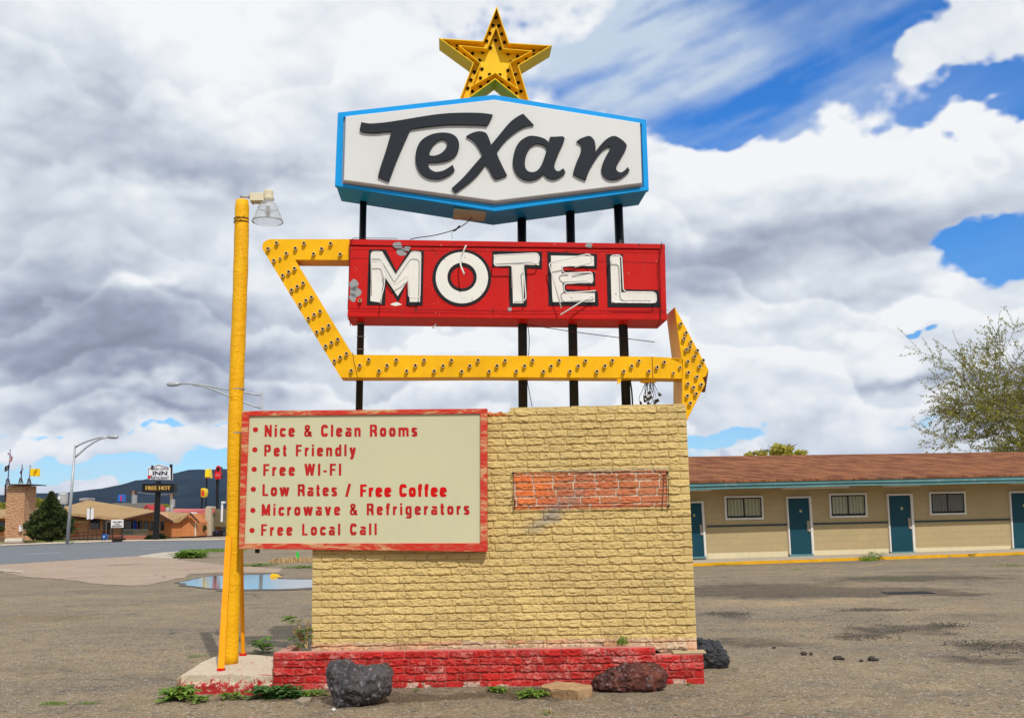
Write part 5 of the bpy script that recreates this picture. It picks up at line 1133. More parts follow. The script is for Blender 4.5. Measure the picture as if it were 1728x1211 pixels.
fb = MB(); slab_px(fb, [(225.5,879),(228,877.5),(230.5,879),(230.5,892),(228,894),(225.5,892)], 98.9, .1); tag(fb.build('blue_banner', paint('blue banner', (.01,.05,.42), .6), origin=at(228,892,98.9)), 'blue feather banner hanging by the inn windows', 'banner')
# tower with flags
TW = thing('brick_tower', 'tall tan and brown brick sign tower left of the juniper tree', 'tower', at(25, 912, 88))
tm, nt, b = newmat('patterned tan brick'); tc = N(nt, 'ShaderNodeTexCoord').outputs['Object']
wv1 = N(nt, 'ShaderNodeTexWave', wave_type='BANDS', i_Scale=1.5, i_Distortion=14.0, i_Detail=4.0); wv1.inputs['Detail Scale'].default_value = 1.6; wv1.inputs['Detail Roughness'].default_value = .7; wv1.bands_direction = 'Z'; nt.links.new(tc, wv1.inputs['Vector'])
nt.links.new(mixc(nt, ramp(nt, wv1.outputs[0], .3, .7), (.30,.15,.08), (.55,.33,.18)), b.inputs['Base Color']); b.inputs['Roughness'].default_value = .9
m_ = MB(); slab_px(m_, [(11.5,818.5),(42,819),(38.5,908),(6.5,909)], 88, 2.2); m_.build('shaft', tm, TW, bevel=.05)
m_ = MB(); slab_px(m_, [(-12,905),(50,904),(50,912),(-12,913)], 87, 3.4); m_.build('base', tm, TW, bevel=.05)
m_ = MB(); slab_px(m_, rect(9,816.2,51,817.8), 87.4, 3); m_.build('platform', M['inn_trim'], TW)
m_ = MB(); m_.tube([at(9,817,88), at(8,845,88)], .05, 5); m_.tube([at(10.5,817,88), at(9.5,845,88)], .05, 5)
for k in range(6): m_.tube([at(8.9,821+4*k,88), at(10.2,821+4*k,88)], .03, 4)
m_.build('ladder', M['inn_trim'], TW); 
m_ = MB(); slab_px(m_, rect(32,886,35,896), 87.6, .3); m_.build('plaque', M['white_sign'], TW)
def cloth(mb_pts, fn, nu, nv):   # cloth with colours: mb_pts(u,v)->point
    m_ = MB(); vs = [mb_pts(i/nu, j/nv) for j in range(nv+1) for i in range(nu+1)]
    m_.add(vs, [[j*(nu+1)+i, j*(nu+1)+i+1, (j+1)*(nu+1)+i+1, (j+1)*(nu+1)+i] for j in range(nv) for i in range(nu)])
    m_.c = [(*fn(i/nu, j/nv), 1) for j in range(nv+1) for i in range(nu+1)]; return m_
M['cloth'] = paint('flag cloth', None, .8, .02, 3, 0, attr=True)
def us(u, v):
    if u < .4 and v < .54: return (.75,.75,.8) if (int(u*25)+int(v*18)) % 3 == 0 else (.03,.04,.20)
    return (.50,.03,.04) if int(v*13) % 2 == 0 else (.78,.76,.76)
def zia(u, v):
    dx, dy = (u-.48)*1.5, v-.5; r = math.hypot(dx, dy)
    if .07 < r < .115: return (.45,.03,.02)
    for a, b_ in ((dx, dy), (dy, dx)):
        if .12 < abs(a) < .30 and (abs(b_) < .018 or .04 < abs(b_) < .07) and abs(a) < (.30 if abs(b_) < .018 else .24): return (.45,.03,.02)
    return (.83,.55,.01)
def black(u, v):
    r = math.hypot((u-.5)*1.4, v-.5); return (.55,.55,.55) if .20 < r < .27 or r < .08 or abs(v-.88) < .04 else (.012,.012,.015)
def txf(u, v): return (.03,.04,.22) if u < .35 else ((.75,.73,.73) if v < .5 else (.50,.03,.04))
def flagpole(xb, yb, xt, yt, lab, flags, base=True):
    Fp = thing('flagpole', lab, 'flagpole', at(xb, yb, 88.6), 'flagpoles on the brick tower')
    m_ = MB(); m_.tube([at(xb, yb, 88.6), at(xt, yt, 88.6)], [.06,.035], 7); m_.lathe(at(xt, yt, 88.6), [(.0001,.14),(.07,.07),(.0001,0)], 8); m_.build('pole', paint('blue grey pole', (.10,.13,.22), .5), Fp)
    m_ = MB()
    for dx in (-3.3, 3.3): m_.tube([at(xb+dx, yb+.5, 88.6), at(xb+dx*.4, yb-8.5, 88.6)], .05, 5)
    m_.tube([at(xb-1.3, yb-8.5, 88.6), at(xb+1.3, yb-8.5, 88.6)], .05, 5); m_.build('bracket', M['rust'], Fp)
    for nm, flab, fcat, fn, corners, sag in flags:
        a, b_, c_, d_ = [Vector(p) for p in corners]   # top hoist, top fly, bottom fly, bottom hoist in view
        def P3(u, v):
            p = a.lerp(b_, u).lerp(d_.lerp(c_, u), v); w = .22*math.sin(u*9+v*3)*u
            return at(p.x, p.y+sag*u*(1-u)*2, 88.5+w)
        m_ = cloth(P3, fn, 42, 26); m_.build(nm, M['cloth'], Fp, smooth=True)
flagpole(13, 816, 17.3, 760, 'tallest flagpole on the tower with a striped flag above a black flag', [('striped_flag','','',us,((17,764),(22.3,771),(19.8,779),(15.5,778)),1.5), ('striped_flag_fold','','',us,((16.8,763.5),(12.5,764),(13,767),(16.6,767)),.3), ('black_flag','','',black,((15.6,783),(8,787),(7.4,796),(14.4,793)),1)])
flagpole(35, 815, 37.5, 785.5, 'short middle flagpole on the tower with a small drooping red and blue flag', [('drooping_flag','','',txf,((37.4,788),(40.2,790),(35.3,800),(33.2,797.5)),.5)])
flagpole(49, 816, 51, 787, 'right flagpole on the tower with a yellow flag bearing a red sun symbol', [('yellow_flag','','',zia,((51,790),(67.8,790.5),(67.5,803.5),(50.4,802.5)),.6)])
m_ = MB(); c = at(24, 915.5, 84); m_.lathe(c-Vector((.75,0,-.15)), [(.0001,0),(.2,.02),(.22,.1),(.22,1.4),(.2,1.48),(.0001,1.5)], 14, axis=(1,0,0)); m_.box(c+Vector((0,0,-.12)), (.9,.3,.12)); tag(m_.build('stone_bench', paint('pale stone', (.55,.50,.42), .85, .1, 8, .2, 30), origin=c, smooth=False), 'pale rounded stone block lying in the grass by the tower', 'stone')
# inn pole sign
IS = thing('inn_sign', 'white INN and RESTAURANT sign above a dark message board on a black pole', 'sign', at(264, 910, 90))
m_ = MB(); m_.tube([at(262.8,912,90), at(267.5,812,90)], .26, 10); m_.build('pole', M['steel_black'], IS)
m_ = MB(); slab_px(m_, [(249,788.5),(268,782.5),(287.5,789),(287.5,809.5),(249,809)], 89.6, .7); fp = m_.build('cabinet', M['white_sign'], IS, bevel=.03)
m_ = MB(); m_.tube([at(288.8,783,89.8), at(288,809,89.8)], .13, 6); m_.build('edge_post', M['wire'], IS)
m_ = MB(); slab_px(m_, rect(239.5,815.2,293.5,830), 89.5, .9); mbd = m_.build('message_board', paint('dark message board', (.015,.013,.015), .5, .1, 4, 0), IS, bevel=.03)
FPn = Pl(264, 800, 89.56, 0)
def tx(s, a, b_, cap, mat, par, off, d=0.0, bold=.1, track=1.0, pl_=None): m_ = MB(); text_on(m_, pl_ or FPn, s, a, b_, cap, d, off=off, bold=bold, thick=.02, track=track); return m_.build('lettering', mat, par)
dkb = paint('dark sign letters', (.05,.04,.07), .5, 0, 3, 0)
tx('CASA LEMUS', (255.8,792.0), (284.5,791.8), 2.9, dkb, fp, 0, bold=.0); tx('INN', (257.6,801), (282.2,801), 6.6, dkb, fp, .0, bold=.12); tx('RESTAURANT', (254.8,808.0), (285,808.0), 4.4, dkb, fp, 0, bold=.0)
m_ = MB(); m_.tube([at(250.5,807,89.55), at(250.5,790.5,89.55), at(268,783.8,89.55), at(284,788.3,89.55)], .022, 5); m_.box(at(257,788.2,89.55), (.2,.05,.35)); m_.build('house_outline', dkb, fp)
m_ = MB(); m_.lathe(at(251.6,804.6,89.56), [(.0001,.05),(.13,.05),(.13,0)], 12, axis=(0,-1,0)); m_.tube([at(252.5,803,89.54), at(256,801.5,89.54)], .03, 5); m_.build('red_emblem', paint('red emblem', (.5,.01,.02), .5), fp)
am, nt, b = newmat('amber message letters'); b.inputs['Base Color'].default_value = (.42,.25,.04,1); b.inputs['Emission Color'].default_value = (.9,.55,.08,1); b.inputs['Emission Strength'].default_value = .12
tx('FREE HOT', (245.5,826.3), (288,826.1), 6.6, am, mbd, .0, d=-.10, bold=.18, track=1.05)
# small signs
CS = thing('restaurant_sign', 'small white lettered board in front of the inn door', 'sign', at(197, 906, 94)); m_ = MB(); slab_px(m_, [(187.5,876.5),(207.8,876),(207.8,889.5),(187.5,890)], 94, .12); f2 = m_.build('face', M['white_sign'], CS)
m_ = MB()
for x in (189.5, 206.3): m_.tube([at(x,889,94.1), at(x,910,94.1)], .06, 6)
m_.build('leg', M['wire'], CS); P94 = Pl(197, 880, 93.99, 0)
for s, a, b_, cap in (('CASA LEMUS', (190,881.5), (205.8,881.2), 2.4), ('& GRILL', (193,885), (203,884.8), 1.8), ('RESTAURANT', (189.3,888.8), (206,888.4), 2.5)): tx(s, a, b_, cap, dkb, f2, .01, bold=0, pl_=P94)
RS = thing('road_sign', 'pair of white road signs seen from behind on one thin post', 'road sign', at(151, 911, 86))
m_ = MB(); m_.tube([at(147.5,912,86), at(152.5,856,86)], .05, 6); m_.build('post', M['rust'], RS)
for i, (x0, x1) in enumerate(((146.6,151.6),(153,158))): m_ = MB(); slab_px(m_, [(x0,858.2),(x1,857),(x1-.3,875),(x0-.3,876.5)], 85.9, .04); m_.build('plate', M['white_sign'], RS, bevel=.01)
bx_ = thing('mailbox', 'blue mailbox standing by the ramp railing of the inn', 'mailbox', at(175, 912, 90)); m_ = MB(); slab_px(m_, [(171.8,903),(173,901.2),(177,901.2),(178.2,903),(178,909.5),(172,909.5)], 90, .5); bd = m_.build('body', paint('post blue', (.01,.10,.42), .4), bx_, bevel=.04)
m_ = MB(); slab_px(m_, rect(174,904,176.4,906), 89.97, .02); m_.build('label_plate', M['white_sign'], bd)
for x in (172.8, 177.2): m_ = MB(); m_.tube([at(x,909.3,90.2), at(x,912,90.2)], .05, 5); m_.build('leg', M['wire'], bx_)
# street lamps
def lamp(lab, base, top, curve1, curve2, headp, Y, r=.11, pw=.07):
    T_ = thing('street_lamp', lab, 'street lamp', at(*base, Y), 'galvanised street lamps'); m_ = MB(); m_.tube([at(*base, Y), at(*top, Y)], [r*1.25, r*.7], 12); m_.build('pole', M['galv'], T_, smooth=True)
    m_ = MB()
    for cv in (curve1, curve2): m_.tube([at(x, y, Y) for x, y in cv], [pw]*len(cv), 7)
    m_.build('arm', M['galv'], T_, smooth=True)
    m_ = MB(); a, b_ = at(*headp[0], Y), at(*headp[1], Y); v = b_-a; m_.tube([a, a+v*.2, a+v*.55, a+v*.9, b_], [.09,.15,.17,.13,.04], 10); o = m_.build('lamp_head', M['galv'], T_, smooth=True)
    return T_
lamp('tall grey street lamp across the road with its arm curving right', (113.5,917), (127,751), [(127.3,754.5),(134,750),(145,745),(158,740.5),(170,737.6),(184,736.3)], [(126.8,771),(134,765),(145,755),(158,746),(170,740),(184,737.2)], ((182,737),(200,736.8)), 78)
lamp('grey street lamp behind the yellow post with its arm reaching left', (443,917), (441.5,662), [(441.5,667),(420,663.5),(390,658),(360,652.5),(335,648),(318,647.2),(300,647.5)], [(441.5,689),(425,683.5),(405,676),(385,667.5),(360,657),(340,651),(325,648.6)], ((304,647.4),(281,648.6)), 66, .10, .06)
# hills town: poles, signs, roofs
def upole(lab, x0, y0, x1, y1, Y, bar): 
    U_ = thing('utility_pole', lab, 'utility pole', at(x0, y0, Y), 'utility poles beyond the inn'); m_ = MB(); m_.tube([at(x0,y0,Y), at(x1,y1,Y)], [.24,.18], 8); m_.build('pole', paint('weathered pole wood', (.26,.17,.11), .9), U_)
    m_ = MB(); m_.tube([at(x1-bar, y1+1.5, Y), at(x1+bar, y1+2.2, Y)], .12, 5); m_.tube([at(x1-bar*.7, y1+1.6, Y), at(x1-bar*.7, y1-.6, Y)], .07, 5); m_.tube([at(x1+bar*.7, y1+2, Y), at(x1+bar*.7, y1, Y)], .07, 5); m_.build('crossarm', M['rust'], U_)
    m_ = MB(); c = at(x1+1.5, y1+22, Y); m_.lathe(c, [(.0001,0),(.35,.02),(.35,1.1),(.0001,1.15)], 10); m_.build('transformer', M['bare_grey'], U_)
upole('left utility pole beyond the inn roof', 225.5, 862, 225, 828, 130, 6); upole('right utility pole beyond the inn roof, next to the message board', 288.5, 862, 289.5, 833, 150, 5)
m_ = MB(); m_.tube([at(229,829.5,131), at(250,832.8,138), at(272,834,144), at(287,834,149)], .035, 4); tag(m_.build('power_line', M['bare_grey'], origin=at(229,829.5,131)), 'power line strung between the two utility poles', 'power line')
def polesign(name, lab, face, Y, pole, mat, extra=None, r=.25):
    S_ = thing(name, lab, 'sign', at(*pole[0], Y)); m_ = MB(); m_.tube([at(*pole[0], Y), at(*pole[1], Y)], r, 8); m_.build('pole', M['steel_black'], S_)
    m_ = MB(); slab_px(m_, face, Y-.9, 1.6); f_ = m_.build('face', mat, S_, bevel=.05)
    if extra: extra(S_, f_)
    return S_
ym = paint('yellow sign plastic', (.85,.62,.02), .4, .03, 3, 0); rm = paint('red sign plastic', (.62,.01,.02), .4, .03, 3, 0)
def e1(S_, f_):
    m_ = MB(); slab_px(m_, rect(346.5,804.3,353.6,806.5), 178.6, .4); m_.build('lower_band', paint('brown orange band', (.30,.10,.03), .5), f_)
polesign('yellow_sign', 'plain tall yellow sign left of the red one, high on a thin pole', [(346.3,791.5),(353,790.5),(354.3,806),(345.5,805)], 180, ((347,864),(349,806)), ym, e1, .14)
def e2(S_, f_):
    P_ = Pl(368, 800, 167.0, 0); m_ = MB()
    o1 = [(363.5,808),(361.2,800.5),(363.2,796.5),(364.6,787.5),(367.5,785.2),(371,786),(372,795.5),(373,800),(371.8,807.5)]; i1 = [(364.8,795.5),(365.8,788.2),(369.6,787.4),(370.9,794.5)]
    m_.holed([[P_.uv(*p) for p in o1], [P_.uv(*p) for p in i1]], P_, 0, .3); m_.build('hat_outline', rm, f_)
    m_ = MB()
    for k in range(3): slab_px(m_, rect(364+k*2.6, 798.5+k*.3, 365.8+k*2.6, 804), 166.9, .15)
    m_.build('script_strokes', paint('pale pink script', (.6,.12,.12), .5), f_)
polesign('red_sign', 'red outlined sign with an arched top, right of the tall yellow sign', [(362.5,807.5),(361,799),(364.5,787.5),(368,786),(371,787.5),(372.3,800),(371,807)], 168, ((366.2,862),(367,807)), M['steel_black'], e2, .26)
def e3(S_, f_):
    P_ = Pl(341, 830, 158.8, 0); m_ = MB(); slab_px(m_, [(337.2,824),(338.3,823),(338.3,838),(337.2,837)], 158.9, .5); m_.build('dark_edge', dkb, f_); tx('8', (339.6,836.4), (344.8,836.4), 8.0, rm, f_, .01, bold=.12, pl_=P_)
    m_ = MB(); text_on(m_, P_, 'SUPER', (338.8,828.0), (345.5,827.8), 1.8, 0, off=.01, bold=.1, thick=.02); m_.build('lettering', rm, f_)
polesign('eight_sign', 'smaller yellow shield shaped sign with a red 8, below the tall yellow sign', [(338.3,824.5),(341.5,823),(345.6,824.5),(346.3,830),(345,836.5),(341.5,839),(338,837)], 160, ((340,864),(341,838)), ym, e3, .14)
bs = polesign('blue_sign', 'blue sign with red letters seen end on above the inn roof', [(199.2,835),(205.6,833.8),(205.8,846),(198.2,846)], 150, ((202,860),(202,845)), paint('blue sign plastic', (.02,.14,.55), .4), None, .2)
m_ = MB(); slab_px(m_, [(203.2,836),(205.2,835.6),(205,844.5),(203,844.5)], 149, .1); m_.build('red_strip', rm, bs)
WT = thing('water_tank', 'silver water tank rising behind the juniper tree', 'water tank', at(106, 852, 170)); m_ = MB(); c = at(106, 850, 170); m_.lathe(c, [(.0001,0),(.75,0),(.8,.5),(.8,1.5),(.85,1.55),(.55,1.9),(.0001,2.1)], 20); m_.build('tank', M['galv'], WT)
m_ = MB(); slab_px(m_, [(97.5,838),(101,836.5),(101,842),(97.5,842.5)], 169, .3); m_.build('bracket', M['white_sign'], WT)
WT.scale = (1,1,1)
for x in (102, 110):
    m_ = MB(); m_.tube([at(x,850,170), at(x,862,170)], .12, 6); m_.build('leg', M['galv'], WT)
FB = thing('far_building', 'long low building with grey roofs behind the inn', 'building', at(240, 868, 125)); m_ = MB(); slab_px(m_, [(180,856),(282,857),(282,880),(180,880)], 126, 8); m_.build('wall', M['inn_cream'], FB)
mg = roofmat('grey shingles', (.15,.135,.11), (.12,.11,.09), (.19,.17,.13), 1.2, .4)
roofpx('roof', [(176,858.5,124),(284,859.5,124),(270,847.8,131),(192,848.2,131)], mg, FB)
RG = thing('red_gable_building', 'little white gable with red edges peeping over the inn roof', 'building', at(247, 866, 115)); m_ = MB(); slab_px(m_, [(240.5,861),(247,853),(254,861),(254,868),(240.5,868)], 115, 5); m_.build('wall', M['white_sign'], RG)
m_ = MB(); m_.prism([at(x,y,114.7) for x, y in ((238.5,861),(247,850.8),(247,853),(240,862))], (0,5.5,0)); m_.prism([at(x,y,114.7) for x, y in ((247,850.8),(255.5,861),(254,862),(247,853))], (0,5.5,0)); m_.build('roof', paint('red gable trim', (.45,.03,.03), .6), RG)
RB = thing('red_roof_building', 'building with a steep pink red metal roof and stone chimney beside the yellow post', 'building', at(340, 905, 106))
M['pink_roof'] = paint('faded red metal roof', (.52,.10,.10), .55, .08, 2, 0, spec=.3)
roofpx('roof', [(337,882,103),(363,858,103),(298,858,112),(268,866,112),(300,881,108)], paint('faded red metal roof', (.52,.12,.12), .55, .08, 2, 0), RB)
m_ = MB(); slab_px(m_, [(336,884),(357,864),(357,905),(331,905)], 105, 7); m_.build('wall', paint('grey stone', (.36,.33,.28), .9, .2, 6, 0), RB)
m_ = MB(); slab_px(m_, [(346,856),(349,853.5),(356,854),(356,904),(343,905)], 102.6, 1.8); m_.build('chimney', paint('pale stone chimney', (.44,.37,.27), .9, .2, 8, 0), RB, bevel=.08)
m_ = MB(); slab_px(m_, [(357,868),(363,858),(376,880),(390,888),(357,888)], 103.5, 8); m_.build('gable', paint('olive timber gable', (.14,.11,.06), .8, .15, 4, 0), RB)
m_ = MB(); slab_px(m_, [(357,887),(392,887),(392,903),(357,904)], 110, .4); m_.build('pale_wall', M['white_sign'], RB)
m_ = MB(); m_.prism([at(x,y,105.5) for x, y in ((289,866),(302,865.5),(302,876),(290,876))], (0,.2,0)); 
tag(thing('wall_sign', 'white signboard standing on the red metal roof', 'sign', at(327,874,102)), None); 
ws = bpy.data.objects['wall_sign']; m_ = MB(); slab_px(m_, [(322,863.5),(332,864.2),(332,875),(322,870)], 102, .15); m_.build('face', M['white_sign'], ws); P_ = Pl(327, 868, 101.95, 0)
m_ = MB(); m_.tube([at(324,866.5,101.95), at(330,866.8,101.95)], .06, 4); m_.tube([at(324,868.8,101.95), at(329,869,101.95)], .05, 4); m_.build('faint_strokes', M['bare_grey'], ws)
m_ = MB()
for x in (323, 331): m_.tube([at(x,870,102.2), at(x,882,102.2)], .07, 5)
m_.build('leg', M['wire'], ws)
TK = thing('rooftop_tank', 'grey cylindrical tank on the roof beside the message board', 'tank', at(283, 866, 104)); m_ = MB(); c = at(283, 864, 104); m_.lathe(c, [(.0001,0),(.2,0),(.22,.35),(.1,.5),(.0001,.52)], 12); m_.lathe(c+Vector((.4,0,0)), [(.0001,0),(.14,0),(.16,.6),(.0001,.8)], 12); m_.build('shell', M['galv'], TK)
WLp = thing('lot_lamp', 'white short lamp post at the edge of the yellow post', 'lamp post', at(374.5, 877, 96)); m_ = MB(); m_.tube([at(374,880,96), at(375,847.5,96)], .1, 8); m_.build('post', M['white_sign'], WLp); m_ = MB(); slab_px(m_, rect(373.2,845.5,378.5,848.5), 95.8, .5); m_.build('lamp_head', M['white_sign'], WLp)
# blue car
CA = thing('parked_car', 'dark blue car parked under the far building by the yellow post', 'car', at(364, 902, 104))
m_ = MB(); prof = [(356.5,901.5),(356.7,897.5),(359,896.8),(361,894.6),(367.5,894.6),(370,897),(373,898),(373.3,901.5)]; slab_px(m_, prof, 103.2, 1.6); cbd = m_.build('body', paint('dark blue car paint', (.02,.04,.13), .25, .03, 3, 0, spec=.7), CA, bevel=.08)
m_ = MB(); slab_px(m_, [(361,897),(362,895.2),(367,895.2),(368.8,897)], 103.17, .02); m_.build('window', M['dark_glass'], cbd)
for x in (359.5, 370): m_ = MB(); m_.lathe(at(x, 901.3, 103.15), [(.0001,0),(.3,.02),(.32,.1),(.32,.3)], 14, axis=(0,1,0)); m_.build('wheel', M['hole'], CA)
# ================================================================== PLANTS
def leafmat(name, c, c2, tr=.35):
    m, nt, b = newmat(name); L = nt.links.new; oi = N(nt, 'ShaderNodeTexCoord').outputs['Object']; n = tex(nt, oi, i_Scale=.9, i_Detail=4.0); n2 = tex(nt, oi, i_Scale=14.0, i_Detail=2.0)
    cc = mixc(nt, ramp(nt, mathn(nt, 'ADD', mathn(nt, 'MULTIPLY', n, .6), mathn(nt, 'MULTIPLY', n2, .4)), .35, .65), c, c2); L(cc, b.inputs['Base Color']); b.inputs['Roughness'].default_value = .6; b.inputs['Specular IOR Level'].default_value = .3
    tl = N(nt, 'ShaderNodeBsdfTranslucent'); L(cc, tl.inputs[0]); mx = N(nt, 'ShaderNodeMixShader'); mx.inputs[0].default_value = tr; L(b.outputs[0], mx.inputs[1]); L(tl.outputs[0], mx.inputs[2]); L(mx.outputs[0], nt.nodes['Material Output'].inputs[0]); return m
M['bark'] = paint('grey brown bark', (.135,.10,.085), .95, .2, 6, .3, 30, spec=.1)
M['twig'] = paint('pale twig bark', (.21,.165,.14), .95, .15, 6, 0, spec=.1)
M['spring_leaf'] = leafmat('spring leaves', (.20,.21,.02), (.38,.36,.045), .4)
M['treetop_leaf'] = leafmat('bright treetop leaves', (.45,.42,.06), (.60,.55,.12), .5); M['juniper'] = leafmat('juniper foliage', (.028,.05,.010), (.075,.095,.022), .1)  # treetop leaf colour is a lighter yellow green than the spring leaves
M['weed'] = leafmat('weed leaves', (.10,.21,.025), (.22,.34,.05), .3); M['clover'] = leafmat('clover leaves', (.045,.12,.025), (.11,.22,.06), .2); M['straw'] = paint('dry straw', (.50,.34,.16), .8, .15, 20, 0)
def tri_twig(V, Fc, a, b, r0, r1):
    d = (b-a).normalized(); p = d.cross(Vector((.3,.5,.81))).normalized(); q = d.cross(p); n0 = len(V)
    for c, r in ((a, r0), (b, r1)):
        for k in range(3): t = 2.094*k; V.append(c+(p*math.cos(t)+q*math.sin(t))*r)
    for k in range(3): Fc.append([n0+k, n0+(k+1) % 3, n0+3+(k+1) % 3, n0+3+k])
def tree(name, lab, base, H, spread, seed, leafn, leafsz, levels=5, limb=7, cat='tree', lm='spring_leaf', up=.28, droop=0):
    g = random.Random(seed); T_ = thing(name, lab, cat, base); tk = MB(); V, Fc = [], []; LV, LF = [], []; tips = []
    def grow(p, d, ln, r, lev):
        n = 5 if lev < 2 else 4; pts = [p]; q = p; dd = d.copy()
        for i in range(n):
            dd = (dd+Vector((g.gauss(0,.13), g.gauss(0,.13), g.gauss(0,.10)+(up*.18 if lev > 1 else .03)-droop*.03*lev))).normalized(); q = q+dd*ln/n; pts.append(q)
        rs = [r*(1-.5*i/n) for i in range(n+1)]
        if lev <= 2: tk.tube(pts, rs, 8 if lev == 0 else 6, cap=False)
        else:
            for i in range(n): tri_twig(V, Fc, pts[i], pts[i+1], max(rs[i], .013), max(rs[i+1], .010))
        if lev >= levels-1: tips.append(pts)
        if lev >= levels: return
        kids = limb if lev == 0 else (5 if lev == 1 else g.choice((4,5)))
        for k in range(kids):
            t = g.uniform(.35 if lev else .6, 1.0); i = min(n-1, int(t*n)); c = pts[i].lerp(pts[i+1], t*n-i)
            ang = g.uniform(0, 6.283) if lev else 6.283*k/kids+g.uniform(-.3,.3); tilt = g.uniform(.45,1.0)*(1.15 if lev == 0 else 1)
            side = dd.cross(Vector((0,0,1)) if abs(dd.z) < .9 else Vector((1,0,0))).normalized(); oth = dd.cross(side)
            nd = (dd*math.cos(tilt)+(side*math.cos(ang)+oth*math.sin(ang))*math.sin(tilt)); nd.x *= spread; nd.y *= spread; nd.normalize()
            grow(c, nd, ln*g.uniform(.58,.80) if lev else H*g.uniform(.34,.46), rs[i]*g.uniform(.5,.68), lev+1)
    grow(Vector(base), Vector((0,0,1)), H*.28, H*.026, 0)
    tk.build('trunk', M['bark'], T_, smooth=True)
    m_ = MB(); m_.add(V, Fc); m_.build('twigs', M['twig'], T_)
    for _ in range(leafn):
        pts = g.choice(tips); i = g.randrange(len(pts)-1); c = pts[i].lerp(pts[i+1], g.random())+Vector((g.gauss(0,.07), g.gauss(0,.07), g.gauss(0,.07)))*leafsz*8
        a = Vector((g.gauss(0,1), g.gauss(0,1), g.gauss(0,1))).normalized()*leafsz*g.uniform(.6,1.3); b_ = Vector((g.gauss(0,1), g.gauss(0,1), g.gauss(0,1))).normalized()*leafsz*.5
        k = len(LV); LV += [c, c+a*.5+b_, c+a, c+a*.5-b_]; LF.append([k,k+1,k+2,k+3])
    m_ = MB(); m_.add(LV, LF); m_.build('crown', M[lm], T_); return T_
tree('cottonwood_tree', 'large spreading tree with sparse yellow green spring leaves behind the motel roof', (38.2, 58, 0), 14.8, 1.22, 5, 165000, .112, 5, 13, up=.22)
def clump(name, lab, cpt, rx, ry, rz, n, sz, mat, cat='tree', trunk=True, seed=1, squash=0, group=None, twig=0):
    g = random.Random(seed); T_ = thing(name, lab, cat, (cpt.x, cpt.y, 0), group); lobes = [(Vector((g.uniform(-.6,.6)*rx, g.uniform(-.6,.6)*ry, g.uniform(-.5,.6)*rz)), g.uniform(.35,.6)) for _ in range(9)]
    V, Fc = [], []
    for _ in range(n):
        l, s_ = g.choice(lobes); d = Vector((g.gauss(0,1), g.gauss(0,1), g.gauss(0,1))).normalized()*(g.random()**.4)*s_
        c = cpt+l+Vector((d.x*rx, d.y*ry, d.z*rz)); a = Vector((g.gauss(0,1), g.gauss(0,1), g.gauss(0,1))).normalized()*sz; b_ = Vector((g.gauss(0,1), g.gauss(0,1), g.gauss(0,1))).normalized()*sz*.6
        k = len(V); V += [c, c+a*.5+b_, c+a, c+a*.5-b_]; Fc.append([k,k+1,k+2,k+3])
    m_ = MB(); m_.add(V, Fc); m_.build('crown', M[mat], T_)
    m_ = MB()
    if trunk: m_.tube([Vector((cpt.x,cpt.y,0)), cpt], [rx*.08, rx*.05], 7)
    for _ in range(twig):
        d = Vector((g.uniform(-1,1)*rx, g.uniform(-1,1)*ry, g.uniform(.2,1.05)*rz)); m_.tube([cpt-Vector((0,0,rz*.5)), cpt+d*.5, cpt+d], [.05,.03,.012], 3, cap=False)
    if m_.v: m_.build('trunk', M['bark'], T_)
    return T_
for (x, y, w, h, lab, sd, nn, tw) in ((1318, 762, 24, 12, 'rounder yellow green treetop poking over the motel roof', 3, 1500, 30), (1283, 766, 12, 7, 'thin brown treetop just left of the rounder one over the motel roof', 4, 260, 50), (1352, 765, 9, 6, 'smallest green treetop right of the rounder one over the motel roof', 6, 300, 14), (1266, 768, 8, 5, 'faint low treetop leftmost over the motel roof', 8, 260, 14)):
    c = at(x, y, 60); clump('distant_tree', lab, c, w*60/1700, 1, h*60/1700, nn, .15, 'treetop_leaf', seed=sd, group='treetops over the motel roof', twig=tw)
# juniper
def juniper():
    g = random.Random(2); bs = at(83, 914, 84); T_ = thing('juniper_tree', 'dense dark green cone shaped juniper in front of the inn', 'tree', bs); V, Fc = [], []
    out = [(832,0),(838,2.5),(845,6),(852,11),(860,15),(868,22),(878,27),(888,31),(897,31),(905,26),(911,12)]
    for _ in range(15000):
        y = 832+79*(g.random()**.75)
        for a, b_ in zip(out, out[1:]):
            if a[0] <= y <= b_[0]: w = a[1]+(b_[1]-a[1])*(y-a[0])/(b_[0]-a[0]); break
        th = g.uniform(0, 6.283); R_ = w*84/1700*(g.random()**.3); R_ *= 1+.22*math.sin(th*5+y*.35)+.14*math.sin(th*9-y*.6); z = at(83, y, 84).z
        cx = at(87-(y-832)*.06, y, 84).x
        c = Vector((cx+math.cos(th)*R_, bs.y+math.sin(th)*R_, z)); a = Vector((math.cos(th)*.7+g.gauss(0,.4), math.sin(th)*.7+g.gauss(0,.4), .6+g.gauss(0,.4))).normalized()*.26; b_ = Vector((g.gauss(0,1), g.gauss(0,1), g.gauss(0,1))).normalized()*.09
        k = len(V); V += [c, c+a*.5+b_, c+a, c+a*.5-b_]; Fc.append([k,k+1,k+2,k+3])
    m_ = MB(); m_.add(V, Fc); m_.build('crown', M['juniper'], T_); m_ = MB(); m_.tube([bs, at(85, 845, 84)], [.3,.06], 8); m_.build('trunk', M['bark'], T_)
juniper()
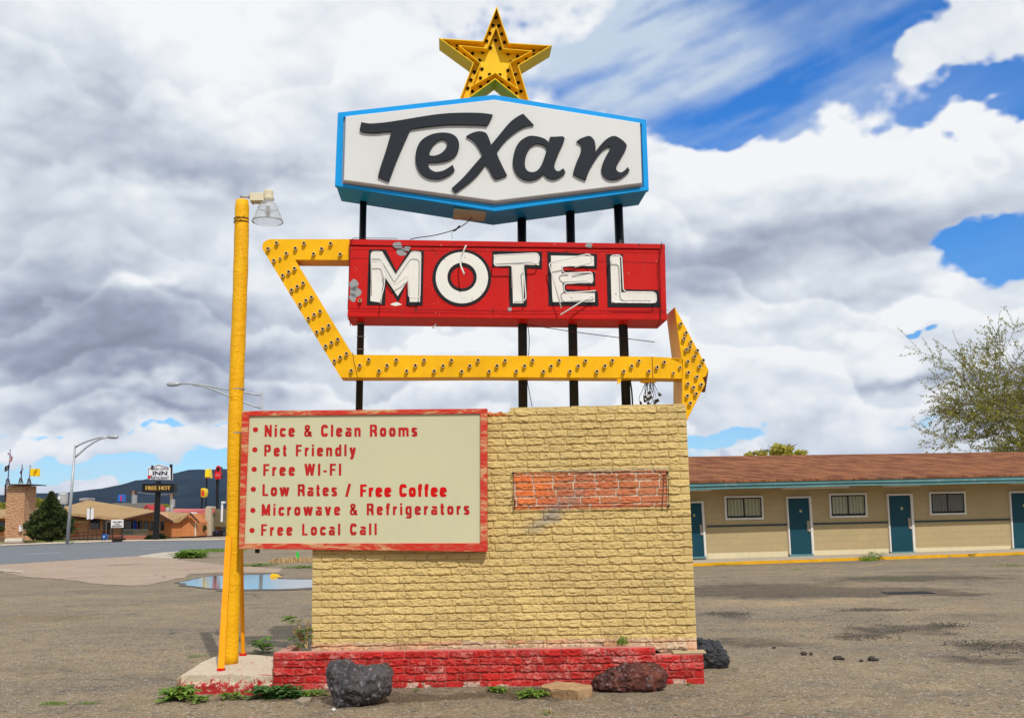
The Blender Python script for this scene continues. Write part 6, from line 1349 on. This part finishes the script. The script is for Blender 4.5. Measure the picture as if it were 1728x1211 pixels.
for (x, y, Y, w, h, lab, sd) in ((10,862,150,26,16,'pale green bushy tree at the far left behind the tower',1), (52,851,150,14,15,'pale willow like tree between the tower and the juniper',2), (71,852,152,10,10,'green rounded tree just left of the juniper',5), (275,856,140,12,4,'low green tree behind the message board pole',7)):
    c = at(x, y, Y); clump('background_tree', lab, c, w*Y/1700, 2, h*Y/1700, 2600, .28, 'bg_leaf' if 'bg_leaf' in M else 'spring_leaf', seed=sd, group='trees behind the inn')
for (x, y, Y, w, h, lab, sd) in ((337,893,101,8,9,'dusty green shrub at the corner of the inn wing',11), (272,904,95.5,4,4,'dark green shrub at the foot of the inn sign',12), (254,906,95.3,6,2.5,'low green hedge on the brick porch of the inn',13), (-2,893,86,8,4,'dark green shrub at the left edge beside the tower',14)):
    c = at(x, y, Y); clump('shrub', lab, c, w*Y/1700, .8, h*Y/1700, 1800, .14, 'juniper', 'shrub', seed=sd, trunk=False)
def blades(m_, c, rad, h, n, g, w=.006, lean=.5, flat=1.0):
    for _ in range(n):
        a = g.uniform(0,6.283); r = rad*g.random()**.6; b0 = c+Vector((math.cos(a)*r, math.sin(a)*r*flat, 0)); l = h*g.uniform(.4,1.1); a2 = g.uniform(0,6.283); d = Vector((math.cos(a2), math.sin(a2), 0))*l*lean*g.uniform(.2,1.2); s_ = Vector((-math.sin(a2), math.cos(a2), 0))*w
        k = len(m_.v); m_.v += [b0-s_, b0+s_, b0+d*.4+Vector((0,0,l*.65))+s_*.8, b0+d*.4+Vector((0,0,l*.65))-s_*.8, b0+d+Vector((0,0,l*.85))]; m_.f += [[k,k+1,k+2,k+3],[k+3,k+2,k+4]]; m_.m += [0,0]
def leafy(m_, c, rad, h, n, g, sz, broad=.4, serr=True, flat=1.0):
    """rosette of arching toothed leaves"""
    for _ in range(n):
        a = g.uniform(0,6.283); L_ = sz*g.uniform(.6,1.25); d = Vector((math.cos(a), math.sin(a), 0)); sd = Vector((-math.sin(a), math.cos(a), 0)); r = rad*g.random(); b0 = c+Vector((math.cos(a+g.gauss(0,.9))*r, math.sin(a+g.gauss(0,.9))*r*flat, h*g.random()*.7)); rise = g.uniform(.1,1.0)
        prev = None; k0 = len(m_.v); S = 7
        for i in range(S+1):
            t = i/S; w = L_*broad*math.sin(math.pi*min(1, t*.93+.05))**.8*.5*(1 if not serr or i % 2 else .6); p = b0+d*L_*t*(1-.15*t)+Vector((0,0,L_*rise*(t*1.0-t*t*.95)))
            m_.v += [p-sd*w-Vector((0,0,w*.0)), p-Vector((0,0,w*.35)), p+sd*w]
        for i in range(S):
            k = k0+3*i; m_.f += [[k,k+1,k+4,k+3],[k+1,k+2,k+5,k+4]]; m_.m += [0,0]
def weed(lab, p, rad, h, n, sz, mat='weed', kind='leafy', broad=.4, seed=1, cat='weed', extra=None, flat=1.0):
    g = random.Random(seed); m_ = MB()
    if kind == 'leafy': leafy(m_, p, rad, h, n, g, sz, broad, flat=flat)
    else: blades(m_, p, rad, h, n, g, sz, flat=flat)
    T_ = thing('weed' if cat == 'weed' else 'grass_tuft', lab, cat, p); m_.build('leaves', M[mat], T_)
    if extra: m2 = MB(); blades(m2, p, rad, h*extra, max(6, n//4), g, .0025, .5); m2.build('dry_stems', M['straw'], T_)
weed('bright toothed weed at the left corner of the concrete pad', gp(300,1180), .10, .13, 70, .16, broad=.45, seed=2)
weed('low yellow green weed just right of the left pad corner', gp(334,1184), .08, .06, 40, .09, broad=.4, seed=3)
weed('small green weed under the middle of the concrete pad', gp(394,1178), .10, .07, 44, .09, seed=4, flat=.4)
weed('patch of round leaved clover where pad and red planter meet', gp(470,1176), .22, .12, 330, .075, 'clover', broad=.95, seed=5, flat=.4)
weed('thin green weed left of the big black rock', gp(518,1172), .14, .05, 70, .08, seed=6, flat=.4)
weed('leafy weed growing behind the concrete pad', gp(440,1098,.02), .08, .16, 40, .17, broad=.4, seed=7)
weed('tiny weed at the planter foot right of the big black rock', gp(700,1165), .05, .02, 14, .04, seed=8)
weed('small weed at the planter foot, left of the sandstone slab', gp(838,1166), .08, .05, 44, .09, seed=9)
weed('larger weed touching the left end of the sandstone slab', gp(899,1174), .11, .06, 70, .12, broad=.3, seed=10)
weed('dry twiggy weed in the foreground asphalt', gp(925,1204), .05, .03, 10, .05, seed=12, extra=3)
weed('little weed at the right end of the red planter', gp(1162,1156), .03, .03, 10, .04, seed=13)
weed('green tuft growing in the planter near its right end', QP.at(1052,1086,.22), .06, .09, 60, .0035, kind='grass', seed=14)
weed('weed growing in the driveway gravel inside the sign shadow', gp(332,1108), .10, .03, 26, .05, seed=15, flat=.5)
weed('bright flat green tuft in the lower left foreground', gp(88,1188), .12, .03, 130, .003, kind='grass', seed=16, flat=.35, cat='grass')
weed('low sparse tuft right of the bright one in the lower left', gp(148,1187), .11, .02, 90, .003, kind='grass', seed=17, flat=.35, cat='grass')
weed('dense green mound of weeds on the verge left of the yellow post', gp(321,941), .60, .34, 700, .30, seed=18, broad=.40, flat=.8)
weed('dry pale grass tuft beside the bright green stake', gp(496,948), .9, .22, 500, .012, 'straw', 'grass', seed=19, cat='grass')
weed('green weeds under the notice board, beyond the puddle', gp(433,955), .7, .10, 160, .16, seed=20, flat=.5)
weed('green weeds peeping from behind the left edge of the pier', gp(512,958), .7, .08, 160, .14, seed=21, flat=.5)
weed('yellowish grass along the verge behind the yellow post', gp(360,930), 1.8, .18, 800, .02, 'weed', 'grass', seed=22, flat=.4, cat='grass')
weed('dark weed at the left end of the grass strip by the stone block', gp(60,914), 3.5, .15, 900, .03, 'weed', 'grass', seed=23, flat=.2, cat='grass')
weed('grass tuft against the yellow kerb under the second motel window', gp(1465,946), .30, .22, 120, .008, kind='grass', seed=24, cat='grass')
weed('taller leafy weed on the yellow kerb beside the second motel window', KP.at(1481,944,.0), .20, .30, 60, .18, seed=25, broad=.3)
weed('small weed on the yellow kerb near the third motel window', KP.at(1643,941,.0), .10, .22, 24, .12, seed=26, broad=.3)
weed('weed at the yellow kerb near the right edge', KP.at(1713,941,-.05), .26, .14, 60, .12, seed=27, broad=.3)
weed('flat line of weeds along the kerb foot left of the second motel door', gp(1225,953.5), .9, .06, 160, .07, seed=28, broad=.3, flat=.25)
weed('thin weeds in the asphalt crack in front of the second motel door', gp(1345,961), .8, .04, 110, .06, seed=29, broad=.3, flat=.6)
weed('yellow green ground weeds in the dark wet strip of the lot', gp(1500,977), 1.1, .03, 240, .05, seed=30, broad=.3, flat=.6)
weed('straggly weeds at the right edge of the lot', gp(1712,955), .9, .07, 160, .09, seed=31, broad=.3, flat=.6)
g = random.Random(44)
# weedy stems beside the pier's left edge
T_ = thing('weed', 'tall half dry weed leaning at the left edge of the pier above the planter', 'weed', QP.at(512,1090,.3)); m_ = MB(); m2 = MB()
b0 = QP.at(518, 1094, .25)
for k in range(9):
    e = QP.at(484+g.uniform(0,38), 1045+g.uniform(0,35), .3); m_.tube([b0, b0.lerp(e, .5)+Vector((0,0,.01)), e], [.004,.003,.0015], 4)
    for _ in range(16): q = b0.lerp(e, g.uniform(.3,1.0)); blades(m_, q, .012, .05, 2, g, .003, 1.2)
for (x, y, n) in ((487,1047,26),(498,1052,16),(514,1068,34),(518,1080,26),(508,1092,30),(495,1080,14)): leafy(m2, QP.at(x, y, .28), .045, .05, n, g, .075, .40)
m_.build('dry_stems', M['straw'], T_); m2.build('leaves', M['weed'], T_)
for i, (x, lab) in enumerate(((685,'dry straw stalks in the planter left of centre'),(866,'tall dry stalks in the planter in front of the wall stain'),(895,'short dry stalks in the planter right of the tall ones'),(925,'single thick dry stalk standing in the planter'),(1030,'faint dry stalks beside the green planter tuft'))):
    T_ = thing('dry_stalks', lab, 'dry stalks', QP.at(x, 1094, .2)); m_ = MB(); b0 = QP.at(x, 1094, .2)
    for k in range(1 if i == 3 else 8):
        e = b0+Vector((g.uniform(-.12,.12)*(0 if i == 3 else 1), g.uniform(-.02,.05), g.uniform(.10,.24))); m_.tube([b0+Vector((g.uniform(-.05,.05),0,-.02)), b0.lerp(e,.55)+Vector((g.uniform(-.02,.02),0,.02)), e], [.0032,.0024,.0010] if i != 3 else [.005,.004,.003], 4)
    m_.build('stem', M['straw'], T_)
# ================================================================== ROCKS
def rockmat(name, c, c2, c3, sc=8, rough=.7, spec=.4, bump=1.0, th=.55):
    m, nt, b = newmat(name); L = nt.links.new; tc = N(nt, 'ShaderNodeTexCoord').outputs['Object']
    a1 = tex(nt, tc, i_Scale=sc, i_Detail=8.0, i_Roughness=.7); a2 = tex(nt, tc, i_Scale=sc*5, i_Detail=6.0, i_Roughness=.75)
    cc = mixc(nt, ramp(nt, a1, .35, .65), c, c2); cc = mixc(nt, ramp(nt, a2, th, th+.1), cc, c3); L(cc, b.inputs['Base Color']); b.inputs['Roughness'].default_value = rough; b.inputs['Specular IOR Level'].default_value = spec
    bn = N(nt, 'ShaderNodeBump', i_Strength=bump, i_Distance=.02); L(a2, bn.inputs['Height']); L(bn.outputs[0], b.inputs['Normal']); return m
def rock(name, lab, pts, ground_px, depth, mat, amp=.012, freq=9, sub=6, seed=0, facet=.0, cat='rock', front=True, group=None):
    Y = gp(*ground_px).y + depth*.5; c = Vector((sum(p[0] for p in pts)/len(pts), sum(p[1] for p in pts)/len(pts)))
    W = [at(x, y, Y) for x, y in pts]; cw = at(c.x, c.y, Y); zmin = min(w.z for w in W)
    sh = -zmin - .006 if zmin > -.2 else 0
    pol = sorted([(math.atan2(w.z-cw.z, w.x-cw.x), math.hypot(w.x-cw.x, w.z-cw.z)) for w in W]); pol = [(pol[-1][0]-2*math.pi, pol[-1][1])]+pol+[(pol[0][0]+2*math.pi, pol[0][1])]
    def rad(t):
        for a, b_ in zip(pol, pol[1:]):
            if a[0] <= t <= b_[0]: k = (t-a[0])/max(1e-6, b_[0]-a[0]); return a[1]+(b_[1]-a[1])*k
        return pol[0][1]
    bm = bmesh.new(); bmesh.ops.create_icosphere(bm, subdivisions=sub, radius=1)
    for v in bm.verts:
        s_ = v.co.copy(); rho = math.hypot(s_.x, s_.z); t = math.atan2(s_.z, s_.x); r_ = rad(t)
        k = rho**.75 if rho > 0 else 0
        sy = math.copysign(abs(s_.y)**.8, s_.y)
        p = Vector((math.cos(t)*r_*k, sy*depth*.5, math.sin(t)*r_*k)); q = p*freq+Vector((seed*3.1, seed, 0))
        n_ = noise.fractal(q, .75, 2.1, 6)*amp*1.5 + abs(noise.noise(q*.7+Vector((5,5,5))))*amp*3.2 - amp*.9 - abs(noise.noise(q*2.3))*amp*1.6 + noise.noise(q*7)*amp*.35
        if facet: cell = noise.cell_vector(q*.5); n_ += (cell.x-.5)*facet
        p += s_*n_; v.co = p+Vector((0,0,0))
        v.co.z = max(v.co.z, -cw.z-sh*0-.02)
    me = bpy.data.meshes.new(name); bm.to_mesh(me); bm.free(); me.materials.append(mat)
    me.polygons.foreach_set('use_smooth', [True]*len(me.polygons)); o = bpy.data.objects.new(name, me); o.location = cw; COL.objects.link(o); tag(o, lab, cat, group); return o
Z8 = zr(250, 900, 3.84); ZR = zr(820, 1000, 3.927); ZG = zr(1160, 930, 3.042)
rock('black_rock', 'big black lava boulder leaning on the red planter at left', Z8([(1180,835),(1205,812),(1240,806),(1290,822),(1340,845),(1400,868),(1480,850),(1555,838),(1580,865),(1588,950),(1575,1025),(1530,1060),(1470,1085),(1400,1105),(1340,1135),(1280,1137),(1230,1130),(1195,1085),(1180,1040),(1160,1000),(1158,930),(1165,880)]), (590,1195), .42, rockmat('black lava rock', (.020,.019,.023), (.085,.070,.072), (.24,.235,.265), 5, .42, .6, 1.0, .54), .016, 8, 6, 1, facet=.008)
rock('scoria_rock', 'reddish brown pitted boulder against the right of the red planter', ZR([(695,590),(720,555),(790,520),(880,492),(960,470),(1050,466),(1130,468),(1165,485),(1195,530),(1200,590),(1180,630),(1120,658),(1040,650),(960,662),(900,665),(850,655),(770,640),(710,635),(695,610)]), (1060,1169), .34, rockmat('rusty scoria', (.055,.018,.014), (.19,.055,.034), (.27,.25,.28), 6, .7, .3, 1.0, .545), .015, 15, 6, 2)
rock('dark_rock', 'black rock with a tan patch at the right end of the planter', ZG([(42,448),(60,442),(85,450),(95,462),(120,456),(150,458),(180,490),(205,530),(220,560),(218,580),(200,603),(150,600),(100,600),(60,585),(35,540)]), (1210,1129), .34, rockmat('dark basalt', (.014,.015,.022), (.035,.036,.046), (.42,.30,.16), 3.2, .5, .6, 1.0, .66), .016, 10, 6, 3, facet=.008)
# flat sandstone slab
sd_ = rockmat('tan sandstone', (.40,.24,.12), (.52,.34,.18), (.30,.16,.08), 10, .85, .2, .6, .62)
tp = [(gp(x, y, .075)) for x, y in ZR([(360,612),(470,582),(560,592),(690,605),(705,622),(660,632),(610,650),(530,640),(430,632)])]
bm = bmesh.new(); vt = [bm.verts.new((p.x, p.y, .075+.006*noise.noise(p*9))) for p in tp]; vb = [bm.verts.new((p.x+.012*noise.noise(p*17), p.y+.02, -.01)) for p in tp]
bm.faces.new(vt); bm.faces.new(vb[::-1]); n = len(tp)
for i in range(n): bm.faces.new([vt[i], vb[i], vb[(i+1) % n], vt[(i+1) % n]])
bmesh.ops.triangulate(bm, faces=bm.faces[:]); bmesh.ops.subdivide_edges(bm, edges=bm.edges[:], cuts=4, use_grid_fill=True)
for v in bm.verts: v.co += noise.noise_vector(v.co*14)*.010+noise.noise_vector(v.co*45)*.003
c0 = sum(tp, Vector())/n; 
for v in bm.verts: v.co -= Vector((c0.x, c0.y, 0))
bmesh.ops.recalc_face_normals(bm, faces=bm.faces[:])
me = bpy.data.meshes.new('sandstone_slab'); bm.to_mesh(me); bm.free(); me.materials.append(sd_); o = bpy.data.objects.new('sandstone_slab', me); o.location = (c0.x, c0.y, 0); COL.objects.link(o); tag(o, 'flat tan sandstone slab left of the reddish boulder', 'rock')
chm = rockmat('asphalt lump', (.06,.052,.045), (.10,.085,.07), (.16,.14,.12), 30, .9, .2, .8, .6)
def egg(cx, cy, rx, ry, seed): 
    g = random.Random(seed); return [(cx+rx*math.cos(t)*(1+.12*g.uniform(-1,1)), cy-ry*math.sin(t)*(1+.12*g.uniform(-1,1))) for t in [2*math.pi*k/12 for k in range(12)]]
for i, (x, y, rx, ry, lab) in enumerate(((597,523,19,9,'leftmost dark asphalt lump in the lot, with a smaller one touching it'),(635,526,9,9,'small dark lump touching the leftmost asphalt lump'),(776,547,31,10,'long dark asphalt lump in the middle of the row in the lot'),(893,559,13,7,'small asphalt lump left of the rightmost one'),(952,552,31,11,'rightmost long dark asphalt lump in the row in the lot'),(445,492,14,5,'flat dark crumb of asphalt nearest the dark rock'))):
    P_ = ZG(egg(x, y, rx, ry, i)); rock('asphalt_lump', lab, P_, (P_[0][0], max(p[1] for p in P_)), rx*2/3.042/1700*9*.9, chm, .006, 20, 4, i+5, group='loose asphalt lumps in the motel lot')
P_ = Z8(egg(1205, 1140, 15, 12, 3)); rock('white_pebble', 'single white pebble in front of the big black boulder', P_, (P_[0][0], max(p[1] for p in P_)), .04, paint('white pebble', (.6,.58,.55), .8), .003, 20, 4, 9)
P_ = [(245,1176),(260,1176)]; 
fs_ = MB(); pf = [gp(x, y, .03) for x, y in Z8([(958,1075),(990,1055),(1060,1058),(1050,1075),(1000,1090)])]; fs_.prism(pf, (0,0,-.04)); tag(fs_.build('flat_stone', paint('pale flat stone', (.32,.27,.20), .9, .15, 20, .3, 60), origin=pf[0], bevel=.006), 'pale flat stone chip left of the big black boulder', 'rock')
# broken asphalt and gravel: uncountable
def scatter(name, n, region, smin, smax, mat, seed, flat=.6):
    g = random.Random(seed); m_ = MB(); V, Fc = m_.v, m_.f
    for _ in range(n):
        x, y = region(g); p = Vector((x, y, 0)); s_ = g.uniform(smin, smax)*(.6+.5*g.random()); pts = []
        for k in range(6):
            d = [Vector((1,0,0)),Vector((-.5,.87,0)),Vector((-.5,-.87,0)),Vector((.3,.2,1)),Vector((-.4,.1,.8)),Vector((.0,-.4,.9))][k]; pts.append(p+Vector((d.x*s_*g.uniform(.7,1.3), d.y*s_*g.uniform(.7,1.3), d.z*s_*flat-.002)))
        b_ = len(V); V += pts
        for f in ((0,1,4,3),(1,2,5,4),(2,0,3,5)): Fc.append([b_+i for i in f])
        Fc.append([b_+3,b_+4,b_+5])
    m_.m = [0]*len(m_.f); o = m_.build(name, mat); o['kind'] = 'stuff'; o['label'] = 'loose gravel scattered over the asphalt' if 'gravel' in name else 'crumbled asphalt bits in the worn patches'; return o
grm = rockmat('mixed gravel', (.20,.17,.14), (.34,.30,.25), (.45,.42,.38), 3, .9, .2, 0, .55)
def reg_near(g):
    while True:
        y = 7.2+14*g.random()**1.8; x = g.uniform(-.62, .62)*y
        if -2.6 < x < 2.3 and y > 8.7 and y < 10.4: continue
        return x, y
scatter('gravel', 9000, reg_near, .004, .0095, grm, 5)
def reg_patch(g):
    c = g.choice(((1500,1062,120,12),(1600,1054,40,6),(1480,1028,90,3),(1690,1095,70,12),(1230,1036,40,5),(1650,1085,60,6),(1440,1075,70,5))); return tuple(gp(c[0]+g.gauss(0,.5)*c[2], c[1]+g.gauss(0,.5)*c[3]))[:2]
scatter('asphalt_crumbs', 1500, reg_patch, .006, .022, chm, 6, .5)
# small things beyond the puddle
m_ = MB(); p = gp(502, 946.5); m_.box(p+Vector((0,0,.16)), (.10,.03,.36)); tag(m_.build('green_stake', paint('bright green stake', (.03,.55,.06), .5), origin=p, bevel=.005), 'bright green stake standing beyond the puddle', 'stake')
m_ = MB(); p = gp(465, 973); m_.add([p+Vector(v) for v in ((-.16,-.08,0),(.16,-.08,0),(.16,.08,0),(-.16,.08,0),(-.10,-.04,.10),(.05,-.04,.07),(.05,.04,.07),(-.10,.04,.10))], [(0,1,5,4),(1,2,6,5),(2,3,7,6),(3,0,4,7),(4,5,6,7)]); tag(m_.build('yellow_marker', M['yellow'], origin=p, bevel=.01), 'small yellow marker block at the far side of the puddle', 'marker')

# ================================================================== AIR
hz, nt, b = newmat('thin blue air'); nt.nodes.remove(b)
pv = N(nt, 'ShaderNodeVolumePrincipled'); pv.inputs['Color'].default_value = (.34, .50, 1.0, 1); pv.inputs['Density'].default_value = 3.2e-5; nt.links.new(pv.outputs[0], nt.nodes['Material Output'].inputs['Volume'])
hb_ = MB(); hb_.box((0, 5800, 128), (19000, 13000, 262)); o = hb_.build('haze', hz); o['kind'] = 'stuff'; o['label'] = 'thin bluish air between here and the hills'
